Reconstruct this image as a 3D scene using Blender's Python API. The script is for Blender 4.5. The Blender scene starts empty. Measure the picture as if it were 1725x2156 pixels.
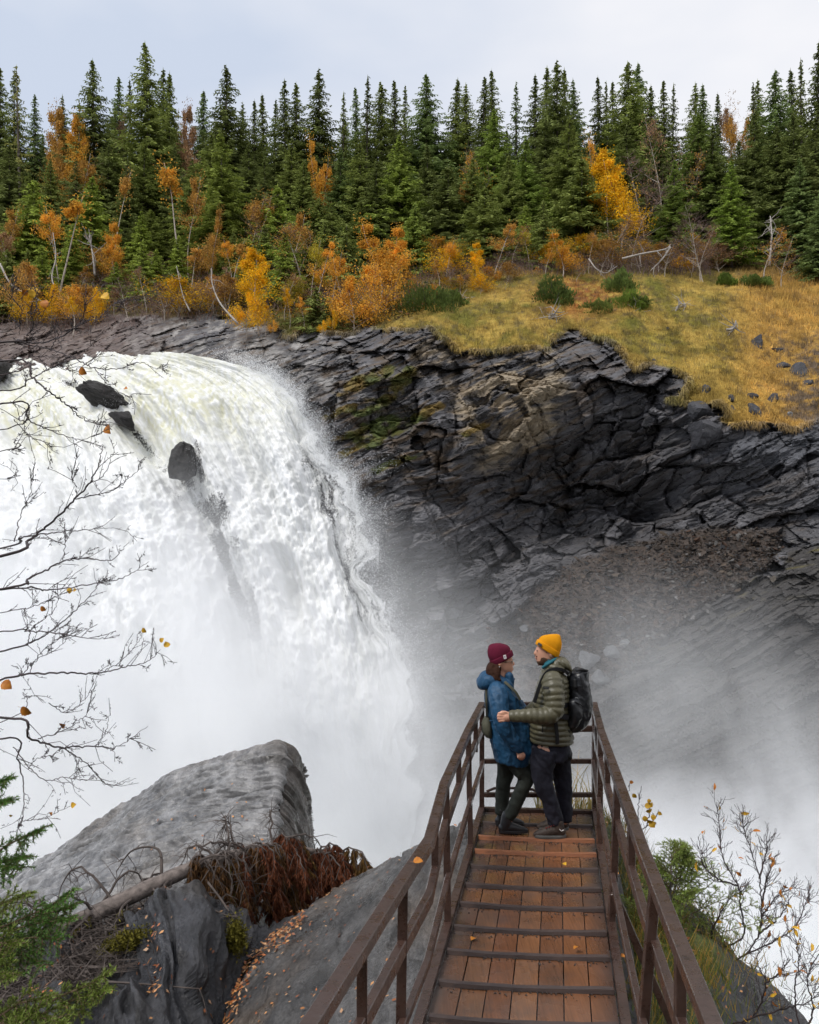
import bpy, bmesh, math, random
import numpy as np
from mathutils import Vector, Matrix, Euler

random.seed(7)
RNG = np.random.default_rng(7)
SC = bpy.context.scene
COL = SC.collection
PI = math.pi
R = math.radians

# ------------------------------------------------------------------ camera, sky, sun, exposure
CU, HV, FP, CZ = 862.5, 1160.0, 1850.0, 2.65      # principal column, horizon row, focal length (px of a 1725x2156 view), eye height
cam_d = bpy.data.cameras.new('camera')
cam = bpy.data.objects.new('camera', cam_d)
COL.objects.link(cam)
cam.location = (0, 0, CZ)
cam.rotation_euler = (R(90), 0, 0)
cam_d.sensor_fit = 'VERTICAL'
cam_d.sensor_height = 36.0
cam_d.lens = FP / 2156.0 * 36.0
cam_d.shift_y = (HV - 1078.0) / 2156.0
cam_d.clip_start = 0.1
cam_d.clip_end = 2000
SC.camera = cam

SUN_EL, SUN_AZ = 54.0, 232.0                      # sun behind the cloud: elevation, compass (0 = +Y, clockwise)
world = bpy.data.worlds.new('World')
SC.world = world
world.use_nodes = True
wn = world.node_tree
for n in list(wn.nodes): wn.nodes.remove(n)
w_out = wn.nodes.new('ShaderNodeOutputWorld')
w_bg = wn.nodes.new('ShaderNodeBackground')
w_bg.inputs['Strength'].default_value = 0.1
w_sky = wn.nodes.new('ShaderNodeTexSky')
w_sky.sky_type = 'NISHITA'
w_sky.sun_disc = False
w_sky.sun_elevation = R(SUN_EL)
w_sky.sun_rotation = R(SUN_AZ)
w_sky.air_density = 1.0
w_sky.dust_density = 3.0
w_tc = wn.nodes.new('ShaderNodeTexCoord')
w_map = wn.nodes.new('ShaderNodeMapping')
w_map.inputs['Scale'].default_value = (1.2, 1.2, 2.6)
w_noise = wn.nodes.new('ShaderNodeTexNoise')
w_noise.inputs['Scale'].default_value = 1.7
w_noise.inputs['Detail'].default_value = 5
w_noise.inputs['Roughness'].default_value = 0.5
w_ramp = wn.nodes.new('ShaderNodeValToRGB')       # the cloud deck: blue grey to white
w_ramp.color_ramp.elements[0].position = 0.3
w_ramp.color_ramp.elements[0].color = (0.62, 0.69, 0.82, 1)
w_ramp.color_ramp.elements[1].position = 0.66
w_ramp.color_ramp.elements[1].color = (0.93, 0.93, 0.96, 1)
w_sep = wn.nodes.new('ShaderNodeSeparateXYZ')
w_add = wn.nodes.new('ShaderNodeMath'); w_add.operation = 'MULTIPLY_ADD'
w_add.inputs[1].default_value = 0.42
w_scale = wn.nodes.new('ShaderNodeVectorMath'); w_scale.operation = 'SCALE'
w_scale.inputs['Scale'].default_value = 6.3
w_mix = wn.nodes.new('ShaderNodeMix'); w_mix.data_type = 'RGBA'
w_mix.inputs['Factor'].default_value = 0.93
L = wn.links.new
L(w_tc.outputs['Generated'], w_map.inputs['Vector'])
L(w_map.outputs['Vector'], w_noise.inputs['Vector'])
L(w_tc.outputs['Generated'], w_sep.inputs['Vector'])
L(w_sep.outputs['X'], w_add.inputs[0])
L(w_noise.outputs['Fac'], w_add.inputs[2])
L(w_add.outputs['Value'], w_ramp.inputs['Fac'])
L(w_ramp.outputs['Color'], w_scale.inputs[0])
L(w_sky.outputs['Color'], w_mix.inputs['A'])
L(w_scale.outputs['Vector'], w_mix.inputs['B'])
L(w_mix.outputs['Result'], w_bg.inputs['Color'])
L(w_bg.outputs['Background'], w_out.inputs['Surface'])

sun_d = bpy.data.lights.new('sun', 'SUN')
sun_d.energy = 1.5
sun_d.angle = R(20)
sun_d.color = (1.0, 0.96, 0.9)
sun = bpy.data.objects.new('sun', sun_d)
COL.objects.link(sun)
_sd = Vector((math.sin(R(SUN_AZ)) * math.cos(R(SUN_EL)), math.cos(R(SUN_AZ)) * math.cos(R(SUN_EL)), math.sin(R(SUN_EL))))
sun.rotation_euler = _sd.to_track_quat('Z', 'Y').to_euler()

vs = SC.view_settings
SC.display_settings.display_device = 'sRGB'
vs.view_transform = 'Standard'
vs.look = 'None'
vs.exposure = 0.72
vs.gamma = 1.0
vs.use_curve_mapping = False
cy = SC.cycles
cy.use_denoising = True
cy.use_adaptive_sampling = True
cy.adaptive_threshold = 0.02
cy.max_bounces = 12
cy.diffuse_bounces = 3
cy.glossy_bounces = 2
cy.transmission_bounces = 3
cy.transparent_max_bounces = 12
cy.volume_bounces = 10
cy.volume_step_rate = 0.75
cy.volume_max_steps = 64
cy.caustics_reflective = False
cy.caustics_refractive = False

# ------------------------------------------------------------------ helpers
def P(u, v, d):
    """point at depth d metres that shows at (u, v) of the 1725x2156 view; used to survey the place"""
    return Vector(((u - CU) / FP * d, d, CZ - (v - HV) / FP * d))

def pix(u, v, d):
    return np.stack([(u - CU) / FP * d, d + 0 * u, CZ - (v - HV) / FP * d], -1)

def tag(o, label=None, cat=None, group=None, kind=None):
    if label: o['label'] = label
    if cat: o['category'] = cat
    if group: o['group'] = group
    if kind: o['kind'] = kind
    return o

def empty(name, loc=(0, 0, 0), rz=0.0):
    o = bpy.data.objects.new(name, None)
    o.empty_display_size = 0.2
    o.location = loc
    o.rotation_euler = (0, 0, rz)
    COL.objects.link(o)
    return o

def link(name, me, parent=None, loc=None):
    o = bpy.data.objects.new(name, me)
    COL.objects.link(o)
    if parent: o.parent = parent
    if loc is not None: o.location = loc
    return o

def np_mesh(name, V, F, mats, smooth=False, midx=None):
    """V (N,3); F an (M,3) or (M,4) index array or a list of such arrays"""
    if not isinstance(F, (list, tuple)): F = [F]
    F = [np.asarray(f, dtype=np.int32) for f in F if len(f)]
    me = bpy.data.meshes.new(name)
    V = np.asarray(V, dtype=np.float32)
    me.vertices.add(len(V))
    me.vertices.foreach_set('co', V.ravel())
    nl = sum(f.size for f in F); npoly = sum(len(f) for f in F)
    me.loops.add(nl)
    me.loops.foreach_set('vertex_index', np.concatenate([f.ravel() for f in F]))
    me.polygons.add(npoly)
    starts = []; s = 0
    for f in F:
        k = f.shape[1]
        starts.append(s + np.arange(len(f), dtype=np.int32) * k)
        s += f.size
    me.polygons.foreach_set('loop_start', np.concatenate(starts).astype(np.int32))
    if midx is not None:
        me.polygons.foreach_set('material_index', np.asarray(midx, dtype=np.int32))
    me.update(calc_edges=True)
    me.polygons.foreach_set('use_smooth', np.full(npoly, bool(smooth)))
    for m in (mats if isinstance(mats, (list, tuple)) else [mats]):
        me.materials.append(m)
    return me

def set_attr(me, name, vals):
    vals = np.asarray(vals, dtype=np.float32)
    if vals.ndim == 1:
        a = me.attributes.new(name, 'FLOAT', 'POINT'); a.data.foreach_set('value', vals)
    else:
        if vals.shape[1] == 3: vals = np.concatenate([vals, np.ones((len(vals), 1), np.float32)], 1)
        a = me.attributes.new(name, 'FLOAT_COLOR', 'POINT'); a.data.foreach_set('color', vals.ravel().astype(np.float32))

class MB:
    """collects tubes, boxes and faces, then builds ONE mesh object"""
    def __init__(s): s.v = []; s.f3 = []; s.f4 = []; s.m3 = []; s.m4 = []; s.n = 0
    def add(s, V, T=None, Q=None, m=0):
        V = np.asarray(V, dtype=np.float32).reshape(-1, 3)
        if T is not None and len(T):
            T = np.asarray(T, np.int32) + s.n; s.f3.append(T); s.m3.append(np.full(len(T), m))
        if Q is not None and len(Q):
            Q = np.asarray(Q, np.int32) + s.n; s.f4.append(Q); s.m4.append(np.full(len(Q), m))
        s.v.append(V); s.n += len(V)
        return s
    def tube(s, pts, rad, n=6, cap=True, m=0, flat=1.0):
        pts = np.asarray([tuple(p) for p in pts], float); k = len(pts)
        rad = np.broadcast_to(np.asarray(rad, float), (k,))
        tan = np.gradient(pts, axis=0); tan /= np.linalg.norm(tan, axis=1)[:, None] + 1e-9
        ref = np.array([0, 0, 1.0]) if abs(tan[0][2]) < 0.9 else np.array([1.0, 0, 0])
        rings = []
        x = np.cross(ref, tan[0]); x /= np.linalg.norm(x)
        for i in range(k):
            x = x - tan[i] * np.dot(x, tan[i]); x /= np.linalg.norm(x) + 1e-9
            y = np.cross(tan[i], x)
            a = np.arange(n) * 2 * PI / n
            rings.append(pts[i] + rad[i] * (np.cos(a)[:, None] * x + flat * np.sin(a)[:, None] * y))
        V = np.concatenate(rings)
        i, j = np.meshgrid(np.arange(k - 1), np.arange(n), indexing='ij')
        a = i * n + j; b = i * n + (j + 1) % n
        Q = np.stack([a, b, b + n, a + n], -1).reshape(-1, 4)
        T = None
        if cap:
            V = np.concatenate([V, pts[:1], pts[-1:]]); c0 = k * n
            jj = np.arange(n)
            T = np.concatenate([np.stack([np.full(n, c0), (jj + 1) % n, jj], -1),
                                np.stack([np.full(n, c0 + 1), (k - 1) * n + jj, (k - 1) * n + (jj + 1) % n], -1)])
        return s.add(V, T, Q, m)
    def box(s, c, size, M=None, m=0):
        h = np.asarray(size, float) / 2
        V = np.array([[x, y, z] for x in (-1, 1) for y in (-1, 1) for z in (-1, 1)]) * h
        if M is not None: V = V @ np.asarray(M)[:3, :3].T
        V = V + np.asarray(c, float)
        return s.add(V, None, [[0, 1, 3, 2], [4, 6, 7, 5], [0, 4, 5, 1], [2, 3, 7, 6], [0, 2, 6, 4], [1, 5, 7, 3]], m)
    def bar(s, a, b, w, h, up=(0, 0, 1), m=0, ext=0.0):
        """rectangular bar from a to b, w across, h along 'up'"""
        a = np.asarray(a, float); b = np.asarray(b, float)
        t = b - a; ln = np.linalg.norm(t); t /= ln
        a = a - t * ext; b = b + t * ext
        u = np.asarray(up, float); x = np.cross(t, u); x /= np.linalg.norm(x); u = np.cross(x, t)
        V = [p + sx * x * w / 2 + su * u * h / 2 for p in (a, b) for sx, su in ((-1, -1), (1, -1), (1, 1), (-1, 1))]
        return s.add(V, None, [[0, 1, 2, 3][::-1], [4, 5, 6, 7], [0, 1, 5, 4], [1, 2, 6, 5], [2, 3, 7, 6], [3, 0, 4, 7]], m)
    def mesh(s, name, mats, smooth=False):
        V = np.concatenate(s.v)
        F = []; mi = []
        if s.f3: F.append(np.concatenate(s.f3)); mi.append(np.concatenate(s.m3))
        if s.f4: F.append(np.concatenate(s.f4)); mi.append(np.concatenate(s.m4))
        return np_mesh(name, V, F, mats, smooth, np.concatenate(mi))
    def build(s, name, mats, parent=None, smooth=False, bevel=0.0):
        me = s.mesh(name, mats, smooth)
        if bevel:
            bm = bmesh.new(); bm.from_mesh(me)
            bmesh.ops.recalc_face_normals(bm, faces=bm.faces)
            es = [e for e in bm.edges if len(e.link_faces) == 2 and e.calc_face_angle(0) > 0.6]
            bmesh.ops.bevel(bm, geom=es, offset=bevel, segments=1, affect='EDGES', profile=0.5)
            bm.to_mesh(me); bm.free()
        return link(name, me, parent)

def grid_faces(nu, nv):
    i, j = np.meshgrid(np.arange(nu - 1), np.arange(nv - 1), indexing='ij')
    a = (i * nv + j).ravel()
    return np.stack([a, a + 1, a + nv + 1, a + nv], -1)

# ---- noise in numpy
_perm = np.random.default_rng(3).permutation(256).astype(np.int32)
_perm = np.concatenate([_perm, _perm])
_g = np.random.default_rng(5).normal(size=(256, 3)); _g /= np.linalg.norm(_g, axis=1)[:, None]
def pnoise(x, y, z):
    x, y, z = np.broadcast_arrays(np.asarray(x, float), np.asarray(y, float), np.asarray(z, float))
    xi = np.floor(x).astype(np.int32); yi = np.floor(y).astype(np.int32); zi = np.floor(z).astype(np.int32)
    xf = x - xi; yf = y - yi; zf = z - zi
    u = xf * xf * xf * (xf * (xf * 6 - 15) + 10); v = yf * yf * yf * (yf * (yf * 6 - 15) + 10); w = zf * zf * zf * (zf * (zf * 6 - 15) + 10)
    out = 0
    for dx in (0, 1):
        for dy in (0, 1):
            for dz in (0, 1):
                h = _perm[(_perm[(_perm[(xi + dx) & 255] + yi + dy) & 255] + zi + dz) & 255]
                g = _g[h]
                d = g[..., 0] * (xf - dx) + g[..., 1] * (yf - dy) + g[..., 2] * (zf - dz)
                out = out + d * (u if dx else 1 - u) * (v if dy else 1 - v) * (w if dz else 1 - w)
    return out * 1.5
def fbm(x, y, z, o=4, lac=2.03, gain=0.5):
    s = 0; a = 1.0; f = 1.0; t = 0
    for k in range(o):
        s = s + a * pnoise(x * f + 17.3 * k, y * f - 9.1 * k, z * f + 4.7 * k); t += a; a *= gain; f *= lac
    return s / t
def hsh(i, j, k=0):
    i = np.asarray(i).astype(np.int64); j = np.asarray(j).astype(np.int64)
    h = (i * 73856093) ^ (j * 19349663) ^ (int(k) * 83492791 + 12345)
    h = (h ^ (h >> 13)) * 1274126177
    h = h ^ (h >> 16)
    return (h & 0xFFFFF) / float(0xFFFFF)
def sstep(a, b, x):
    t = np.clip((x - a) / (b - a), 0, 1); return t * t * (3 - 2 * t)
def in_poly(u, v, poly):
    p = np.asarray(poly, float); ins = np.zeros(np.shape(u), bool); n = len(p)
    for i in range(n):
        x1, y1 = p[i]; x2, y2 = p[(i + 1) % n]
        c = ((y1 > v) != (y2 > v))
        ins ^= c & (u < (x2 - x1) * (v - y1) / (y2 - y1 + 1e-12) + x1)
    return ins
def seg_dist(u, v, line):
    d = np.full(np.shape(u), 1e9)
    for (x1, y1), (x2, y2) in zip(line[:-1], line[1:]):
        t = np.clip(((u - x1) * (x2 - x1) + (v - y1) * (y2 - y1)) / ((x2 - x1) ** 2 + (y2 - y1) ** 2), 0, 1)
        d = np.minimum(d, np.hypot(u - x1 - t * (x2 - x1), v - y1 - t * (y2 - y1)))
    return d
class TPS:
    def __init__(s, pts, val, sc=300.0, lam=1e-3):
        p = np.asarray(pts, float) / sc; n = len(p)
        K = s.k(np.linalg.norm(p[:, None] - p[None], axis=2)) + lam * np.eye(n)
        A = np.zeros((n + 3, n + 3)); A[:n, :n] = K; A[:n, n] = 1; A[:n, n + 1:] = p; A[n, :n] = 1; A[n + 1:, :n] = p.T
        s.w = np.linalg.solve(A, np.concatenate([np.asarray(val, float), np.zeros(3)])); s.p = p; s.sc = sc
    @staticmethod
    def k(r): return r * r * np.log(r + 1e-9)
    def __call__(s, u, v):
        u, v = np.broadcast_arrays(np.asarray(u, float) / s.sc, np.asarray(v, float) / s.sc)
        n = len(s.p); out = s.w[n] + s.w[n + 1] * u + s.w[n + 2] * v
        for i in range(n): out = out + s.w[i] * s.k(np.hypot(u - s.p[i, 0], v - s.p[i, 1]))
        return out

# ---- materials
class NT:
    def __init__(s, name, rough=0.7, spec=0.3):
        s.m = bpy.data.materials.new(name); s.m.use_nodes = True
        s.t = s.m.node_tree; s.b = s.t.nodes['Principled BSDF']; s.out = s.t.nodes['Material Output']
        s.b.inputs['Roughness'].default_value = rough
        s.b.inputs['Specular IOR Level'].default_value = spec
        s._c = {}
    def n(s, typ, **kw):
        nd = s.t.nodes.new(typ)
        for k, v in kw.items(): setattr(nd, k, v)
        return nd
    def l(s, a, b): s.t.links.new(a, b)
    def coord(s, kind='Object', scale=(1, 1, 1), rot=(0, 0, 0)):
        tc = s._c.get('tc') or s.n('ShaderNodeTexCoord'); s._c['tc'] = tc
        if scale == (1, 1, 1) and rot == (0, 0, 0): return tc.outputs[kind]
        mp = s.n('ShaderNodeMapping'); mp.inputs['Scale'].default_value = scale; mp.inputs['Rotation'].default_value = rot
        s.l(tc.outputs[kind], mp.inputs['Vector']); return mp.outputs['Vector']
    def noise(s, scale, detail=4, rough=0.55, vec=None, dist=0.0):
        nd = s.n('ShaderNodeTexNoise'); nd.inputs['Scale'].default_value = scale; nd.inputs['Detail'].default_value = detail
        nd.inputs['Roughness'].default_value = rough; nd.inputs['Distortion'].default_value = dist
        s.l(vec if vec is not None else s.coord(), nd.inputs['Vector']); return nd.outputs['Fac']
    def ramp(s, fac, stops, interp='LINEAR'):
        nd = s.n('ShaderNodeValToRGB'); e = nd.color_ramp.elements; nd.color_ramp.interpolation = interp
        while len(e) < len(stops): e.new(0.5)
        for x, (p, c) in zip(e, stops):
            x.position = p; x.color = (c, c, c, 1) if isinstance(c, (int, float)) else (*c[:3], 1)
        s.l(fac, nd.inputs['Fac']); return nd.outputs['Color']
    def mix(s, fac, a, b, mode='MIX'):
        nd = s.n('ShaderNodeMix'); nd.data_type = 'RGBA'; nd.blend_type = mode
        for sock, x in ((nd.inputs['Factor'], fac), (nd.inputs['A'], a), (nd.inputs['B'], b)):
            if isinstance(x, (int, float)): sock.default_value = x if sock.name == 'Factor' else (x, x, x, 1)
            elif isinstance(x, tuple): sock.default_value = (*x[:3], 1)
            else: s.l(x, sock)
        return nd.outputs['Result']
    def math(s, op, a, b=None, c=None):
        nd = s.n('ShaderNodeMath'); nd.operation = op
        for i, x in enumerate((a, b, c)):
            if x is None: continue
            if isinstance(x, (int, float)): nd.inputs[i].default_value = x
            else: s.l(x, nd.inputs[i])
        return nd.outputs['Value']
    def attr(s, name, out='Color'):
        nd = s.n('ShaderNodeAttribute'); nd.attribute_name = name; return nd.outputs[out]
    def col(s, x):
        if isinstance(x, tuple): s.b.inputs['Base Color'].default_value = (*x[:3], 1)
        else: s.l(x, s.b.inputs['Base Color'])
        return s
    def rough(s, x):
        s.l(x, s.b.inputs['Roughness']); return s
    def bump(s, h, strength=0.4, dist=0.02):
        nd = s.n('ShaderNodeBump'); nd.inputs['Strength'].default_value = strength; nd.inputs['Distance'].default_value = dist
        s.l(h, nd.inputs['Height'])
        pv = s._c.get('bump')
        if pv is not None: s.l(pv, nd.inputs['Normal'])
        s._c['bump'] = nd.outputs['Normal']
        s.l(nd.outputs['Normal'], s.b.inputs['Normal']); return s

_ico = {}
def rock_mesh(name, mat, seed, scale=(1, 1, 1), planes=14, sub=3, rough=.05, alb=None):
    """a broken block: a sphere cut by random planes, roughened"""
    if sub not in _ico:
        bm = bmesh.new(); bmesh.ops.create_icosphere(bm, subdivisions=sub, radius=1.0); bm.verts.ensure_lookup_table()
        _ico[sub] = (np.array([v.co[:] for v in bm.verts]), np.array([[v.index for v in f.verts] for f in bm.faces])); bm.free()
    V, F = _ico[sub]; r = np.random.default_rng(seed); V = V.copy(); rad = np.full(len(V), 1.3)
    for k in range(planes):
        n = r.normal(0, 1, 3); n /= np.linalg.norm(n); h = r.uniform(.55, .95); d = V @ n
        rad = np.minimum(rad, np.where(d > .05, h / np.maximum(d, .05), 9))
    V = V * rad[:, None]; V = V * (1 + rough * fbm(V[:, 0] * 3 + seed, V[:, 1] * 3, V[:, 2] * 3, 3))[:, None]
    me = np_mesh(name, V * np.asarray(scale), F, mat, False)
    if alb is not None: set_attr(me, 'alb', np.tile(np.asarray(alb, float), (len(V), 1)) * (1 + .4 * fbm(V[:, 0] * 2, V[:, 1] * 2, V[:, 2] * 2 + seed, 3))[:, None])
    return me

def simple_mat(name, c, rough=0.7, var=0.25, scale=8.0, spec=0.3, bump=0.0, bscale=60.0, bdist=0.004, metal=0.0):
    t = NT(name, rough, spec)
    lo = tuple(x * (1 - var) for x in c); hi = tuple(min(1, x * (1 + var)) for x in c)
    t.col(t.ramp(t.noise(scale, 5), [(0.3, lo), (0.7, hi)]))
    if bump: t.bump(t.noise(bscale, 4), bump, bdist)
    t.b.inputs['Metallic'].default_value = metal
    return t.m
# ------------------------------------------------------------------ the gorge: cliff, grassy hill, forest floor (one survey of the place)
_ctl = [  # (u, v, depth in metres)
 (-400,430,120),(0,430,120),(400,430,121),(862,430,120),(1300,430,119),(1725,430,118),(2100,430,120),
 (-400,560,95),(0,560,95),(400,560,94),(700,560,92),(1000,540,90),(1300,520,92),(1725,520,96),(2100,520,97),
 (-400,650,83),(0,655,82),(300,660,79),(500,665,77),(700,650,76),(900,600,80),(1100,580,80),(1350,575,80),(1600,600,79),(1800,620,78),(2100,630,78),
 (-400,740,77),(0,735,77),(200,735,74),(400,740,70),(600,760,66),(750,700,70),(900,690,67),(1000,700,68),(1200,690,69),(1400,700,70),(1650,740,69),(2100,740,68),
 (1060,732,65),(1200,760,64),(1350,780,64.5),(1480,830,61.5),(1620,890,60),(1750,890,59),(2100,900,57),
 (-400,900,71),(0,900,69),(300,900,65),(600,880,63),(750,900,62),(900,850,63),(1050,860,63.5),(1250,880,64),(1400,900,62.5),
 (900,1000,61.5),(1050,1020,64),(1200,1040,66),(1330,1050,66),(1420,980,62),(1550,1000,59.5),(1750,1000,57.5),(2100,1000,55),
 (900,1150,61),(1050,1150,63),(1200,1150,65),(1330,1130,64.5),(1500,1080,61),(1725,1080,57.5),
 (-400,1300,66),(0,1300,65),(400,1300,64),(800,1300,61),(950,1300,60),(1100,1270,60),(1250,1200,60.5),(1400,1160,60),(1550,1150,57.5),(1750,1140,55),(2100,1140,52),
 (950,1480,58.5),(1150,1450,56),(1350,1400,54.5),(1550,1350,52.5),(1750,1320,50.5),(2100,1320,48),
 (-400,1800,62),(300,1800,60),(900,1800,57),(1200,1700,53),(1450,1650,50),(1700,1600,47),(2100,1600,44),(1450,1850,48),(1700,1850,45),(2100,1850,42)]
depth_of = TPS([(a, b) for a, b, _ in _ctl], [c for *_, c in _ctl])

GRASS = [(620,704),(690,705),(740,695),(800,690),(850,697),(905,690),(940,715),(965,738),(1010,738),(1060,732),(1130,726),(1205,700),(1250,712),(1290,722),(1312,745),
         (1335,782),(1400,770),(1440,790),(1455,805),(1420,830),(1395,842),(1440,838),(1500,832),(1520,850),(1512,878),(1530,888),(1600,900),(1700,893),(1725,880),(1800,880),
         (2200,860),(2200,380),(-600,380),(-600,668),(0,668),(200,664),(330,660),(480,668),(560,690)]

def strata(a, b, L, W, seed, jit=0.35):
    """blocky bedding: layers of thickness L, broken into blocks about W long; returns per-block depth, tilt coordinates and joints"""
    bb = b / L
    i = np.floor(bb)
    wi = W * (0.6 + 0.9 * hsh(i, 0 * i, seed))
    aa = a / wi + hsh(i, 0 * i + 3, seed + 1) * 7
    j = np.floor(aa)
    fb = bb - i - 0.5; fa = aa - j - 0.5
    return hsh(i, j, seed + 2) - 0.5, fa * (hsh(i, j, seed + 3) - 0.5) + fb * (hsh(i, j, seed + 4) - 0.6), fa, fb, hsh(i, j, seed + 5)

def facets(a, b, size, stretch, seed):
    """irregular broken faces: jittered cells, each with its own set-back and tilt; also how near the joint is"""
    x = a / (size * stretch); y = b / size; xi = np.floor(x); yi = np.floor(y)
    d1 = np.full(x.shape, 9.0); d2 = np.full(x.shape, 9.0); val = np.zeros(x.shape)
    for dx in (-1, 0, 1):
        for dy in (-1, 0, 1):
            i = xi + dx; j = yi + dy; px_ = i + hsh(i, j, seed); py_ = j + hsh(i, j, seed + 1); ex = x - px_; ey = y - py_
            d = ex * ex + ey * ey; v = (hsh(i, j, seed + 2) - .5) + ex * (hsh(i, j, seed + 3) - .5) * 1.3 + ey * (hsh(i, j, seed + 4) - .62) * 1.3
            nw = d < d1; d2 = np.where(nw, d1, np.minimum(d2, d)); val = np.where(nw, v, val); d1 = np.where(nw, d, d1)
    return val, np.sqrt(d2) - np.sqrt(d1)

NU, NVG = 800, 640
uu = np.linspace(-420, 2150, NU)
vvg = np.concatenate([np.linspace(425, 690, 110)[:-1], np.linspace(690, 1420, 400)[:-1], np.linspace(1420, 1960, 132)])[:NVG]
U, V = np.meshgrid(uu, vvg, indexing='ij')
D0 = depth_of(U, V)
D0 = D0 + 4.0 * sstep(640, 540, U) * sstep(762, 850, V)
W0 = pix(U, V, D0)
X, Y, Z = W0[..., 0], W0[..., 1], W0[..., 2]
# ragged edge between turf and rock
wob = 16 * fbm(X * 0.35, Z * 0.35, Y * 0, 4) * 2 + 0
grass = in_poly(U + wob * 0.8, V + wob, GRASS) & (V + 0 * U > 380)
gsoft = grass.astype(float)
for _ in range(3):
    gsoft[1:-1, 1:-1] = (gsoft[1:-1, 1:-1] * 2 + gsoft[:-2, 1:-1] + gsoft[2:, 1:-1] + gsoft[1:-1, :-2] + gsoft[1:-1, 2:]) / 6
phi = R(27) + R(9) * pnoise(X * 0.03, Z * 0.03, 1.7)
wx = 1.3 * fbm(X * 0.11, Z * 0.11, 2.2, 3); wz = 0.9 * fbm(X * 0.13 + 9, Z * 0.13, 5.2, 3)
ca, sa = math.cos(R(25)), math.sin(R(25))
A_ = (X + wx) * ca + (Z + wz) * sa
B_ = -(X + wx) * sa + (Z + wz) * ca
A_ = A_ + Y * 0.15; B_ = B_ + Y * 0.1
B1 = B_ + 0.5 * fbm(X * 0.25, Z * 0.25, 3, 3)
r1, t1, fa1, fb1, c1 = strata(A_, B1, 2.3, 5.0, 11)
r2, t2, fa2, fb2, c2 = strata(A_ + 0.8 * r1, B1 + 0.15 * pnoise(X * .8, Z * .8, 1), 0.75, 2.4, 23)
r3, t3, fa3, fb3, c3 = strata(A_ - 1.1 * r2, B1 + 0.1 * pnoise(X * 1.3, Z * 1.3, 4), 0.27, 1.1, 37)
q_ = np.clip(0.55 + 1.3 * fbm(X * .09, Z * .09, 12, 3) + .45 * np.exp(-((U - 1250) / 230) ** 2 - ((V - 1010) / 150) ** 2), 0, 1)
v1, e1 = facets(A_ + 1.2 * fbm(X * .3, Z * .3, 2, 3), B1 * 1.0 + .8 * fbm(X * .3, Z * .3, 6, 3), 3.0, 1.5, 301)
v2, e2 = facets(A_ + .4 * fbm(X, Z, 2, 3), B1 + .3 * fbm(X, Z, 8, 3), 1.15, 1.6, 331)
v3, e3 = facets(A_, B1 + .15 * fbm(X * 2, Z * 2, 8, 3), .45, 1.9, 361)
mass = 2.6 * v1 + 1.25 * v2 + .42 * v3 + .35 * sstep(.10, .0, e1) + .16 * sstep(.10, 0, e2)
rel = (1.5 * r1 + 1.2 * t1 + 0.6 * r2 + 0.55 * t2 + 0.2 * r3 + 0.18 * t3) * (1 - .82 * q_) + mass * (.25 + .75 * q_)
rel = rel + 1.6 * fbm(X * 0.12, Z * 0.12, 7.7, 3) + 0.3 * fbm(A_ * 0.6, B1 * 2.5, 1.1, 4)
# broken buttresses: coarse wedge-shaped cells, steeply jointed
q = X * 0.8 + Z * 0.5
r4, t4, fa4, fb4, c4 = strata(Z * 0.9 - X * 0.35 + wx * 2, q + wz * 2, 4.2, 6.0, 51)
rel = rel + 0.6 * r4 + 1.3 * t4
rel = rel + 1.1 * np.exp(-((U - 955 + .12 * (V - 860) + 10 * fbm(Z * .5, X * 0, 1, 2)) / 13) ** 2) * sstep(740, 800, V) * sstep(1040, 950, V)
rel = rel + 2.0 * np.exp(-((U - 1345) / 62) ** 2 - ((V - 1100 + .45 * (U - 1345)) / 45) ** 2) + 1.8 * np.exp(-((U - 1180) / 90) ** 2 - ((V - 985) / 40) ** 2)
rel = rel + 1.3 * np.exp(-((U - 1205 + .2 * (V - 1000)) / 10) ** 2) * sstep(900, 950, V) * sstep(1150, 1080, V)
# lower right: smooth dipping slabs;   scree tongue between
SCREE = [(1030,1330),(1180,1200),(1290,1150),(1420,1125),(1560,1125),(1650,1110),(1640,1150),(1560,1235),(1420,1330),(1300,1430),(1180,1500),(1060,1460)]
scr = in_poly(U + wob, V + wob, SCREE).astype(float)
SLAB = [(1180,1490),(1300,1430),(1420,1330),(1560,1235),(1725,1140),(2200,1020),(2200,2000),(1000,2000),(1060,1480)]
wob2 = wob * 1.6 + 30 * fbm(X * .12, Z * .12, 6, 3)
slab = in_poly(U + wob2, V + wob2, SLAB).astype(float)
for _ in range(6):
    for m_ in (scr, slab):
        m_[1:-1, 1:-1] = (m_[1:-1, 1:-1] + m_[:-2, 1:-1] + m_[2:, 1:-1] + m_[1:-1, :-2] + m_[1:-1, 2:]) / 5
B5 = -(X) * math.sin(R(31)) + Z * math.cos(R(31)) + 0.3 * fbm(X * .15, Z * .15, 9, 3)
r5, t5, *_ = strata(A_, B5, 0.8, 9.0, 71)
r6, t6, *_ = strata(A_, B5, 0.22, 4.0, 83)
rslab = 0.8 * r5 + 0.6 * t5 + 0.28 * r6 + 0.25 * t6 + 0.9 * fbm(X * .2, Z * .2, 3.3, 3) + 0.35 * fbm(A_ * .5, B5 * 1.6, 3.3, 5) + .35 * r3 + .4 * r2
rscr = 0.6 * fbm(X * 0.4, Z * 0.4, 2, 4) + 0.5 * fbm(X * 1.5, Z * 1.9, Y, 5) + 0.16 * hsh(np.floor(X * 2.2), np.floor(Z * 3), 8)
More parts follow.
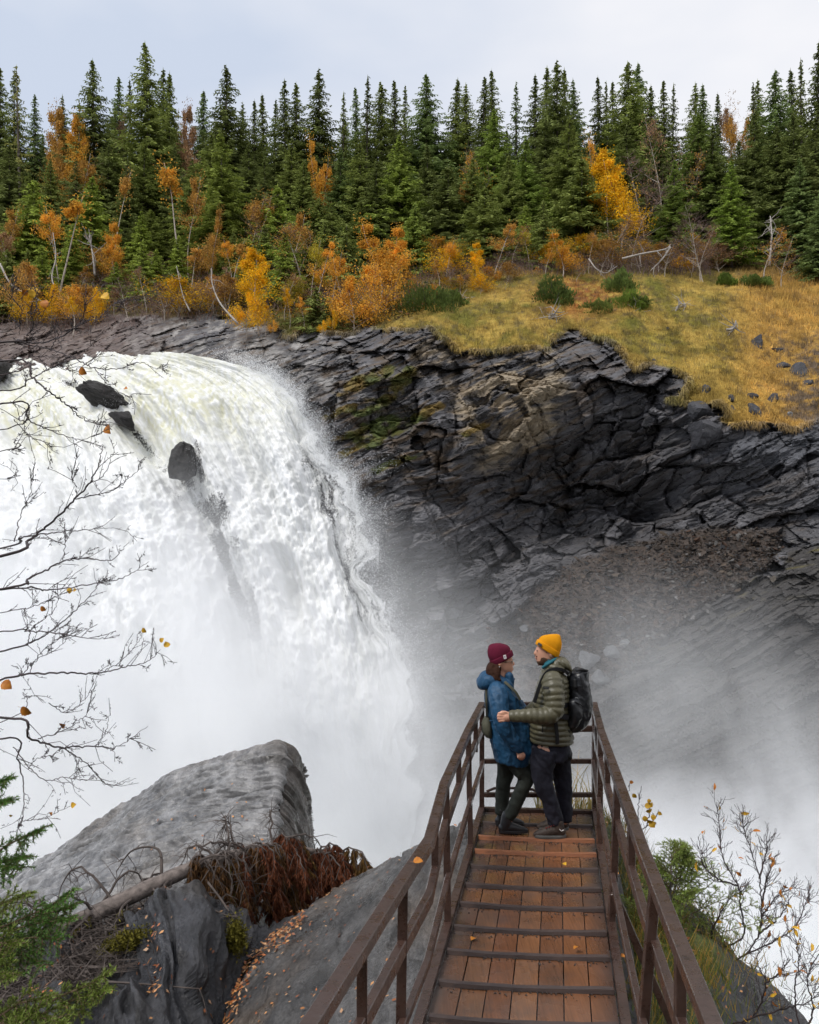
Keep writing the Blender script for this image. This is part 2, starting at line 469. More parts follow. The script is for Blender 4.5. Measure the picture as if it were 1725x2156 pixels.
# upper left shelf: thin slabs with lichen
shelf = sstep(760, 640, U) * sstep(900, 800, V)
rel = rel * (1 - 0.45 * shelf)
rel = rel * (1 - scr) * (1 - slab) + rslab * slab + rscr * scr * (1 - slab)
rg = 0.7 * fbm(X * 0.16, Y * 0.16, 1.5, 4) + 0.25 * fbm(X * .7, Y * .7, 4, 4)
rgh = np.where(grass, rg, 0)
DD = D0 + rel * (1 - gsoft) + rg * gsoft
# turf overhangs the rock a little at the lip
lip = np.clip(gsoft * (1 - gsoft) * 4, 0, 1)
DD = DD - 0.9 * lip * (V > 660) * np.clip(fbm(X * .5, Y * .5, 3, 3) * 2.2 + .3, 0, 1)
WG = pix(U, V, DD)

# colours of what lies where (albedo)
def lerp(a, b, t): return a + (b - a) * t[..., None]
n1 = fbm(X * 0.22, Z * 0.22, 3, 4); n2 = fbm(X * 1.1, Z * 1.1, 8, 4); n3 = fbm(A_ * 0.5, B1 * 3.0, 2, 4)
slate = np.array([0.105, 0.103, 0.110]); brown = np.array([0.115, 0.080, 0.050]); tan = np.array([0.36, 0.29, 0.20]); grey = np.array([0.27, 0.26, 0.25])
ch = np.broadcast_to(slate, U.shape + (3,)) * (0.75 + 0.6 * c2 + 0.5 * n2)[..., None]
br = sstep(0.02, 0.5, n3 + 0.35 * n1 + 0.12 - 0.35 * sstep(1000, 1250, V))
br = br * (0.35 + 0.65 * sstep(1420, 1050, U) * sstep(1250, 950, V))
ch = lerp(ch, brown * np.ones_like(ch), np.clip(br, 0, 0.85))
tn = np.exp(-((U - 1085) / 105) ** 2 - ((V - 850 + 0.35 * (U - 1085)) / 115) ** 2) * 1.75 + np.exp(-((U - 910) / 70) ** 2 - ((V - 760) / 60) ** 2) * 0.7
ch = lerp(ch, tan * np.ones_like(ch), np.clip(sstep(0.22, 0.75, tn * (0.65 + 0.9 * n3 + 0.6 * (c1 - .5) + .5 * (c2 - .5))), 0, 0.85))
lg = shelf * sstep(-0.2, 0.35, n2 + 0.4 * n1) + sstep(900, 700, U) * sstep(960, 820, V) * sstep(0.05, 0.4, n2) * 0.7
ch = lerp(ch, grey * np.ones_like(ch) * (0.7 + 0.8 * c3)[..., None], np.clip(lg, 0, 0.85))
ch = lerp(ch, np.array([0.15, 0.105, 0.09]) * np.ones_like(ch), shelf * sstep(430, 200, U) * 0.7)
scol = np.array([0.062, 0.046, 0.036]) * (0.6 + 0.9 * hsh(np.floor(X * 3), np.floor(Z * 4), 3))[..., None]
ch = lerp(ch, scol, scr * 0.9)
lcol = np.array([0.046, 0.042, 0.039]) * (0.7 + 0.7 * n3 + 0.3)[..., None]
ch = lerp(ch, lcol, slab * 0.9)
ch = lerp(ch, np.array([0.14, 0.12, 0.035]) * np.ones_like(ch), slab * np.clip(sstep(0.1, 0.45, n3) * np.exp(-((V - (1250 - 0.42 * (U - 1500))) / 60) ** 2), 0, 0.8))
ch = lerp(ch, np.array([0.105, 0.11, 0.125]) * np.ones_like(ch), np.clip(np.exp(-((U - 1640) / 120) ** 2 - ((V - 940) / 45) ** 2) * 1.2, 0, 0.8))
# moss and turf clinging to ledges
ledge = [(770,800,60,20),(835,815,28,40),(890,872,42,16),(820,900,60,16),(760,905,60,14),(790,930,55,14),(830,975,50,12),(735,860,50,12),(1000,905,30,10),(860,790,20,12),(790,855,40,14),(740,950,40,10),(985,725,30,12)]
mo = np.zeros(U.shape)
for (a_, b_, c_, d_) in ledge: mo = np.maximum(mo, np.exp(-((U - a_ + 0.6 * (V - b_)) / c_) ** 2 - ((V - b_ + 0.35 * (U - a_)) / d_) ** 2))
mo = sstep(0.35, 0.6, mo * (0.9 + 1.5 * n2))
mcol = lerp(np.array([0.19, 0.125, 0.025]) * np.ones_like(ch), np.array([0.10, 0.13, 0.03]) * np.ones_like(ch), sstep(-.1, .3, n1 + 0.3 * n2))
ch = lerp(ch, mcol, np.clip(mo * 0.92, 0, 1))
# turf: yellow-olive, orange on the right brow, russet heath on the left
g1 = fbm(X * 0.3, Y * 0.3, 6, 4); g2 = fbm(X * 1.6, Y * 1.6, 2, 4)
gc = lerp(np.array([0.34, 0.235, 0.06]) * np.ones_like(ch), np.array([0.20, 0.17, 0.035]) * np.ones_like(ch), sstep(-0.25, 0.35, g1 + 0.5 * g2))
gc = lerp(gc, np.array([0.40, 0.235, 0.06]) * np.ones_like(ch), np.clip(sstep(1480, 1620, U) * sstep(-0.5, 0.2, g1 + 0.2) * 0.9, 0, 1))
gc = lerp(gc, np.array([0.27, 0.09, 0.03]) * np.ones_like(ch), np.clip(np.exp(-((U - 1215) / 90) ** 2 - ((V - 625) / 45) ** 2) * sstep(-.1, .3, g2 + .2), 0, 0.85))
gc = lerp(gc, np.array([0.13, 0.095, 0.06]) * np.ones_like(ch), np.clip(sstep(0.06, 0.30, g2 + 0.5 * g1) * 0.9 * (0.62 + sstep(1600, 1690, U) * sstep(690, 760, V)), 0, 0.85))
gc = lerp(gc, np.array([0.13, 0.10, 0.075]) * np.ones_like(ch), np.clip(sstep(1600, 1720, U + 60 * g1) * sstep(680, 740, V) * sstep(-.25, .15, g2 + .5 * g1) * .9, 0, 1))
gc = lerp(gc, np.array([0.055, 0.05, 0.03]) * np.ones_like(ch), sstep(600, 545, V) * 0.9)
gc = lerp(gc, np.array([0.10, 0.075, 0.045]) * np.ones_like(ch), sstep(900, 700, U) * 0.7)
gc = gc * (1 + 0.9 * fbm(X * 0.5, Y * 0.5, 11, 4) + 0.5 * fbm(X * 2.2, Y * 2.2, 5, 3))[..., None] * 1.3
gc = lerp(gc, np.array([0.15, 0.17, 0.035]) * np.ones_like(ch), np.clip(sstep(0.02, 0.3, fbm(X * .35 + 5, Y * .35, 9, 4)) * .6 * sstep(1500, 1350, U), 0, 1))
ch = lerp(ch, gc, np.clip(gsoft, 0, 1))
ch = np.clip(ch, 0.006, 1)
wet = np.clip((1 - gsoft) * (1 - 0.7 * br) * (1 - lg) * (0.5 + n1), 0, 1)

t = NT('cliff_rock', 0.6, 0.4)
c = t.attr('alb')
c = t.mix(0.75, c, t.ramp(t.noise(2.2, 8, 0.65, t.coord('Object', (0.55, 1, 1.6), (0, R(25), 0))), [(0.25, 0.45), (0.75, 1.6)]), 'MULTIPLY')
t.col(c)
t.rough(t.math('MULTIPLY_ADD', t.attr('wet', 'Fac'), -0.42, 0.78))
t.bump(t.noise(1.1, 9, 0.7, t.coord('Object', (0.5, 1, 2.4), (0, R(25), 0))), 0.9, 0.35)
t.bump(t.noise(9, 5, 0.7), 0.5, 0.05)
M_CLIFF = t.m
t = NT('hill_turf', 0.95, 0.1)
t.col(t.mix(0.8, t.attr('alb'), t.ramp(t.noise(3.0, 8, 0.7), [(0.25, 0.45), (0.75, 1.55)]), 'MULTIPLY'))
t.bump(t.noise(4, 8, 0.75), 1.0, 0.3)
M_TURF = t.m

def cut_mesh(name, face_mask, mat, smooth):
    F = grid_faces(NU, NVG)[face_mask.ravel()]
    used, inv = np.unique(F.ravel(), return_inverse=True)
    me = np_mesh(name, WG.reshape(-1, 3)[used], inv.reshape(F.shape)[:, ::-1], mat, smooth)
    set_attr(me, 'alb', ch.reshape(-1, 3)[used]); set_attr(me, 'wet', wet.ravel()[used])
    return link(name, me)
fm = grass[:-1, :-1]
tag(cut_mesh('cliff', ~fm, M_CLIFF, False), 'dark slate cliff with tilted bedding right of the waterfall', kind='structure')
tag(cut_mesh('hillside', fm, M_TURF, True), 'autumn grass hillside above the dark cliff', kind='structure')

_vc = np.linspace(426, 700, 200)
def ground_at(u, d):
    """row at which the turf / forest floor at depth d shows in column u, and that point"""
    dd = depth_of(np.full(200, float(u)), _vc)
    v = float(np.interp(-d, -dd, _vc))
    return v, P(u, v, d)

# grass tufts on the hill: blades as thin triangles
def blades(P0, h, lean, n_each, seed, wid=0.02):
    rg_ = np.random.default_rng(seed)
    N = len(P0) * n_each
    B = np.repeat(P0, n_each, 0) + rg_.normal(0, 1, (N, 3)) * [0.10, 0.10, 0.0]
    hh = np.repeat(h, n_each) * rg_.uniform(0.55, 1.15, N)
    ang = rg_.uniform(0, 2 * PI, N); ln = rg_.uniform(0.2, 1.0, N) * lean
    tip = B + np.stack([np.cos(ang) * ln * hh, np.sin(ang) * ln * hh, hh], -1)
    sd = np.stack([-np.sin(ang + 1.2), np.cos(ang + 1.2), 0 * ang], -1) * wid
    VV = np.stack([B - sd, B + sd, tip], 1).reshape(-1, 3)
    return VV, np.arange(N * 3).reshape(-1, 3)
gi = np.argwhere(grass & (U > 560) & (U < 1950) & (V > 560) & (gsoft > 0.55))
sel = gi[RNG.integers(0, len(gi), 26000)]
p0 = WG[sel[:, 0], sel[:, 1]] + RNG.normal(0, 0.12, (26000, 3)) * [1, 1, 0]
uS, vS = U[sel[:, 0], sel[:, 1]], V[sel[:, 0], sel[:, 1]]
hS = (0.14 + 0.34 * RNG.random(26000) ** 2) * (0.6 + 1.5 * np.clip(g2[sel[:, 0], sel[:, 1]] + .3, 0, 1)) + 0.35 * sstep(1520, 1640, uS) * sstep(720, 640, vS)
VV, FF = blades(p0 - [0, 0, 0.05], hS, 0.5, 4, 5, 0.028)
cc = np.repeat(np.repeat(ch[sel[:, 0], sel[:, 1]] * (0.75 + 0.7 * RNG.random((26000, 1))), 4, 0), 3, 0)
t = NT('dry_grass', 0.85, 0.15); t.col(t.attr('alb')); M_BLADE = t.m
me = np_mesh('hill_grass', VV, FF, M_BLADE); set_attr(me, 'alb', cc)
tag(link('hill_grass', me), 'yellow and orange autumn grass covering the hillside', 'grass', kind='stuff')
# fringe of turf hanging over the cliff edge
gi = np.argwhere((gsoft > 0.25) & (gsoft < 0.8) & (V > 660) & (U > 560) & (fbm(X * .6, Y * .6, 3, 3) > -.05))
sel = gi[RNG.integers(0, len(gi), 3600)]
p0 = WG[sel[:, 0], sel[:, 1]] + [0, -0.25, 0.1]
VV, FF = blades(p0, np.full(3600, 0.3), 1.2, 4, 6, 0.03)
VV = VV.reshape(-1, 3, 3); VV[:, 2, 2] -= RNG.uniform(0.2, 0.9, len(VV)); VV[:, 2, 1] -= 0.25; VV = VV.reshape(-1, 3)
cc = np.repeat(np.repeat(ch[sel[:, 0], sel[:, 1]] * (0.8 + 0.7 * RNG.random((3600, 1))) + [0.04, 0.025, 0.0], 4, 0), 3, 0)
me = np_mesh('cliff_edge_grass', VV, FF, M_BLADE); set_attr(me, 'alb', cc)
tag(link('cliff_edge_grass', me), 'dry grass hanging over the lip of the cliff', 'grass', kind='stuff')

# the bank behind and beside the viewpoint, out of the picture: it shades what faces it
gx = np.linspace(-140, 140, 90); gy = np.linspace(-120, 2.0, 60)
XX, YY = np.meshgrid(gx, gy, indexing='ij')
ZZ = 0.75 - YY * 0.30 + 1.2 * fbm(XX * .08, YY * .08, 2, 3) * np.clip(-YY / 6, 0, 1) - 0.16 * np.clip(np.abs(XX) - 3, 0, 60) * np.clip((YY + 40) / 42, 0, 1)
me = np_mesh('near_bank', np.stack([XX, YY, ZZ], -1).reshape(-1, 3), grid_faces(90, 60)[:, ::-1], [simple_mat('forest_soil', (0.06, 0.055, 0.035), .95, .4, 1.5)], True)
tag(link('near_bank', me), 'forested bank behind the viewpoint', kind='structure')
me = np_mesh('valley_floor', [(-900, -900, -30), (900, -900, -30), (900, 900, -30), (-900, 900, -30)], np.array([[0, 1, 2, 3]]), [simple_mat('valley_soil', (0.06, 0.06, 0.045), .95, .3, .05)])
tag(link('valley_floor', me), 'ground reaching to the horizon', kind='structure')

# loose stones of the scree
si = np.argwhere((scr + .5 * fbm(X * .5, Z * .5, 4, 3) > 0.35) & (slab < .6) & (V < 1600))
n_ = 17000; k = si[RNG.integers(0, len(si), n_)]; p0 = WG[k[:, 0], k[:, 1]] + RNG.normal(0, .1, (n_, 3)) + [0, -.06, .02]
cube = np.array([[x, y, z] for x in (-1, 1) for y in (-1, 1) for z in (-1, 1)], float)
sz = (0.018 + 0.058 * RNG.random(n_) ** 3 + (RNG.random(n_) < .03) * .11)[:, None, None]
M3 = RNG.normal(0, 1, (n_, 3, 3)); M3 /= np.linalg.norm(M3, axis=2)[..., None]
VV = p0[:, None] + np.einsum('vk,nkj->nvj', cube, M3 * [1.0, 1.0, .7]) * sz * RNG.uniform(.6, 1.3, (n_, 8, 1))
Q = np.array([[0, 1, 3, 2], [4, 6, 7, 5], [0, 4, 5, 1], [2, 3, 7, 6], [0, 2, 6, 4], [1, 5, 7, 3]])
FF = (np.arange(n_)[:, None, None] * 8 + Q[None]).reshape(-1, 4)
pal = np.array([(.048, .042, .039), (.066, .050, .040), (.042, .042, .045), (.09, .068, .05), (.065, .038, .026), (.11, .105, .10)])
t = NT('scree_stone', .75, .3); t.col(t.attr('alb')); M_STONE = t.m
me = np_mesh('rubble', VV.reshape(-1, 3), FF, M_STONE); set_attr(me, 'alb', np.repeat(pal[RNG.integers(0, 6, n_)] * RNG.uniform(.6, 1.3, (n_, 1)), 8, 0))
tag(link('rubble', me), 'loose brown and grey stones of the scree below the cliff', 'rubble', kind='stuff')
def boulder(u, v, d, px, shape, seed, label, alb=(.06, .06, .066), rot=(0, 0, 0), name='rock', group=None, cat='rock', planes=16, sub=3):
    r_ = px * d / FP / 2
    o = link(name, rock_mesh(name, M_CLIFF, seed, np.array(shape) * r_, planes, sub, .08 if sub == 3 else .22, alb)); o.location = P(u, v, d) ; o.rotation_euler = rot
    set_attr(o.data, 'wet', np.full(len(o.data.vertices), .5)); return tag(o, label, cat, group)
def dep(u, v):
    i = int(np.argmin(np.abs(uu - u))); j = int(np.argmin(np.abs(vvg - v))); return float(DD[i, j])
for i, (u, v, px, lb) in enumerate([(1588,718,34,'tall dark rock fin standing in the orange grass'), (1636,734,26,'dark rock right of the tall fin in the grass'), (1643,765,40,'flat grey rock in the brown heath, lower right of the fin'), (1684,778,54,'broad broken rock in the heath at the right edge'),
        (1537,832,30,'left dark rock of the group above the grey cliff corner'), (1581,832,26,'upper middle dark rock of the group above the grey cliff corner'), (1585,858,44,'largest dark rock of the group above the grey cliff corner'), (1625,838,34,'right dark rock of the group above the grey cliff corner'),
        (1541,856,22,'small low rock under the left one of the group'), (1376,757,16,'single small grey stone in the grass above the cliff'), (1485,818,24,'upright slab at the grass edge left of the rock group'), (1663,872,18,'small pale stone low in the grass near the right edge'), (1405,690,14,'small dark stone in the grass under the pale roots'),
        (1480,850,58,'upper black block wedged at the cliff edge'), (1488,895,80,'great black angular block at the cliff edge right of the hollow'), (1700,800,44,'grey rock half buried at the far right edge')]):
    boulder(u, v + px * .25, dep(u, v) - .12 * px * .034, px, (1, .9, (1.5 if i in (0, 10) else .85)), 40 + i, lb, (.055, .055, .062) if i != 11 else (.2, .2, .2), (random.uniform(-.4, .4), random.uniform(-.5, .5), random.uniform(0, 6)), group='rocks in the grass above the cliff')
for i, (u, v, px, lb) in enumerate([(1243,1388,54,'big pale slate slab lying on the scree, left of a smaller one'), (1290,1370,40,'pale tilted slate slab on the scree, upper right of the biggest'), (1262,1425,44,'pointed grey slab under the biggest one on the scree'), (1318,1352,24,'small pale slab highest of the cluster on the scree'), (1105,1322,24,'pale block alone at the left of the scree')]):
    boulder(u, v, dep(u, v) - .3, px, (1, .8, .38), 70 + i, lb, (.11, .113, .12), (.9, random.uniform(-.5, .5), random.uniform(-.5, .5)), 'slate_slab', 'slate slabs fallen on the scree', 'rock')
for i in range(46):
    u = random.uniform(1080, 1700); v = 1560 - .52 * (u - 900) + random.uniform(-70, 60)
    if v > 1480: continue
    boulder(u, v, dep(u, v) - .15, random.uniform(9, 18), (1, .9, .5), 90 + i % 9, 'small broken stone lying among the scree', random.choice([(.13, .12, .115), (.09, .075, .06), (.17, .165, .16)]), (random.uniform(-.8, .8), random.uniform(-.8, .8), random.uniform(0, 6)), 'scree_stone', 'larger stones scattered over the scree')
# ------------------------------------------------------------------ waterfall, river, spray, mist
FLOW = [  # flow lines, left to right: (u, v, depth)
 [(-700,800,78),(-560,830,73),(-470,900,68),(-430,1040,63),(-410,1250,59),(-400,1550,56),(-400,1900,54)],
 [(-400,780,78),(-280,815,73),(-210,890,68),(-180,1040,63),(-170,1250,59),(-165,1550,56),(-160,1900,54)],
 [(-150,760,78),(-40,800,73),(30,880,67),(80,1040,62),(105,1250,58.5),(118,1550,56),(120,1900,54)],
 [(-20,745,78),(80,795,72),(165,880,66),(240,1020,61),(295,1220,58),(325,1520,55),(335,1900,53)],
 [(60,738,78),(200,772,71),(310,855,65.5),(400,990,61),(470,1180,58),(520,1480,55),(540,1900,53)],
 [(150,735,77),(335,757,68.8),(458,828,64.5),(535,970,60.5),(610,1165,57.5),(675,1460,54.5),(725,1900,52)],
 [(190,734,77),(395,754,68),(535,802,64),(628,925,60.3),(692,1110,58),(785,1420,54.5),(838,1900,52)],
 [(215,733,77),(440,754,67.5),(590,806,63.5),(688,935,60.3),(772,1125,58),(848,1430,54.5),(890,1700,53),(896,1950,52)]]
def catmull(pts, n):
    p = np.asarray(pts, float); k = len(p)
    p = np.concatenate([2 * p[:1] - p[1:2], p, 2 * p[-1:] - p[-2:-1]])
    t = np.linspace(0, k - 1 - 1e-6, n); i = t.astype(int); f = (t - i).reshape(-1, *([1] * (p.ndim - 1)))
    a, b, c, d = p[i], p[i + 1], p[i + 2], p[i + 3]
    return 0.5 * (2 * b + (c - a) * f + (2 * a - 5 * b + 4 * c - d) * f * f + (3 * b - a - 3 * c + d) * f ** 3)
NT_, NS_ = 480, 520
lines = np.stack([catmull(fl, NT_) for fl in FLOW[:-1]] + [catmull(FLOW[-1][:-1], NT_)])
surf = catmull(lines, NS_)                     # (NS, NT, 3) in survey coordinates
S_, T_ = np.meshgrid(np.linspace(0, 1, NS_), np.linspace(0, 1, NT_), indexing='ij')
Uw, Vw, Dw = surf[..., 0], surf[..., 1], surf[..., 2]
PW = pix(Uw, Vw, Dw)
x_, y_, z_ = PW[..., 0], PW[..., 1], PW[..., 2]
ts = np.gradient(PW, axis=0); tt = np.gradient(PW, axis=1)
N_ = np.cross(ts, tt); N_ /= np.linalg.norm(N_, axis=2)[..., None] + 1e-9
N_ *= np.where(N_[..., 1:2] > 0, -1, 1)
flowc = S_ * 46 ; flowt = T_ * 40              # metres across / along the flow, roughly
bil = 1.5 * fbm(flowc * 0.3, flowt * 0.10, 1.3, 4)
bil2 = 1.5 * fbm(flowc * 1.1, flowt * 0.34, 5.3, 5, gain=.62)
fine = fbm(x_ * 2.6, z_ * 1.7, y_ * 1.2, 4)
finer = pnoise(x_ * 9, z_ * 7, y_ * 4)
fall = sstep(0.22, 0.5, T_)
iso = 1.7 * fbm(x_ * .30, z_ * .20, y_ * .15, 5, gain=.58)
lo_ = sstep(0.4, 0.62, T_)
bil = bil * (1 - lo_) + iso * lo_ * 1.3
bil2 = bil2 * (1 - lo_) + 1.5 * fbm(x_ * 1.1, z_ * .7, y_ * .5, 5, gain=.62) * lo_
disp = (0.55 + 0.7 * fall) * bil + (0.24 + 0.12 * fall) * bil2 + (.10 + .10 * fall) * fine + 0.05 * finer
# chutes and ridges: broad curtains that separate in the fall
disp = disp + fall * 1.2 * fbm(S_ * 9, T_ * 2.2, 2.5, 2)
disp = disp * (1 - 0.65 * sstep(.78, 1, S_))
for ln_, w_, a_ in (([(290,900),(370,990),(440,1110),(490,1250),(520,1420)], 38, 2.0), ([(640,900),(690,1010),(735,1150),(775,1320)], 30, 1.3), ([(60,900),(120,1000),(170,1150),(190,1350)], 45, 1.6), ([(470,870),(545,990),(590,1130),(620,1300)], 26, 1.0)):
    disp = disp - a_ * np.exp(-((seg_dist(Uw, Vw, ln_) + 14 * fbm(flowc * .4, flowt * .3, w_, 3)) / w_) ** 2)
disp = disp + 0.7 * np.exp(-((T_ - .17) / .05) ** 2) * fbm(S_ * 26, T_ * 5, 3, 4)
PWd = PW + N_ * disp[..., None]
rag = sstep(0.80, 1.0, S_) * sstep(0.14, 0.3, T_)
PWd[..., 0] += rag * (1.5 * fbm(T_ * 9, S_ * 2, 4.0, 3) + 0.9 * fbm(T_ * 30, S_ * 9, 1.0, 3)) * (0.5 + T_)
thin = np.zeros(U.shape[:0] + Uw.shape)
for ln, w, a in (([(345,945),(400,1010),(440,1090),(475,1180),(510,1320)], 32, 1.0), ([(640,935),(672,1010),(705,1100),(735,1190),(765,1290)], 34, 0.9),
                 ([(400,960),(450,1050),(495,1180),(525,1320)], 50, 0.85), ([(690,985),(740,1100),(775,1220),(800,1330)], 52, 0.78), ([(620,810),(655,880),(700,960)], 26, 0.6),
                 ([(330,985),(400,1060),(450,1150)], 30, 0.55), ([(130,800),(200,815),(270,880),(330,950)], 20, 0.8)):
    thin = np.maximum(thin, a * np.exp(-(seg_dist(Uw, Vw, ln) / w) ** 2))
edge = sstep(0.955, 1.0, S_) * 0.95
thin = np.maximum(thin * (1 + 0.9 * fbm(flowc * 0.9, flowt * 0.5, 3, 3)), edge * sstep(0.12, 0.25, T_))
thin = np.maximum(thin, sstep(0.02, 0.0, T_))
green = np.clip(np.exp(-((Uw - 380) / 190) ** 2 - ((Vw - 850) / 75) ** 2) * 1.2 + np.exp(-((Uw - 60) / 90) ** 2 - ((Vw - 870) / 60) ** 2) * 1.1 + 0.5 * sstep(0.35, 0.1, T_), 0, 1) * sstep(-0.1, 0.5, -fine + 0.25)
me = np_mesh('waterfall', PWd.reshape(-1, 3), grid_faces(NS_, NT_), None or [], True)
set_attr(me, 'thin', np.clip(thin * .86, 0, 1).ravel()); set_attr(me, 'green', green.ravel())
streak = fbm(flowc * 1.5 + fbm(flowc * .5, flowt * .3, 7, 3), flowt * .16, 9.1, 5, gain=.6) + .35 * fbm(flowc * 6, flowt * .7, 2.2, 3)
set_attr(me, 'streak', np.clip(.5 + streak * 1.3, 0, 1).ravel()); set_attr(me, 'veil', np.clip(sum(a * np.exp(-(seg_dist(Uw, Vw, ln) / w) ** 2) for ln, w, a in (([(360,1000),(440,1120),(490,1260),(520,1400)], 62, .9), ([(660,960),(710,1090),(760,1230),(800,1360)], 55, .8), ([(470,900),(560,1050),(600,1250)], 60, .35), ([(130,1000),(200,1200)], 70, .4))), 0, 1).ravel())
t = NT('white_water', 0.55, 0.25)
fo = t.noise(1.3, 8, 0.7)
c = t.mix(t.attr('green', 'Fac'), (0.86, 0.87, 0.88), (0.66, 0.65, 0.47))
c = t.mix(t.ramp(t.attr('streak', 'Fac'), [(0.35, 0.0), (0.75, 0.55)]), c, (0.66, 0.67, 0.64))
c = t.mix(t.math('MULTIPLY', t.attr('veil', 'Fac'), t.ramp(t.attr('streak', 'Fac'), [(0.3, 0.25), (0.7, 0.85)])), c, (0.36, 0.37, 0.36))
c = t.mix(t.math('MULTIPLY', t.ramp(t.noise(4.0, 8, 0.75, t.coord('Object', (1.0, 0.7, 0.7))), [(0.45, 0.0), (0.66, 1.0)]), 0.16), c, (0.60, 0.61, 0.58))
t.col(c)
t.bump(t.noise(3.0, 8, 0.72), 0.22, 0.10)

tr = t.n('ShaderNodeBsdfTransparent'); mx = t.n('ShaderNodeMixShader')
sp = t.noise(9.0, 4, 0.8, t.coord('Object', (1.0, 0.6, 0.75)))
al = t.math('ADD', t.math('MULTIPLY_ADD', sp, 1.9, -0.45), t.math('MULTIPLY', t.noise(0.8, 3, 0.6), 0.6))
al = t.math('SUBTRACT', al, t.math('MULTIPLY_ADD', t.attr('thin', 'Fac'), 1.35, 0.0))
al = t.ramp(t.math('ADD', al, 0.35), [(0.0, 0.0), (0.22, 1.0)])
al = t.math('MAXIMUM', al, t.math('LESS_THAN', t.attr('thin', 'Fac'), 0.06))
t.l(al, mx.inputs['Fac']); t.l(tr.outputs[0], mx.inputs[1]); t.l(t.b.outputs[0], mx.inputs[2]); t.l(mx.outputs[0], t.out.inputs['Surface'])
M_WATER = t.m
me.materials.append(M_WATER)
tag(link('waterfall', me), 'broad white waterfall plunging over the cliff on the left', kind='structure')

# river below
xs = np.linspace(-60, 75, 330); ys = np.linspace(16, 64, 150)
XX, YY = np.meshgrid(xs, ys, indexing='ij')
w1 = 1 - np.abs(fbm(XX * 0.16, YY * 0.3, 1, 3) * 2); w2 = 1 - np.abs(fbm(XX * 0.5, YY * 0.9, 3, 4) * 2)
ZZ = -18.3 + 1.0 * w1 + 0.45 * w2
me = np_mesh('river', np.stack([XX, YY, ZZ], -1).reshape(-1, 3), grid_faces(330, 150)[:, ::-1], [], True)
t = NT('foaming_river', 0.35, 0.4)
t.col(t.ramp(t.noise(0.55, 9, 0.7, t.coord('Object', (1, 0.8, 1))), [(0.32, (0.36, 0.42, 0.36)), (0.47, (0.72, 0.76, 0.70)), (0.58, (0.92, 0.93, 0.93))]))
t.bump(t.noise(2.5, 6, 0.7), 0.6, 0.2)
me.materials.append(t.m)
tag(link('river', me), 'white foaming river in the gorge below the fall', kind='structure')

# spray: droplets thrown off the right edge, the lip and the rock breaks
t = NT('spray_drops', 0.6, 0.2); t.col((0.93, 0.94, 0.95)); M_SPRAY = t.m
Pn = []; szn = []
def spray(mask_w, n, out, sz):
    w = mask_w.ravel(); w = w / w.sum()
    k = RNG.choice(len(w), n, p=w)
    p = PWd.reshape(-1, 3)[k] + N_.reshape(-1, 3)[k] * np.abs(RNG.normal(0, out, (n, 1)))
    p = p + RNG.normal(0, 1, (n, 3)) * [0.35, 0.5, 0.4]
    Pn.append(p); szn.append(RNG.uniform(0.35, 1.0, n) ** 2 * sz)
fr = sstep(0.93, 1.0, S_) * sstep(0.16, 0.3, T_) * sstep(1.0, 0.55, T_)
spray(fr, 52000, 0.4, 0.016)
k0 = len(Pn) - 1
n_ = 42000                                     # outward to the right, in ragged jets
k = (NT_ * (0.2 + 0.7 * RNG.random(n_) ** .7)).astype(int)
base = PWd[-1, k]
jet = np.clip(1.8 * fbm(k * 0.05, k * 0 + 2.0, 1.0, 4) + 0.45, 0.02, 1.3)
off = np.abs(RNG.normal(0, 1, n_)) * jet * (0.5 + 1.3 * (k / NT_))
Pn.append(base + np.stack([off, RNG.normal(0, 0.6, n_), RNG.normal(0, 0.45, n_) + 0.3 * off], -1)); szn.append(RNG.uniform(0.3, 1, n_) ** 2 * 0.016)
spray(np.clip(thin, 0, 1) * (T_ > 0.15) * (S_ < 0.95), 30000, 0.35, 0.015)
0 and spray(sstep(0.1, 0.16, T_) * sstep(0.3, 0.2, T_) * (0.2 + (fine > 0.1)), 2500, 0.25, 0.035)
PP = np.concatenate(Pn); ss = np.concatenate(szn)
tet = np.array([[1, 1, 1], [1, -1, -1], [-1, 1, -1], [-1, -1, 1]], float)
VV = (PP[:, None] + tet[None] * ss[:, None, None]).reshape(-1, 3)
FF = (np.arange(len(PP))[:, None, None] * 4 + np.array([[0, 1, 2], [0, 3, 1], [0, 2, 3], [1, 3, 2]])[None]).reshape(-1, 3)
me = np_mesh('spray', VV, FF, M_SPRAY)
tag(link('spray', me), 'droplets thrown off the edge of the waterfall', 'spray', kind='stuff')

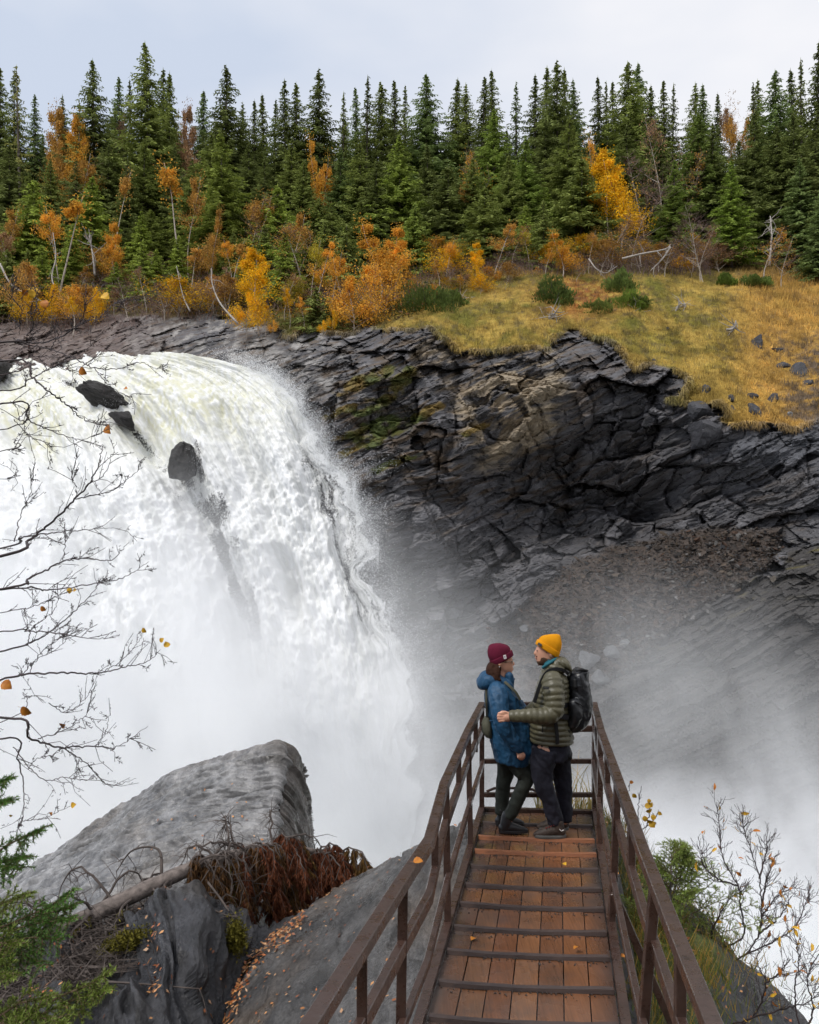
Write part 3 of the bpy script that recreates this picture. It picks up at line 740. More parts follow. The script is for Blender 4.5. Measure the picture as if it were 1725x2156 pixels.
# mist rising from the foot of the fall: one closed volume between the viewpoint and the cliff
def mist_box(name, lo, hi, label, blobs, dens, nscale, nlo, nhi, stretch):
    b = MB(); lo = np.array(lo, float); hi = np.array(hi, float); b.box((lo + hi) / 2, hi - lo)
    t = NT(name); t.t.nodes.remove(t.b)
    vol = t.n('ShaderNodeVolumePrincipled'); t.l(vol.outputs[0], t.out.inputs['Volume'])
    vol.inputs['Color'].default_value = (0.985, 0.99, 1.0, 1)
    vol.inputs['Anisotropy'].default_value = 0.0
    geo = t.n('ShaderNodeNewGeometry'); pos = geo.outputs['Position']
    tot = None
    for (cx, cy_, cz_, rx, ry, rz, roty, k) in blobs:
        mp = t.n('ShaderNodeMapping'); mp.vector_type = 'TEXTURE'
        mp.inputs['Location'].default_value = (cx, cy_, cz_); mp.inputs['Scale'].default_value = (rx, ry, rz); mp.inputs['Rotation'].default_value = (0, roty, 0)
        t.l(pos, mp.inputs['Vector'])
        g = t.n('ShaderNodeTexGradient'); g.gradient_type = 'QUADRATIC_SPHERE'; t.l(mp.outputs[0], g.inputs['Vector'])
        x = t.math('MULTIPLY', g.outputs['Fac'], k)
        tot = x if tot is None else t.math('ADD', tot, x)
    mp = t.n('ShaderNodeMapping'); mp.inputs['Scale'].default_value = stretch; mp.inputs['Rotation'].default_value = (0, R(35), 0); t.l(pos, mp.inputs['Vector'])
    nz = t.noise(nscale, 5, 0.6, mp.outputs[0], 0.6)
    nz = t.math('MAXIMUM', t.math('MULTIPLY_ADD', nz, (nhi - nlo) / 0.4, nlo - 0.3 * (nhi - nlo) / 0.4), 0.0)
    t.l(t.math('MULTIPLY', t.math('MULTIPLY', tot, nz), dens), vol.inputs['Density'])
    o = b.build(name, t.m)
    return tag(o, label, 'mist', kind='stuff')
mist_box('mist', (-55, 16.5, -20), (62, 58, 8), 'white spray mist billowing up from the foot of the fall',
 [(-10, 24, -6.5, 8, 7, 5.5, 0, .75), (-14, 47, -13, 28, 13, 23, 0, 0.9), (-30, 47, -11, 30, 13, 23, 0, 0.9), (-2.6, 57, 2.5, 3.2, 5, 6, R(-18), .16), (-1.2, 55, -4, 4, 5.5, 8, R(-12), .2), (0.2, 53, -10, 5, 6, 9, R(-8), .35), (2, 50, -14, 17, 12, 13, 0, 0.22), (14, 42, -18, 25, 15, 11.5, R(-8), 2.9), (36, 36, -18, 30, 15, 10.5, R(-12), 1.6), (20, 43, -8, 24, 10, 9, R(25), .16), (10, 48, -9, 24, 9, 10, R(-20), 0.06)],
 0.5, 0.17, -0.6, 2.9, (1.0, 1.0, 0.6))

# rock showing through the fall
for i, (u, v, d, px, shp, rot, lb) in enumerate([(212,836,66.6,74,(1.25,.8,.55),(0,R(25),0),'dark rock ledge breaking through the upper waterfall'), (262,882,65.1,54,(1.2,.8,.5),(0,R(42),0),'dark rock just below the ledge in the upper waterfall'), 
        (376,980,61.3,76,(.75,.8,1.0),(0,R(10),0),'square dark rock in the middle of the waterfall'), (-10,780,72,60,(1,1,.9),(0,0,0),'dark rock at the left edge behind the upper cascade'), (20,905,68,30,(1.2,.8,.5),(0,0,0),'low wet rock in the cascade at the far left')]):
    boulder(u, v, d, px * 1.05, shp, 120 + i, lb, (.028, .026, .025), rot, 'waterfall_rock', 'rocks breaking through the waterfall', planes=8, sub=4)
# ------------------------------------------------------------------ forest
def foliage_mat(name, base, rough=0.75, var=0.5, transl=0.0):
    t = NT(name, rough, 0.15)
    oi = t.n('ShaderNodeObjectInfo')
    c = t.mix(1.0, base, oi.outputs['Color'], 'MULTIPLY')
    c = t.mix(1.0, c, t.ramp(t.noise(1.1, 4, 0.6), [(0.3, 1 - var), (0.7, 1 + var)]), 'MULTIPLY')
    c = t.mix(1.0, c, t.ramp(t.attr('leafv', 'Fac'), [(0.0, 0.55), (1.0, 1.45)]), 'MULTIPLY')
    t.col(c)
    if transl:
        tb = t.n('ShaderNodeBsdfTranslucent'); t.l(c, tb.inputs['Color']); mx = t.n('ShaderNodeMixShader'); mx.inputs['Fac'].default_value = transl
        t.l(t.b.outputs[0], mx.inputs[1]); t.l(tb.outputs[0], mx.inputs[2]); t.l(mx.outputs[0], t.out.inputs['Surface'])
    return t.m
M_SPRUCE = foliage_mat('spruce_needles', (0.212, 0.245, 0.07), transl=0.25)
M_LEAF = foliage_mat('birch_leaves', (1.0, 1.0, 1.0), 0.7, 0.25, 0.35)
M_BARK = simple_mat('spruce_bark', (0.13, 0.11, 0.095), 0.9, 0.4, 6)
M_GREYWOOD = simple_mat('grey_dead_wood', (0.36, 0.33, 0.30), 0.85, 0.3, 5)
t = NT('birch_bark', 0.7, 0.2)
t.col(t.mix(t.ramp(t.noise(3.5, 4, 0.7, t.coord('Object', (1, 1, 3))), [(0.52, 0.0), (0.66, 1.0)]), (0.50, 0.44, 0.38), (0.13, 0.10, 0.085)))
M_BIRCH = t.m
M_TWIG = simple_mat('bare_twigs', (0.17, 0.115, 0.10), 0.85, 0.3, 4)

def spruce_geo(H, Rb, seed, dens=1.0, bare=0.10, fluff=1.0):
    """trunk tube + whorls of drooping sprays made of narrow twig blades; returns meshes"""
    r = np.random.default_rng(seed)
    Vs = []; lv = []
    z = H * bare; Rb = Rb * 1.9
    def blade(a, b, w, val):
        a = np.asarray(a); b = np.asarray(b)
        m = a * 0.5 + b * 0.5
        d = b - a; s = np.cross(d, r.normal(0, 1, d.shape) * 0.6 + [0, 0, 1]); s /= np.linalg.norm(s, axis=-1)[..., None] + 1e-9
        s = s * np.asarray(w)[..., None]
        Vs.append(np.stack([a, m + s, b, m - s], 1)); lv.append(np.repeat(val, 4))
    while z < H * 0.985:
        f = z / H
        prof = (1 - f) ** 1.02 * min(1.0, 0.55 + 2.2 * (f - bare) + 0.2)
        rad0 = Rb * prof + 0.04
        nb = int((5.5 + 5 * (1 - f)) * dens)
        a0 = r.uniform(0, 6.28)
        for k in range(max(nb, 3)):
            if r.random() < 0.10: continue
            az = a0 + 2 * PI * k / nb + r.normal(0, 0.22)
            rad = rad0 * r.uniform(0.55, 1.32)
            n = max(3, int(rad / 0.20))
            tt_ = np.linspace(0.08, 1, n)
            droop = (0.02 + 0.62 * (1 - f)) * rad * r.uniform(0.7, 1.3)
            pz = z + r.normal(0, 0.12) - droop * tt_ ** 1.3 + 0.30 * droop * np.clip(tt_ - 0.6, 0, 1) / 0.4 * tt_
            pr = rad * tt_
            dirv = np.array([math.cos(az), math.sin(az), 0]); sd = np.array([-math.sin(az), math.cos(az), 0])
            pt = dirv * pr[:, None] + np.array([0, 0, 1]) * pz[:, None]
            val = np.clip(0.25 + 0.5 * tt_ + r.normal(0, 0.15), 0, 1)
            blade(pt[:-1], pt[1:] + (pt[1:] - pt[:-1]) * 0.5, np.full(n - 1, 0.055), val[1:])
            for sgn in (-1, 1):
                ln = (0.10 + min(.12, .1 * rad) + 0.20 * rad * (1 - tt_ * 0.8)) * r.uniform(0.7, 1.3, n) * fluff
                tip = pt + (dirv * 0.62 + sd * sgn * 0.8)[None] * ln[:, None] + np.array([0, 0, -1.0]) * (ln * r.uniform(0.15, 0.75, n))[:, None]
                blade(pt, tip, 0.045 + 0.05 * ln, np.clip(val + r.normal(0, 0.12, n), 0, 1))
            hn = pt + np.stack([r.normal(0, .08, n), r.normal(0, .08, n), -r.uniform(0.15, 0.45, n) * (0.6 + 0.5 * (1 - f))], -1)
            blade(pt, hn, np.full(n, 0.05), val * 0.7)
        z += (0.20 + 0.20 * (1 - f)) * r.uniform(0.8, 1.2) / dens ** 0.5
    top = np.array([[0, 0, H * 0.95]]); blade(top, top + [[0, 0, H * 0.06]], np.array([0.05]), np.array([0.8]))
    V = np.concatenate(Vs).reshape(-1, 3)
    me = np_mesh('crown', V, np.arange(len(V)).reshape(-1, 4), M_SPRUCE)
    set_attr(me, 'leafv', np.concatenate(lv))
    tb = MB(); tb.tube([(0, 0, -1.2), (0.02, 0, H * 0.3), (0, 0.02, H * 0.7), (0, 0, H * 0.99)], [0.011 * H + .03, 0.0085 * H, 0.005 * H, 0.01], 6)
    return tb.mesh('trunk', M_BARK, True), me, H
SPR = [spruce_geo(15, 2.3, 1), spruce_geo(15, 1.9, 2, 1.0), spruce_geo(15, 2.7, 3, 1.1), spruce_geo(15, 1.5, 4, 0.9, 0.14), spruce_geo(15, 2.1, 5, 0.85),
       spruce_geo(15, 1.25, 6, 0.8, 0.18, 0.85), spruce_geo(15, 2.4, 7, 1.05), spruce_geo(8, 2.1, 8, 1.1, 0.03), spruce_geo(8, 1.7, 9, 1.15, 0.03), spruce_geo(3.0, 1.3, 10, 1.1, 0.0), spruce_geo(15, 1.2, 12, 0.45, 0.2, 0.6)]

def ordw(n):
    one = ['', 'first', 'second', 'third', 'fourth', 'fifth', 'sixth', 'seventh', 'eighth', 'ninth', 'tenth', 'eleventh', 'twelfth', 'thirteenth', 'fourteenth', 'fifteenth', 'sixteenth', 'seventeenth', 'eighteenth', 'nineteenth']
    ten = {2: 'twenty', 3: 'thirty', 4: 'forty', 5: 'fifty', 6: 'sixty', 7: 'seventy'}
    if n < 20: return one[n]
    return ten[n // 10] + ('-' + one[n % 10] if n % 10 else '')[:] if n % 10 else ten[n // 10][:-1] + 'ieth'

def add_spruce(u, vtop, d, var, wid=1.0, tint=(1, 1, 1), label='', group=None, name='spruce_tree', lean=0.0):
    v0, b = ground_at(u, d)
    top = P(u, vtop, d)
    h = max(top.z - b.z, 0.8)
    tm, cm, H0 = SPR[var]
    root = empty(name, (b.x, b.y, b.z - 0.15), random.uniform(0, 6.28))
    s = h / H0
    sx = min(max(s, 0.62), 1.3) * wid * 1.12
    root.scale = (sx, sx, s); root.rotation_euler[0] = lean + random.uniform(-.035, .035)
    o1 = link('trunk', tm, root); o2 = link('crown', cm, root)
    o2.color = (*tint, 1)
    tag(root, label, 'spruce tree', group)
    return root

G_LIGHT, G_MID, G_DARK, G_BLUE = (1.25, 1.35, 0.85), (0.98, 1.0, 0.9), (0.74, 0.76, 0.78), (0.85, 0.98, 1.1)
# tops of the skyline spruces as surveyed: (u, row of the top, kind of shape, width)
sky_l = [(2,135,1,.9),(30,138,4,.8),(45,135,10,1.),(75,196,1,.8),(134,193,0,.7),(167,207,0,.75),(201,123,2,.95),(237,210,0,.75),(253,160,1,.85),(284,167,5,.9),(320,84,2,1.05),(345,141,1,1.),(358,148,3,1.),
 (424,182,1,.95),(475,133,6,1.1),(510,208,0,.8),(536,206,3,.9),(560,192,3,1.),(575,203,5,1.),(602,163,1,.9),(626,170,1,.9),(674,137,6,1.),(722,193,5,.9),(755,178,3,.9),(771,160,5,1.),(805,171,6,1.15),(836,163,3,.95),(854,176,5,1.)]
sky_r = [(899,151,2,1.05),(955,161,1,1.),(981,172,0,.9),(1011,155,3,1.),(1038,143,3,1.05),(1087,168,5,1.),(1127,153,3,1.),(1152,136,1,.95),(1174,121,6,1.),(1190,139,3,.95),(1211,157,0,.85),(1264,157,3,.95),(1277,168,5,.85),(1293,166,3,.9),
 (1331,125,2,1.05),(1345,131,6,1.),(1372,171,1,.9),(1400,163,3,.95),(1415,176,5,.9),(1465,171,0,.95),(1486,173,1,.9),(1511,192,3,.9),(1541,242,5,1.),(1591,171,5,.9),(1602,161,1,.95),(1637,143,2,1.),(1675,141,1,.95),(1690,119,5,.9),(1716,86,1,1.)]
hgt = {320: 'tallest', 201: 'tall', 674: 'tall', 475: 'tall', 899: 'broad', 1174: 'tall', 1331: 'broad', 805: 'broad', 1716: 'tall', 45: 'thin half-bare', 1087: 'ragged narrow', 722: 'small narrow'}
sky_all = sky_l + sky_r
for i, (u, v, k, w) in enumerate(sky_all):
    d = 104 + 9 * hsh(i, 1, 3) - (6 if v < 130 else 0)
    tint = tuple(np.array([G_MID, G_DARK, G_MID, G_BLUE, G_DARK][i % 5]) * (0.8 + 0.3 * hsh(i, 2, 5)))
    if k == 10: tint = (1.5, 1.3, 1.4)
    add_spruce(u, v, d, k, w, tint, f"{hgt.get(u, 'slender' if k in (3, 5) else 'dark green')} spruce, {ordw(i + 1)} pointed top along the skyline from the left", 'spruces on the skyline')
# spruces of the lower ranks whose tops show in front of the skyline ones
mid = [(20,300,98,2,1.1,G_DARK),(62,360,93,6,1.2,G_MID),(75,375,90,7,1.,G_LIGHT),(110,330,99,0,1.,G_MID),(160,330,97,0,1.,G_DARK),(190,365,91,8,1.1,G_LIGHT),(225,300,100,2,1.,G_DARK),(300,290,99,6,1.2,G_MID),(375,300,99,0,1.,G_DARK),
 (270,330,96,1,1.2,G_DARK),(445,275,97,2,1.15,G_MID),(468,272,91,6,1.15,(1.1,1.15,.85)),(520,300,97,2,1.1,G_DARK),(405,330,95,0,1.1,G_MID),(582,384,88,7,1.,G_LIGHT),(560,330,95,6,1.1,G_DARK),(612,290,97,0,1.1,G_MID),(640,330,94,2,1.,G_MID),(715,310,96,6,1.15,G_BLUE),(700,420,88,8,1.,G_MID),
 (760,300,95,2,1.1,G_MID),(842,282,93,2,1.1,(1.15,1.25,.85)),(790,330,92,6,1.1,G_DARK),(730,470,84,9,1.2,G_MID),(875,420,85,8,1.,(1.1,1.2,.95)),(905,300,97,6,1.1,G_DARK),(945,345,92,7,1.3,G_DARK),(990,330,92,2,1.1,G_MID),(1040,225,97,2,1.05,(1.05,1.2,.85)),(1107,282,92,6,1.05,(1.0,1.15,.85)),
 (1070,320,90,2,1.1,G_MID),(1150,250,99,2,1.1,G_DARK),(1192,240,94,6,1.15,G_MID),(1225,330,89,7,1.2,G_MID),(1020,390,87,7,1.25,G_MID),(1258,300,98,2,1.1,G_DARK),(1320,260,100,6,1.2,G_DARK),(1417,330,88,1,1.3,(1.0,1.15,.9)),(1390,280,98,2,1.1,G_DARK),
 (1470,235,97,2,1.15,(.8,.9,.75)),(1497,255,95,6,1.,G_DARK),(1540,332,85,1,1.2,(1.15,1.35,.85)),(1555,290,95,2,1.,G_DARK),(1590,230,93,6,1.1,G_DARK),(1635,260,91,2,1.15,G_DARK),(1672,235,90,2,1.1,G_DARK),(1712,240,88,6,1.15,G_DARK),(1690,330,86,2,1.,G_BLUE),(1725,390,82,6,1.0,G_BLUE)]
for i, (u, v, d, k, w, tint) in enumerate(sorted(mid, key=lambda m: m[0])):
    look = 'bright green' if tint[1] > 1.15 else ('bluish green' if tint[2] > 1 else ('deep green' if tint[1] < 0.7 else 'mid green'))
    add_spruce(u, v, d, k, w, tint, f"{look} spruce in front of the skyline trees, {ordw(i + 1)} of that rank from the left", 'spruces in front of the skyline trees')
# the dense filling behind and between, nothing but bits of crowns showing
k = 0
for row, (d, vv, n) in enumerate([(118, 275, 34), (112, 335, 34), (100, 400, 32), (94, 440, 26)]):
    for j in range(n):
        u = -60 + (j + random.uniform(0.1, 0.9)) * 1860 / n
        if row == 3 and 1300 < u < 1500: continue
        add_spruce(u, vv + random.uniform(-30, 40), d + random.uniform(-3, 3), random.choice([0, 1, 2, 6, 2]), random.uniform(1.0, 1.3), tuple(np.array(random.choice([G_DARK, G_DARK, G_MID])) * random.uniform(0.75, 1.1)),
                   'dark spruce deep in the forest, only parts of its crown showing between others', 'spruces deep in the forest')
# low spruces and junipers along the cliff top
low = [(600,480,80,7,.9,G_LIGHT),(650,470,84,8,.9,G_MID),(665,600,72.5,9,1.,G_MID),(505,555,80,8,.9,G_MID),(330,520,84,7,.9,G_LIGHT),(375,490,85,8,.9,G_LIGHT),(60,520,85,8,1.,G_MID),(150,470,87,8,.9,G_LIGHT),(690,640,71,9,1.1,G_DARK),(1340,625,73,9,1.05,G_DARK),
       (905,600,77,9,1.2,G_DARK),(770,640,71.5,9,1.,G_DARK),(1000,560,81,9,1.,G_MID)]
_rl = random.Random(31)
for q_ in range(34):
    u_ = _rl.uniform(-30, 1250) if q_ % 3 else _rl.uniform(-30, 700); d_ = _rl.uniform(80, 93)
    low.append((u_, ground_at(u_, d_)[0] - _rl.uniform(70, 150), d_, _rl.choice([7, 8, 7]), _rl.uniform(.75, 1.0), _rl.choice([G_LIGHT, G_MID, G_MID, (1.1, 1.2, .8)])))
for i, (u, v, d, k, w, tint) in enumerate(sorted(low, key=lambda m: m[0])):
    add_spruce(u, v, d, k, w, tint, f"young low spruce at the forest edge above the rocks, {ordw(i + 1)} such from the left", 'young spruces at the forest edge', 'young_spruce')
def juniper(u, v, d, w, h, label, tint):
    b = P(u, v, d); w *= 1.5; h *= 1.6; tint = tuple(np.array(tint) * .6)
    r = np.random.default_rng(int(u)); n = 5000
    q = r.normal(0, 1, (n, 3)); q /= np.linalg.norm(q, axis=1)[:, None]; q[:, 2] = np.abs(q[:, 2]); rr = r.uniform(0.45, 1, n) ** 0.5
    base = q * rr[:, None] * [w, w, h]; base = base * (0.8 + 0.5 * (pnoise(base[:, 0] * 1.2 + u, base[:, 1] * 1.2, base[:, 2] * 1.2)))[:, None]
    tip = base + (q * 0.5 + [0, 0, 0.6]) * r.uniform(0.15, 0.4, (n, 1)); s = r.normal(0, 0.03, (n, 3)); m = (base + tip) / 2
    V = np.stack([base, m + s, tip, m - s], 1).reshape(-1, 3)
    me = np_mesh('bush_foliage', V, np.arange(len(V)).reshape(-1, 4), M_SPRUCE); set_attr(me, 'leafv', np.repeat(np.clip(rr + r.normal(0, .2, n), 0, 1), 4))
    root = empty('juniper_bush', b - Vector((0, 0, 0.2))); o = link('foliage', me, root); o.color = (*tint, 1)
    st = MB()
    for k in range(7):
        a = k * 0.9; st.tube([(0, 0, 0), (math.cos(a) * w * .3, math.sin(a) * w * .3, h * .4), (math.cos(a) * w * .6, math.sin(a) * w * .6, h * .7)], [0.04, 0.03, 0.012], 5)
    st.build('stems', M_BARK, root)
    tag(root, label, 'bush')
juniper(1163, 650, 74, 1.45, 1.9, 'round dark green juniper bush on the grass brow, left of the bigger bushes', (0.62, 0.75, 0.62))
juniper(1305, 622, 76, 1.2, 1.5, 'green juniper bush on the grass brow, topmost of the cluster', (0.9, 1.05, 0.9))
juniper(1330, 665, 73, 1.1, 1.6, 'green juniper bush low in the cluster beside a dead stump', (1.0, 1.2, 0.7))
juniper(1262, 672, 73, 1.5, 1.1, 'grey green sprawling juniper bush at the lower left of the cluster', (0.9, 0.95, 0.75))
juniper(1590, 605, 79, 1.0, 0.9, 'small juniper bush under the bright green spruce at the crest', (0.85, 1.0, 0.8))
juniper(1530, 602, 79.5, 0.7, 0.8, 'tiny juniper bush alone on the grass crest', (0.9, 1.1, 0.7))
juniper(900, 665, 72, 1.9, 1.7, 'dark juniper bush where the forest meets the grass, left of the hillside', (0.6, 0.72, 0.6))
juniper(950, 650, 74, 1.3, 1.0, 'low juniper bush beside the grass, right of a darker one', (0.7, 0.8, 0.65))

# ---- birches
def birch_geo(H, seed, nleaf, lean=0.1, spread=0.42, lo=0.3, limbs=9, rise=0.9, tw=70, lsz=0.062):
    r = np.random.default_rng(seed)
    tb = MB(); tw_ = MB()
    n = 8; zz = np.linspace(0, 1, n)
    bend = r.normal(0, 0.06, 2)
    tx = H * (lean * zz ** 1.4 + bend[0] * np.sin(zz * 5) * 0.5); ty = H * (bend[1] * np.sin(zz * 4) * 0.5)
    tr = np.stack([tx, ty, H * (zz * 1.0)], -1)
    tb.tube(np.concatenate([[[tr[0, 0] - .05, 0, -0.8]], tr]), np.concatenate([[0.010 * H + 0.01], np.linspace(0.008 * H + 0.01, 0.008, n)]), 5)
    ends = []
    for k in range(limbs):
        f = r.uniform(lo, 0.95); p = np.array([np.interp(f, zz, tr[:, i]) for i in range(3)])
        az = r.uniform(0, 6.28); ln = H * spread * (1.15 - f) * r.uniform(0.6, 1.2)
        d = np.array([math.cos(az), math.sin(az), rise * r.uniform(0.5, 1.3)]); d /= np.linalg.norm(d)
        q = [p, p + d * ln * .5 + r.normal(0, .05 * ln, 3), p + d * ln + r.normal(0, .08 * ln, 3)]
        tb.tube(q, [0.004 * H * (1.2 - f) + .006, 0.011, 0.005], 4, False)
        for m in range(5): ends.append((q[1] * (1 - m / 5) + q[2] * m / 5, ln * 0.35))
    for f in np.linspace(max(lo, .4), 1, 6): ends.append((np.array([np.interp(f, zz, tr[:, i]) for i in range(3)]), H * 0.1))
    E = np.array([e[0] for e in ends]); S = np.array([e[1] for e in ends])
    for k in range(tw):
        i = r.integers(len(E)); d = r.normal(0, 1, 3); d[2] = abs(d[2]) * 0.8 + .2; d /= np.linalg.norm(d); q = E[i] + d * S[i] * r.uniform(0.8, 1.8)
        tw_.tube([E[i], (E[i] + q) / 2 + r.normal(0, .05, 3), q], [0.011, 0.008, 0.005], 3, False)
    me = None
    if nleaf:
        nleaf = int(nleaf * 1.6); i = r.integers(len(E), size=nleaf)
        c = E[i] + np.clip(r.normal(0, 1, (nleaf, 3)), -1.5, 1.5) * np.maximum(S[i], 0.28)[:, None] * [0.52, 0.52, 0.52]
        a = r.normal(0, 1, (nleaf, 3)); a /= np.linalg.norm(a, axis=1)[:, None]; b = np.cross(a, r.normal(0, 1, (nleaf, 3))); b /= np.linalg.norm(b, axis=1)[:, None]
        sz = lsz * r.uniform(0.6, 1.25, (nleaf, 1))
        V = np.stack([c - a * sz, c + b * sz * .7, c + a * sz, c - b * sz * .7], 1).reshape(-1, 3)
        me = np_mesh('leaves', V, np.arange(len(V)).reshape(-1, 4), M_LEAF)
        cl = pnoise(c[:, 0] * 1.3, c[:, 1] * 1.3, c[:, 2] * 1.3)
        set_attr(me, 'leafv', np.repeat(np.clip(0.5 + 0.45 * cl + r.normal(0, .2, nleaf), 0, 1), 4))
    return tb.mesh('trunk', M_BIRCH, True), tw_.mesh('twigs', M_TWIG), me, H
BIR = {'full': [birch_geo(7, 21, 5200, .05, .40, .15, 16), birch_geo(7, 22, 4600, .12, .36, .15, 15)],
       'open': [birch_geo(7, 31, 1500, .15, .38, .45, 10), birch_geo(7, 32, 1300, -.12, .34, .5, 9), birch_geo(7, 33, 1700, .3, .34, .45, 11)],
       'thin': [birch_geo(7, 41, 420, .2, .45, .3, 12, tw=240), birch_geo(7, 42, 520, -.2, .5, .25, 13, tw=260)],
       'bare': [birch_geo(7, 51, 60, .25, .55, .15, 18, tw=420), birch_geo(7, 52, 40, -.3, .55, .15, 18, tw=420)],
       'bush': [birch_geo(4, 61, 3800, .1, .62, .05, 20, tw=150), birch_geo(4, 62, 2600, -.1, .7, .05, 20, tw=200)],
       'stem': [birch_geo(7, 71, 700, .22, .22, .72, 6, tw=60), birch_geo(7, 72, 820, -.2, .24, .7, 7, tw=60)]}
YEL, ORA, DOR, RUS, YGR = (0.85, 0.50, 0.02), (0.78, 0.42, 0.06), (0.60, 0.34, 0.08), (0.42, 0.25, 0.13), (0.52, 0.44, 0.05)
cname = {YEL: 'golden yellow', ORA: 'orange', DOR: 'dull orange', RUS: 'russet', YGR: 'yellow green'}
bir = [  # u of the base, row of the top, depth, kind, which, colour, width
 (545,527,71.5,'full',0,YEL,.95),(520,615,70.5,'bush',0,YEL,.8),(745,585,70,'bush',0,ORA,1.0),(800,470,74,'full',1,ORA,1.),(830,480,75,'full',0,ORA,.8),(780,560,72,'bush',1,ORA,1.),(1000,512,78,'full',0,YEL,.8),(1003,560,77,'bush',0,YEL,.5),
 (940,500,80,'open',0,ORA,1.),(925,540,78,'open',1,DOR,.9),(1040,465,81,'open',2,DOR,1.2),(1080,470,82,'thin',0,DOR,1.2),(1115,480,82,'open',0,YGR,1.),(1185,490,80,'full',1,ORA,1.25),(1150,520,79,'open',1,ORA,1.),(1240,480,81,'open',0,DOR,1.),
 (1285,320,88,'full',0,YEL,.9),(1305,330,87,'full',1,YEL,.85),(1258,290,95,'open',1,ORA,.8),(1290,450,81,'thin',0,DOR,1.2),(1330,450,82,'thin',1,ORA,1.),(1360,340,88,'bare',0,RUS,.9),(1395,255,96,'thin',1,RUS,.9),(1440,320,95,'thin',0,DOR,.8),
 (1480,440,80,'bare',1,RUS,1.1),(1475,470,80,'thin',0,RUS,1.0),(1400,500,80,'bare',0,RUS,1.),(1350,505,80,'bare',1,RUS,1.),(1610,480,79,'thin',0,ORA,1.2),(1645,500,79,'thin',1,DOR,1.),(1530,230,108,'open',0,DOR,.7),(1562,245,108,'open',1,DOR,.7),(1520,210,110,'open',0,RUS,.7),(1700,380,98,'open',1,ORA,.7),
 (120,418,83,'stem',0,ORA,1.4),(125,430,84,'open',0,ORA,.8),(235,470,85,'full',0,ORA,.55),(240,490,85,'open',1,ORA,1.),(115,235,104,'full',0,DOR,.8),(140,250,103,'full',1,DOR,.75),(170,250,102,'full',0,ORA,.7),(160,320,98,'open',0,DOR,1.),
 (395,345,86,'stem',1,ORA,1.3),(398,370,87,'open',1,DOR,.8),(232,355,88,'stem',0,DOR,.9),(392,230,104,'full',0,RUS,.55),(400,250,104,'open',1,RUS,.7),(280,240,106,'thin',1,RUS,.8),(450,440,86,'full',1,DOR,.45),(525,405,88,'open',0,DOR,1.),(535,420,88,'thin',0,DOR,1.),
 (490,500,84,'open',0,ORA,.9),(500,520,82,'open',2,ORA,.8),(390,515,79,'stem',1,DOR,1.1),(480,500,78,'stem',0,DOR,.9),(450,560,78,'thin',0,RUS,1.2),(420,570,78,'bare',0,RUS,1.),(615,445,82,'open',1,DOR,1.),(640,470,80,'thin',1,DOR,1.2),(655,500,77,'open',0,YGR,.8),(665,510,76,'open',2,ORA,.9),
 (700,530,75,'open',0,ORA,1.),(720,540,73,'open',1,ORA,.9),(610,600,72,'open',1,YEL,.9),(600,575,74,'thin',0,DOR,1.),(670,295,97,'full',1,ORA,.5),(675,330,96,'open',0,ORA,.6),(1010,320,95,'thin',1,ORA,.7),(970,370,92,'open',0,DOR,.5),
 (25,480,85,'open',0,RUS,1.),(15,440,88,'open',1,DOR,1.),(60,555,80,'bush',1,DOR,.8),(110,600,79,'bush',0,YEL,.8),(160,600,78.5,'bush',1,ORA,.8),(200,605,78,'bush',0,YEL,.6),(60,610,79,'bush',1,YEL,.7),(30,560,81,'thin',0,RUS,1.1),(270,580,78,'bare',1,RUS,1.),(310,560,79,'thin',1,RUS,1.1),(345,590,77,'bare',0,RUS,.9),
 (560,640,70,'bush',1,YEL,.7),(640,620,71,'open',1,ORA,.8),(850,560,76,'open',0,DOR,.9),(860,600,74,'thin',0,RUS,1.1),(700,650,70,'bush',0,YEL,.45),(575,690,67,'bush',0,ORA,.4),(680,690,68.5,'bush',0,YEL,.4),(1050,530,81,'bare',0,RUS,1.1),(1100,535,81,'bare',1,RUS,1.),(1265,520,80,'bare',0,RUS,1.),(965,600,77,'thin',1,RUS,1.),
 (1120,560,79.5,'thin',1,ORA,.8),(1215,560,78.5,'thin',0,DOR,.8),(1048,580,79,'bush',0,ORA,.35)]
kn = {'full': 'birch with a dense {c} crown', 'open': 'birch with a loose {c} crown', 'thin': 'thinly leaved birch with {c} leaves', 'bare': 'leafless purplish birch', 'bush': 'low {c} birch bush', 'stem': 'bare-stemmed birch with a {c} top'}
cnt = {}
for (u, v, d, kd, wh, colr, wd) in sorted(bir, key=lambda b: b[0]):
    v0, b = ground_at(u, d); h = max(P(u, v, d).z - b.z, 1.0)
    tm, wm, lm, H0 = BIR[kd][wh]
    root = empty('birch_bush' if kd == 'bush' else 'birch_tree', (b.x, b.y, b.z - 0.1), random.uniform(-0.5, 0.5) + (PI if random.random() < 0.3 else 0))
    s = h / H0; sx = max(0.5, min(s, 1.3)) * wd * (1.25 if kd in ('full',) else 1.1)
    root.scale = (sx, sx, s)
    link('trunk', tm, root); tag(link('twigs', wm, root), kind='stuff')
    if lm: o = tag(link('leaves', lm, root), kind='stuff'); kc = random.uniform(.85, 1.1); o.color = (*[c_ * kc for c_ in colr], 1)
    key = (kd, cname[colr] if kd != 'bare' else ''); cnt[key] = cnt.get(key, 0) + 1
    tag(root, kn[kd].format(c=cname[colr]) + f", {ordw(cnt[key])} of its kind from the left", 'birch', 'autumn birches along the forest edge')

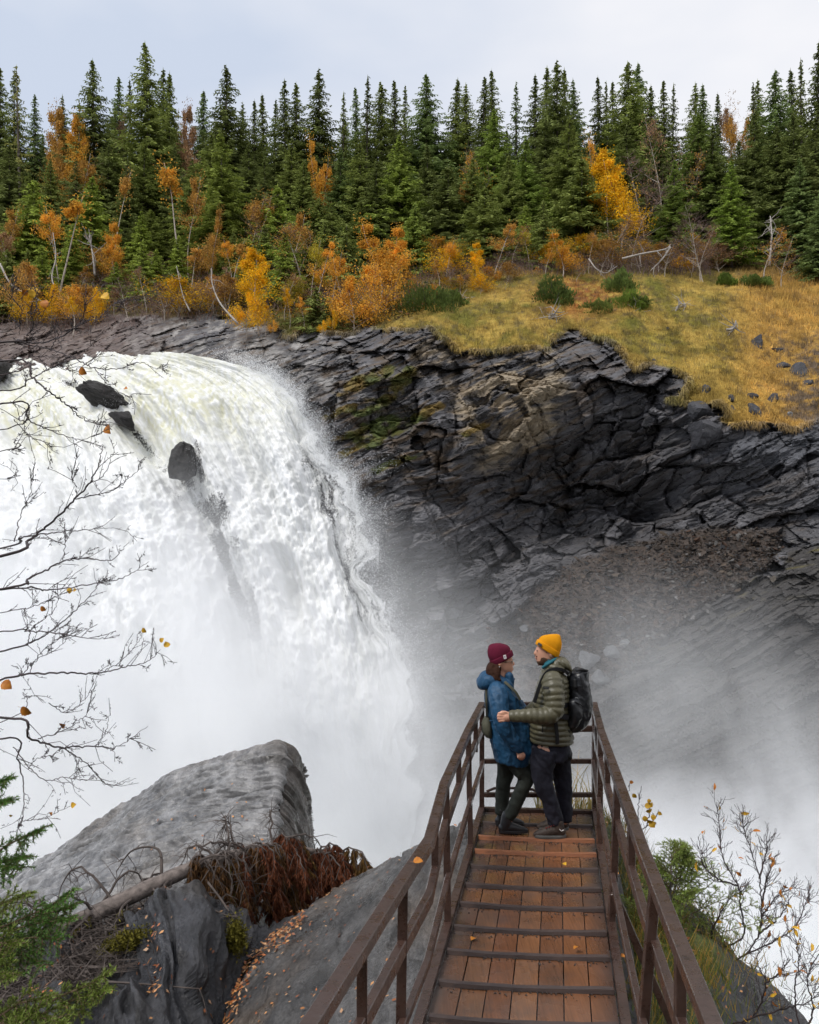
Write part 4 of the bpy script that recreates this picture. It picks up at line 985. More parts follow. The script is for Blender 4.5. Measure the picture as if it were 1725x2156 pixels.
fr_ = random.Random(5)
for i in range(104):                             # the thicket that closes the forest edge
    u = fr_.uniform(-60, 1560); d = fr_.uniform(76, 90) if u < 880 else fr_.uniform(80, 88)
    if u > 880 and d < 81: d = 81
    if i >= 78: u = fr_.uniform(840, 1075); d = fr_.uniform(75.5, 80)
    kd, wh = fr_.choice([('bush', 0), ('bush', 1), ('bush', 1), ('thin', 0), ('thin', 1), ('bare', 0), ('bare', 1), ('open', 1)])
    colr = fr_.choice([ORA, DOR, DOR, RUS, RUS, YEL, YGR]); v0, b = ground_at(u, d); h = fr_.uniform(1.6, 3.6) if i < 78 else fr_.uniform(.9, 2.0)
    tm, wm, lm, H0 = BIR[kd][wh]; root = empty('birch_bush', (b.x, b.y, b.z - 0.1), fr_.uniform(0, 6.28)); s = h / H0; root.scale = (s * 1.5, s * 1.5, s)
    link('trunk', tm, root); tag(link('twigs', wm, root), kind='stuff')
    if lm: o = tag(link('leaves', lm, root), kind='stuff'); kc = fr_.uniform(.6, 1.0); o.color = (*[c_ * kc for c_ in colr], 1)
    tag(root, ('leafless purplish' if kd == 'bare' else ('thin ' if kd == 'thin' else 'leafy ') + cname[colr]) + ' birch scrub in the ' + ('low strip left of the grass' if i >= 78 else 'thicket above the waterfall' if u < 620 else 'thicket above the grey slabs' if u < 900 else 'thicket along the grass crest'), 'birch', 'birch scrub in the thicket at the forest edge')
# bare purplish underbrush and heath along the forest edge
N = 5200
ub = RNG.uniform(-60, 1500, N); db = RNG.uniform(0, 1, N)
mesh_u = np.linspace(-60, 1500, 120); 
gl = [(float(ground_at(u_, 76)[0]), float(ground_at(u_, 90)[0])) for u_ in mesh_u]
g0 = np.interp(ub, mesh_u, [g_[0] for g_ in gl]); g1_ = np.interp(ub, mesh_u, [g_[1] for g_ in gl])
right = ub > 900
vb = np.where(right, RNG.uniform(545, 582, N), g0 + (g1_ - g0) * db * 0.9)
pb = pix(ub, vb, depth_of(ub, vb))
q = np.stack([RNG.normal(0, .5, N), RNG.normal(0, .4, N), RNG.uniform(0.5, 1.7, N)], -1)
w_ = np.stack([np.full(N, .022), 0 * ub, 0 * ub], -1)
VV = np.stack([pb - w_, pb + w_, pb + q], 1).reshape(-1, 3)
k1 = RNG.uniform(0.4, .9, (N, 1)); pb2 = pb + q * k1; q2 = np.stack([RNG.normal(0, .4, N), RNG.normal(0, .3, N), RNG.uniform(0.1, .5, N)], -1)
VV = np.concatenate([VV, np.stack([pb2 - w_ * .8, pb2 + w_ * .8, pb2 + q2], 1).reshape(-1, 3)])
me = np_mesh('undergrowth', VV, np.arange(len(VV)).reshape(-1, 3), M_TWIG)
tag(link('undergrowth', me), 'bare purplish brushwood along the forest edge', 'undergrowth', kind='stuff')
N = 9000
ub = RNG.uniform(-60, 1000, N); vb = np.interp(ub, [-60, 200, 500, 700, 850, 1000], [660, 655, 668, 685, 675, 600]) - RNG.uniform(0, 1, N) ** 1.5 * 75
pb = pix(ub, vb, depth_of(ub, vb)) + np.stack([0 * ub, 0 * ub, np.abs(RNG.normal(0, .45, N))], -1)
a = RNG.normal(0, 1, (N, 3)) * .09; b = RNG.normal(0, 1, (N, 3)) * .09
VV = np.stack([pb - a, pb + b, pb + a], 1).reshape(-1, 3)
me = np_mesh('heath', VV, np.arange(len(VV)).reshape(-1, 3), M_BLADE)
pal = np.array([(0.40, 0.22, 0.03), (0.10, 0.10, 0.03), (0.22, 0.10, 0.04), (0.07, 0.085, 0.03), (0.45, 0.25, 0.02), (0.16, 0.11, 0.07)])
set_attr(me, 'alb', np.repeat(pal[RNG.integers(0, 6, N)] * RNG.uniform(0.6, 1.2, (N, 1)), 3, 0))
tag(link('heath', me), 'low heath and leaf litter at the foot of the forest', 'heath', kind='stuff')

# grey dead wood lying about
def snag(name, pts, r0, label, twigs=10, seed=0):
    r = np.random.default_rng(seed); b = MB()
    pts = [np.array(P(*p)) for p in pts]
    c = catmull(np.array(pts), 14); b.tube(c, np.linspace(r0, r0 * .35, 14), 6)
    for k in range(twigs):
        i = r.integers(3, 13); d = r.normal(0, 1, 3) * [1, .6, 1]; d /= np.linalg.norm(d); ln = r.uniform(.5, 1.6)
        b.tube([c[i], c[i] + d * ln * .5, c[i] + d * ln + r.normal(0, .2, 3)], [r0 * .4, r0 * .25, .012], 4, False)
    o = b.build(name, M_GREYWOOD, None, True); tag(o, label, 'dead wood'); return o
snag('fallen_birch', [(1310,545,79),(1350,535,78.5),(1400,525,78),(1412,515,78)], .11, 'white fallen birch stem lying at the crest of the grass', 6, 1)
snag('fallen_birch', [(1412,520,78),(1395,545,78),(1370,570,78)], .10, 'white broken birch limb sloping down from the fallen stem', 4, 2)
snag('dead_snag', [(1240,545,80),(1255,565,79),(1275,575,79),(1300,560,79)], .07, 'grey bent dead stem left of the fallen birch', 8, 3)
snag('dead_roots', [(1420,660,73),(1432,640,73),(1446,645,73)], .09, 'pale upturned roots lying in the middle of the grass', 16, 4)
snag('dead_roots', [(1320,690,72),(1330,660,72),(1338,650,72)], .10, 'grey dead stump beside the juniper cluster', 14, 5)
snag('dead_roots', [(1140,690,70),(1160,670,70),(1172,655,70)], .14, 'dark stump with brown twigs under the round juniper', 26, 6)
snag('dead_roots', [(1530,695,69),(1545,690,69),(1550,675,69)], .13, 'dark rotten stump on the right of the grass', 12, 7)
snag('dead_roots', [(955,640,75),(975,630,75),(1000,625,75)], .08, 'pale drift of dead branches at the left end of the grass', 12, 8)
snag('leaning_birch', [(500,680,69),(465,640,70.5),(448,600,71.5),(445,565,72)], .085, 'white crooked birch stem rising from the rock edge left of the golden birch', 5, 9)
snag('leaning_birch', [(400,655,75),(385,620,76),(372,560,77)], .075, 'slim white birch stem on the rock shelf, left of the crooked one', 5, 10)
snag('leaning_birch', [(0,555,81),(25,600,80),(70,625,79),(110,645,79)], .10, 'white birch stem curving down to the rock at the far left', 4, 11)
snag('leaning_birch', [(140,640,79),(110,590,80),(118,540,81),(112,490,82)], .09, 'forked white birch stem under the orange top at the left', 5, 12)
snag('dead_spruce_snag', [(200,580,81),(196,540,81),(188,495,82)], .10, 'grey dead spruce pole with bare side branches', 22, 13)
snag('dead_spruce_snag', [(1620,560,80),(1625,500,81),(1622,455,82)], .12, 'grey dead trunk with tangled branches among the dark spruces on the right', 24, 14)
# ------------------------------------------------------------------ foreground rocks
def patch(ctrl, nr, nc, skirt=None):
    """smooth grid through rows of surveyed points; optional far rows that fall away out of sight"""
    c = np.array([[tuple(P(*p)) for p in row] for row in ctrl])       # rows x cols x 3
    if skirt is not None:
        c = np.concatenate([c] + [c[-1:] + np.array([0, dy, dz])[None, None] for dy, dz in skirt])
    g = catmull(c, nr); g = catmull(np.swapaxes(g, 0, 1), nc)          # nc x nr x 3
    return np.swapaxes(g, 0, 1)
def normals(g):
    a = np.gradient(g, axis=0); b = np.gradient(g, axis=1); n = np.cross(b, a)
    n /= np.linalg.norm(n, axis=2)[..., None] + 1e-9
    return np.where((n[..., 2:3] > 0) | (n[..., 1:2] < 0), n, -n)
def patch_obj(name, g, mat, alb=None, smooth=True):
    nr, nc = g.shape[:2]
    me = np_mesh(name, g.reshape(-1, 3), grid_faces(nr, nc)[:, ::-1], mat, smooth)
    if alb is not None: set_attr(me, 'alb', alb.reshape(-1, 3))
    return link(name, me)
def slate_mat(name, fine, r0, r1, b0, b1):
    t = NT(name, 0.5, 0.5)
    c = t.mix(0.85, t.attr('alb'), t.ramp(t.noise(2.5, 8, 0.65, t.coord('Object', (1.6, 0.7, 1.6), (0, 0, R(-20)))), [(0.34, 0.35), (0.68, 1.6)]), 'MULTIPLY')
    t.col(t.mix(fine, c, t.ramp(t.noise(26, 6, 0.75), [(0.33, 0.4), (0.7, 1.6)]), 'MULTIPLY'))
    t.rough(t.ramp(t.noise(1.6, 4), [(0.38, r0), (0.62, r1)]))
    t.bump(t.noise(7, 8, 0.68, t.coord('Object', (1.8, 0.6, 1.6), (0, 0, R(-20)))), b0, 0.08)
    t.bump(t.noise(45, 6, 0.72), b1, 0.012)
    return t.m
M_SLAB = slate_mat('wet_slab', .35, .10, .42, .35, .12)
M_SLATE = slate_mat('wet_slate', .85, .16, .6, .75, .35)
def slate_cols(g, base, brown, k=0.5, seed=0, f=1.0):
    n = fbm(g[..., 0] * 1.3 * f + seed, g[..., 1] * 0.9 * f, g[..., 2] * 1.3 * f, 5)
    a = np.array(base) * (1 + 0.85 * n)[..., None]
    w = sstep(-0.05, 0.4, fbm(g[..., 0] * 0.7 * f, g[..., 1] * .5 * f + seed, g[..., 2] * f, 4)) * k
    return np.clip(a * (1 - w[..., None]) + np.array(brown) * w[..., None], 0.004, 1)
gA = patch([[(380,2400,6.9),(600,2400,6.0),(850,2400,5.4),(1100,2400,5.1),(1350,2400,5.0)],
            [(468,2156,8.2),(620,2156,7.25),(850,2156,6.6),(1100,2150,6.3),(1345,2150,6.4)],
            [(528,2035,9.1),(650,2030,8.35),(850,2000,7.7),(1100,1950,7.4),(1325,1950,7.5)],
            [(600,1955,9.9),(720,1915,9.5),(880,1850,8.9),(1110,1800,8.7),(1290,1790,8.8)],
            [(690,1885,10.6),(775,1843,10.5),(880,1795,9.7),(1000,1738,9.15),(1255,1716,9.3)]], 300, 300, [(0.5, -0.5), (1.2, -4), (2, -17)])
n = normals(gA)
dA = 0.09 * fbm(gA[..., 0] * 0.9, gA[..., 1] * 0.6, 1, 4) + 0.022 * fbm(gA[..., 0] * 6, gA[..., 1] * 2.5, gA[..., 2] * 6, 4)
dA = dA + 0.03 * (hsh(np.floor(gA[..., 0] * 1.1 + gA[..., 1] * .9 + .6 * fbm(gA[..., 0], gA[..., 1], 2, 3)), np.floor(gA[..., 1] * .5 - gA[..., 0] * .3), 4)) + .02 * fbm(gA[..., 0] * 14, gA[..., 1] * 6, 2, 4)
dA -= 0.04 * np.exp(-(np.abs(fbm(gA[..., 0] * 0.9, gA[..., 1] * 0.5 + 4, 3, 3)) / 0.03) ** 2)
gA = gA + n * dA[..., None]
tag(patch_obj('rock_slope', gA, M_SLATE, slate_cols(gA, (0.088, 0.084, 0.082), (0.10, 0.072, 0.05), 0.75, 3)), 'wet grey rock slope beside the walkway', kind='structure')
gB = patch([[(-350,2420,5.9),(100,2420,6.2),(300,2420,6.5),(440,2420,7.0)],
            [(-250,2170,7.3),(130,2156,7.5),(330,2150,7.6),(478,2156,8.35)],
            [(-150,2080,8.4),(200,2050,8.6),(370,2030,8.3),(530,2040,9.25)],
            [(-50,2020,9.6),(240,1950,9.7),(400,1905,9.3),(585,1975,9.9)],
            [(-50,2010,10.4),(250,1962,10.4),(390,1912,10.0),(640,1950,10.8)]], 260, 260, [(0.3, -0.5), (0.9, -3), (1.5, -15)])
n = normals(gB)
fl = gB[..., 0] * .95 + gB[..., 1] * .25 + .25 * fbm(gB[..., 0] * .8, gB[..., 1] * .8, gB[..., 2], 3)
al_ = gB[..., 2] * .8 - gB[..., 1] * .5
grv = -np.abs(fbm(fl * 1.7, al_ * .5, 3, 3)) * .55 - np.abs(fbm(fl * 5, al_ * 1.1, 9, 3)) * .16 + (hsh(np.floor(fl * 2.1 + .35 * pnoise(al_, fl, 2)), np.floor(al_ * .8 + 3 * hsh(np.floor(fl * 2.1), 0 * fl)), 5) - .5) * .15
dB = 0.42 * fbm(gB[..., 0] * 0.9, gB[..., 1] * 0.7, 6, 4) + 0.17 * (1 - 2 * np.abs(fbm(gB[..., 0] * 3.0 + gB[..., 1], gB[..., 1] * .8, gB[..., 2] * .8, 3))) + 0.06 * fbm(gB[..., 0] * 7, gB[..., 1] * 4, gB[..., 2] * 4, 4)
gB = gB + n * (dB * .7 + grv)[..., None]
tag(patch_obj('dark_rock', gB, M_SLATE, slate_cols(gB, (0.034, 0.034, 0.038), (0.06, 0.045, 0.03), 0.5, 7)), 'fluted dark wet rock under the fallen spruce', kind='structure')
# the great slab, leaning like a ship's bow
gC = patch([[(-260,2200,11.5),(100,2080,11.8),(300,2020,12),(480,1960,12.1),(552,1925,12.4),(562,1926,12.5),(606,1940,13.2),(640,1940,15.2),(640,1960,19)],
            [(-260,2080,13.8),(100,1965,13.4),(300,1880,13.4),(480,1815,13.3),(556,1793,13.5),(566,1794,13.6),(602,1800,14.3),(632,1790,15.8),(636,1800,19.5)],
            [(-240,2040,17),(60,1890,16),(300,1772,15.2),(480,1722,14.6),(566,1704,14.5),(576,1705,14.6),(606,1710,15.1),(630,1718,16.3),(630,1740,20)],
            [(-220,2005,20),(70,1866,18),(315,1716,16.4),(480,1655,15.5),(574,1630,15.3),(584,1630,15.4),(604,1634,15.7),(618,1640,16.8),(620,1660,20)],
            [(-200,1985,23),(80,1838,19.8),(330,1674,17.6),(480,1618,16.6),(574,1588,16.0),(584,1588,16.1),(606,1596,16.3),(621,1606,17.2),(622,1610,20)]], 380, 420, [(0.5, -0.9), (1.5, -5), (2.5, -15)])
n = normals(gC)
ad = gC[..., 0] * 0.75 - gC[..., 1] * 0.35 + gC[..., 2] * 0.55
ac = -gC[..., 0] * 0.12 - gC[..., 1] * 0.785 - gC[..., 2] * 0.52
rid = 1 - 2 * np.abs(fbm(ad * 0.30, ac * 1.7 + 0.4 * fbm(ad, ac, 1, 2), 2, 4))
dC = 0.12 * fbm(gC[..., 0] * .4, gC[..., 1] * .4, gC[..., 2] * .5, 3) + 0.17 * rid + 0.10 * (1 - 2 * np.abs(fbm(ad * 1.4, ac * 6.0, 5, 3))) + 0.02 * fbm(ad * 6, ac * 12, 3, 3)
crk = np.exp(-(np.abs(fbm(ad * .22 + 3, ac * 1.3 + .25 * ad, 8, 2)) / 0.035) ** 2) * sstep(-.1, .25, fbm(ad * .5, ac, 2, 2))
stp = (hsh(np.floor(ac * 1.6 + .3 * pnoise(ad * .4, ac, 2)), np.floor(ad * .28 + 2 * hsh(np.floor(ac * 1.6), 0 * ac)), 3) - .5) * .11
gC = gC + n * (dC - 0.10 * crk + stp)[..., None]
cC = slate_cols(gC, (0.175, 0.172, 0.172), (0.115, 0.092, 0.07), 0.5, 11, 0.8)
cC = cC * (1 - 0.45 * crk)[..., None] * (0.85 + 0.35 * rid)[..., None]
cC = cC * np.clip(1 + .6 * fbm(ad * .5, ac * 7, 2, 4) + .3 * fbm(ad * 1.2, ac * 20, 7, 3), .45, 1.7)[..., None]
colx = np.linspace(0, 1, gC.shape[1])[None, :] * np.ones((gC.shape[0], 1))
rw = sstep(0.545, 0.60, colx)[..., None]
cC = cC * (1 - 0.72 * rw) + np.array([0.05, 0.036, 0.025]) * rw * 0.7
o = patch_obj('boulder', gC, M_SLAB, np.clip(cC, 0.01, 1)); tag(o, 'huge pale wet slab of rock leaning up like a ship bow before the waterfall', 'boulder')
gD = patch([[(1300,2400,5.1),(1500,2400,5.3),(1900,2400,5.6)],
            [(1330,2156,6.4),(1500,2156,6.5),(1730,2190,6.9)],
            [(1310,2000,7.3),(1480,2000,7.3),(1640,2105,7.3)],
            [(1280,1850,8.5),(1430,1905,8.2),(1570,2030,7.9)],
            [(1255,1716,9.35),(1330,1805,9.1),(1490,1970,8.6)]], 200, 200, [(0.4, -0.6), (0.8, -4), (1.2, -18)])
n = normals(gD)
dD = 0.22 * fbm(gD[..., 0] * 1.3, gD[..., 1] * 1.3, 3, 4) + 0.04 * fbm(gD[..., 0] * 7, gD[..., 1] * 7, gD[..., 2] * 7, 4)
gD = gD + n * dD[..., None]
cD = slate_cols(gD, (0.045, 0.045, 0.048), (0.05, 0.045, 0.02), 0.6, 13)
mossD = sstep(0.62, 0.4, np.linspace(0, 1, 200)[None, :] + 0.35 * fbm(gD[..., 0] * 2, gD[..., 1] * 2, 1, 3))[..., None]
cD = cD * (1 - mossD) + (np.array([0.07, 0.085, 0.02]) * (1 + 0.8 * fbm(gD[..., 0] * 4, gD[..., 1] * 4, 6, 3))[..., None]) * mossD
tag(patch_obj('right_bank', gD, M_SLATE, np.clip(cD, .004, 1)), 'steep mossy bank right of the walkway', kind='structure')

# leaves fallen on the rocks (uncountable), thick in the gully
def leaf_litter(g, w, n, size, seed, lift=0.012):
    r = np.random.default_rng(seed); nn = normals(g); w = np.clip(w, 0, None).ravel(); k = r.choice(w.size, n, p=w / w.sum())
    i, j = np.unravel_index(k, g.shape[:2]); i2 = np.clip(i + 1, 0, g.shape[0] - 1); j2 = np.clip(j + 1, 0, g.shape[1] - 1)
    f1 = r.random((n, 1)); f2 = r.random((n, 1))
    p = g[i, j] + (g[i2, j] - g[i, j]) * f1 + (g[i, j2] - g[i, j]) * f2 + nn[i, j] * (lift + r.random((n, 1)) * lift * 2)
    a = r.normal(0, 1, (n, 3)); a -= nn[i, j] * np.sum(a * nn[i, j], 1)[:, None] * 0.85; a /= np.linalg.norm(a, axis=1)[:, None]
    b = np.cross(nn[i, j], a); s = size * r.uniform(0.6, 1.25, (n, 1))
    return np.stack([p - a * s, p - a * s * .2 + b * s * .62, p + a * s, p - a * s * .2 - b * s * .62], 1).reshape(-1, 3)
def uv_of(g):
    return CU + g[..., 0] / g[..., 1] * FP, HV - (g[..., 2] - CZ) / g[..., 1] * FP
t = NT('fallen_leaf', 0.45, 0.4); t.col(t.attr('alb')); M_FLEAF = t.m
uA, vA = uv_of(gA); uB, vB = uv_of(gB); uC, vC = uv_of(gC); uD, vD = uv_of(gD)
gul = [(480,2170),(505,2080),(535,2030),(575,1990),(640,1940)]
Ls = [leaf_litter(gA, (np.exp(-(seg_dist(uA, vA, gul) / 13) ** 2) * (uA < 640)), 300, 0.027, 1, 0.02), leaf_litter(gB, np.exp(-(seg_dist(uB, vB, gul) / 13) ** 2), 250, 0.027, 2, 0.02),
      leaf_litter(gA, (uA > 450) * (uA < 1010) * (0.12 + np.exp(-((uA - 640) / 110) ** 2)), 330, 0.022, 3), leaf_litter(gB, np.exp(-(seg_dist(uB, vB, [(330,1950),(310,2030),(330,2080)]) / 26) ** 2) + np.exp(-(seg_dist(uB, vB, [(150,1990),(60,2080),(120,2100)]) / 45) ** 2), 420, 0.026, 4),
      leaf_litter(gB, (uB > 0) * (uB < 480) * 1.0, 110, 0.024, 5), leaf_litter(gC, ((vC > 1640) & (uC > 300) & (uC < 560)) * 1.0, 60, 0.03, 6), leaf_litter(gD, (uD > 1250) * (uD < 1720) * 1.0, 400, 0.02, 8)]
VV = np.concatenate(Ls)
me = np_mesh('fallen_leaves', VV, np.arange(len(VV)).reshape(-1, 4), M_FLEAF)
pal = np.array([(0.42, 0.17, 0.05), (0.36, 0.11, 0.03), (0.5, 0.24, 0.09), (0.25, 0.08, 0.03), (0.52, 0.30, 0.16)])
set_attr(me, 'alb', np.repeat(pal[RNG.integers(0, 5, len(VV) // 4)] * RNG.uniform(0.6, 1.2, (len(VV) // 4, 1)), 4, 0))
tag(link('fallen_leaves', me), 'orange birch leaves fallen on the wet rocks', 'leaves', kind='stuff')

# ---- the fallen dead spruce
t = simple_mat('dead_spruce_bark', (0.15, 0.125, 0.112), 0.85, 0.55, 14, 0.25, 0.8, 45, 0.01); M_DBARK = t
M_DTWIG = simple_mat('dead_twig', (0.085, 0.068, 0.06), 0.8, 0.4, 8)
t = NT('brown_needles', 0.85, 0.15); t.col(t.attr('alb')); M_BROWN = t.m
root = empty('fallen_spruce', P(264, 1895, 10.2))
tag(root, 'fallen dead spruce with rust brown needles lying across the dark rock', 'fallen tree')
inv = -np.array(root.location)
tr = catmull(np.array([tuple(P(*p)) for p in [(-60,2040,8.9),(40,1998,9.2),(130,1958,9.5),(264,1893,9.8),(400,1830,10.3),(510,1797,11.0),(600,1787,11.6),(690,1800,11.9),(765,1836,12.1)]]), 60)
rr = np.interp(np.linspace(0, 1, 60), [0, .5, .75, 1], [.10, .085, .055, .015]) * (1 + 0.05 * RNG.normal(0, 1, 60))
b = MB(); b.tube(tr + inv, rr, 10)
link('trunk', b.mesh('trunk', M_DBARK, True), root)
r = np.random.default_rng(77)
NV, NC = [], []
def hang_needles(pts, n, ln, col, spread=0.05):
    f = r.uniform(0, len(pts) - 1.001, n); i = f.astype(int); p = pts[i] + (pts[i + 1] - pts[i]) * (f - i)[:, None]
    d = np.stack([r.normal(0, spread * 5, n), r.normal(0, spread * 5, n), -r.uniform(.4, 1, n)], -1); d /= np.linalg.norm(d, axis=1)[:, None]
    q = p + d * (ln * r.uniform(.4, 1.2, n))[:, None]; s = r.normal(0, 1, (n, 3)); s /= np.linalg.norm(s, axis=1)[:, None]; s *= 0.0055
    NV.append(np.stack([p, (p + q) / 2 + s, q, (p + q) / 2 - s], 1).reshape(-1, 3)); NC.append(np.repeat(np.array(col) * r.uniform(.45, 1.5, (n, 1)), 4, 0))
NB = 0
def dead_branch(f, az, rise, ln, droop, leafy, col=(0.115, 0.042, 0.02), ntw=14, r0=.016):
    """arching branch: out and up from the stem, then hanging"""
    p = tr[int(f * 59)]; d = np.array([math.cos(az), math.sin(az), 0])
    s = np.linspace(0, 1, 12)[:, None]
    q = p + d * ln * (1 - (1 - s) ** 1.6) * .8 + np.array([0, 0, 1]) * (rise * np.sin(s * PI * .75) * 1.0 - droop * r.uniform(.35, 1.15) * s ** 2.2) + r.normal(0, .012, (12, 3))
    b = MB(); b.tube(q + inv, np.linspace(r0, .004, 12), 5)
    for k in range(ntw):
        i = r.integers(2, 12); L_ = r.uniform(.12, .42) * (1 if leafy else .8)
        e = np.array([r.normal(0, .35), r.normal(0, .35), -r.uniform(.5, 1.1)]); e /= np.linalg.norm(e)
        if not leafy: e = np.array([r.normal(0, .6), r.normal(0, .5), r.normal(-.1, .6)]); e /= np.linalg.norm(e)
        tw = np.stack([q[i], q[i] + e * L_ * .5 + r.normal(0, .02, 3), q[i] + e * L_ + np.array([0, 0, -.05])])
        b.tube(tw + inv, [.006, .004, .002], 3, False)
        if leafy: hang_needles(tw, int(130 * leafy), .085, col)
    if leafy: hang_needles(q[4:], int(190 * leafy), .10, col)
    link('branch', b.mesh('branch', M_DTWIG), root)
for k in range(40):                                 # the rusty end
    f = r.uniform(.62, 1.0); dead_branch(f, r.uniform(-2.9, .3), r.uniform(.08, .32), r.uniform(.25, .75), r.uniform(.55, 1.25) * (1.15 - .55 * (f - .6) / .4), 1.5, (0.125, 0.042, 0.02) if r.random() < .8 else (0.12, 0.065, 0.02), 26)
for k in range(18): dead_branch(r.uniform(.53, .74), r.uniform(-2.6, -.4), r.uniform(.1, .3), r.uniform(.3, .6), r.uniform(.7, 1.2), 1.0, (0.10, 0.05, 0.02) if k % 5 else (0.17, 0.145, 0.02), 24)
for k in range(26): dead_branch(r.uniform(.1, .75), r.uniform(0, 6.28), r.uniform(.1, .6), r.uniform(.4, 1.1), r.uniform(.1, .9), 0, ntw=18, r0=.018)
for k in range(5): dead_branch(r.uniform(.25, .5), r.uniform(-2.6, -.5), .05, r.uniform(.4, .9), r.uniform(.5, 1.0), .35, (0.16, 0.14, 0.02), 10)
VV = np.concatenate(NV) + inv; me = np_mesh('brown_needles', VV, np.arange(len(VV)).reshape(-1, 4), M_BROWN); set_attr(me, 'alb', np.concatenate(NC))
o = link('brown_needles', me, root); tag(o, kind='stuff')
# long limbs reaching down over the dark rock
for pts, r0 in [([(265,1905,10.1),(290,1950,9.6),(330,1985,9.1),(375,2035,8.6)], .022), ([(140,1965,9.8),(160,2030,8.9),(200,2060,8.5),(330,2078,8.2)], .025), ([(60,2040,9.0),(120,2070,8.4),(240,2068,8.2),(420,2082,8.1)], .018),
                ([(310,1855,10.3),(400,1892,9.5),(470,1925,9.3),(500,1930,9.2)], .018), ([(420,1835,10.5),(470,1900,9.7),(500,1955,9.4),(510,1990,9.3)], .016), ([(340,1862,10.2),(335,1790,10.4),(280,1790,10.5),(245,1835,10.5)], .020)]:
    b = MB(); c = catmull(np.array([tuple(P(*p)) for p in pts]), 18); b.tube(c + inv, np.linspace(r0, .006, 18), 6)
    for k in range(12):
        i = r.integers(3, 18); e = r.normal(0, 1, 3); e /= np.linalg.norm(e); L_ = r.uniform(.1, .3); b.tube(np.stack([c[i], c[i] + e * L_ * .5, c[i] + e * L_ + [0, 0, -.05]]) + inv, [.006, .004, .002], 3, False)
    link('branch', b.mesh('branch', M_DTWIG, True), root)
# heaps of dark twigs and moss below the stem
Nn = 2600; u_ = r.uniform(-40, 330, Nn); v_ = np.interp(u_, [-40, 330], [2045, 1900]) + r.uniform(-10, 110, Nn); dd = np.interp(v_, [1900, 2150], [10.2, 7.7]) - r.uniform(0, .35, Nn)
p = pix(u_, v_, dd); e = r.normal(0, 1, (Nn, 3)) * [.16, .12, .09]; s = r.normal(0, .005, (Nn, 3))
VV = np.stack([p - e, p + s, p + e, p - s], 1).reshape(-1, 3)
me = np_mesh('dead_twigs', VV, np.arange(len(VV)).reshape(-1, 4), M_DTWIG); tag(link('dead_twigs', me), 'tangle of dark dead twigs under the fallen spruce', 'twigs', kind='stuff')
t = simple_mat('moss', (0.13, 0.115, 0.02), 0.95, 0.5, 20, 0.1, 0.8, 60, 0.03); M_MOSS = t
def moss_patch(u, v, d, w, h, ang, label, seed):
    rg2 = np.random.default_rng(seed); n = 3500; c0 = np.array(P(u, v, d)); s = d / FP
    a = rg2.normal(0, 1, n) * w; b_ = rg2.normal(0, 1, n) * h
    uo = a * math.cos(ang) - b_ * math.sin(ang); vo = a * math.sin(ang) + b_ * math.cos(ang)
    p = c0 + np.stack([uo * s, rg2.normal(0, .05, n), -vo * s], -1); q = p + rg2.normal(0, 1, (n, 3)) * .018 + [0, -.01, .01]; sd = rg2.normal(0, .005, (n, 3))
    me = np_mesh('moss', np.stack([p, (p + q) / 2 + sd, q, (p + q) / 2 - sd], 1).reshape(-1, 3), np.arange(n * 4).reshape(-1, 4), M_MOSS)
    tag(link('moss', me), label, 'moss', kind='stuff')
moss_patch(262, 1985, 8.9, 26, 9, R(-22), 'yellow green moss on a twig over the dark rock', 1)
moss_patch(498, 1975, 9.1, 9, 16, 0, 'yellow green tuft hanging below the fallen spruce', 2)

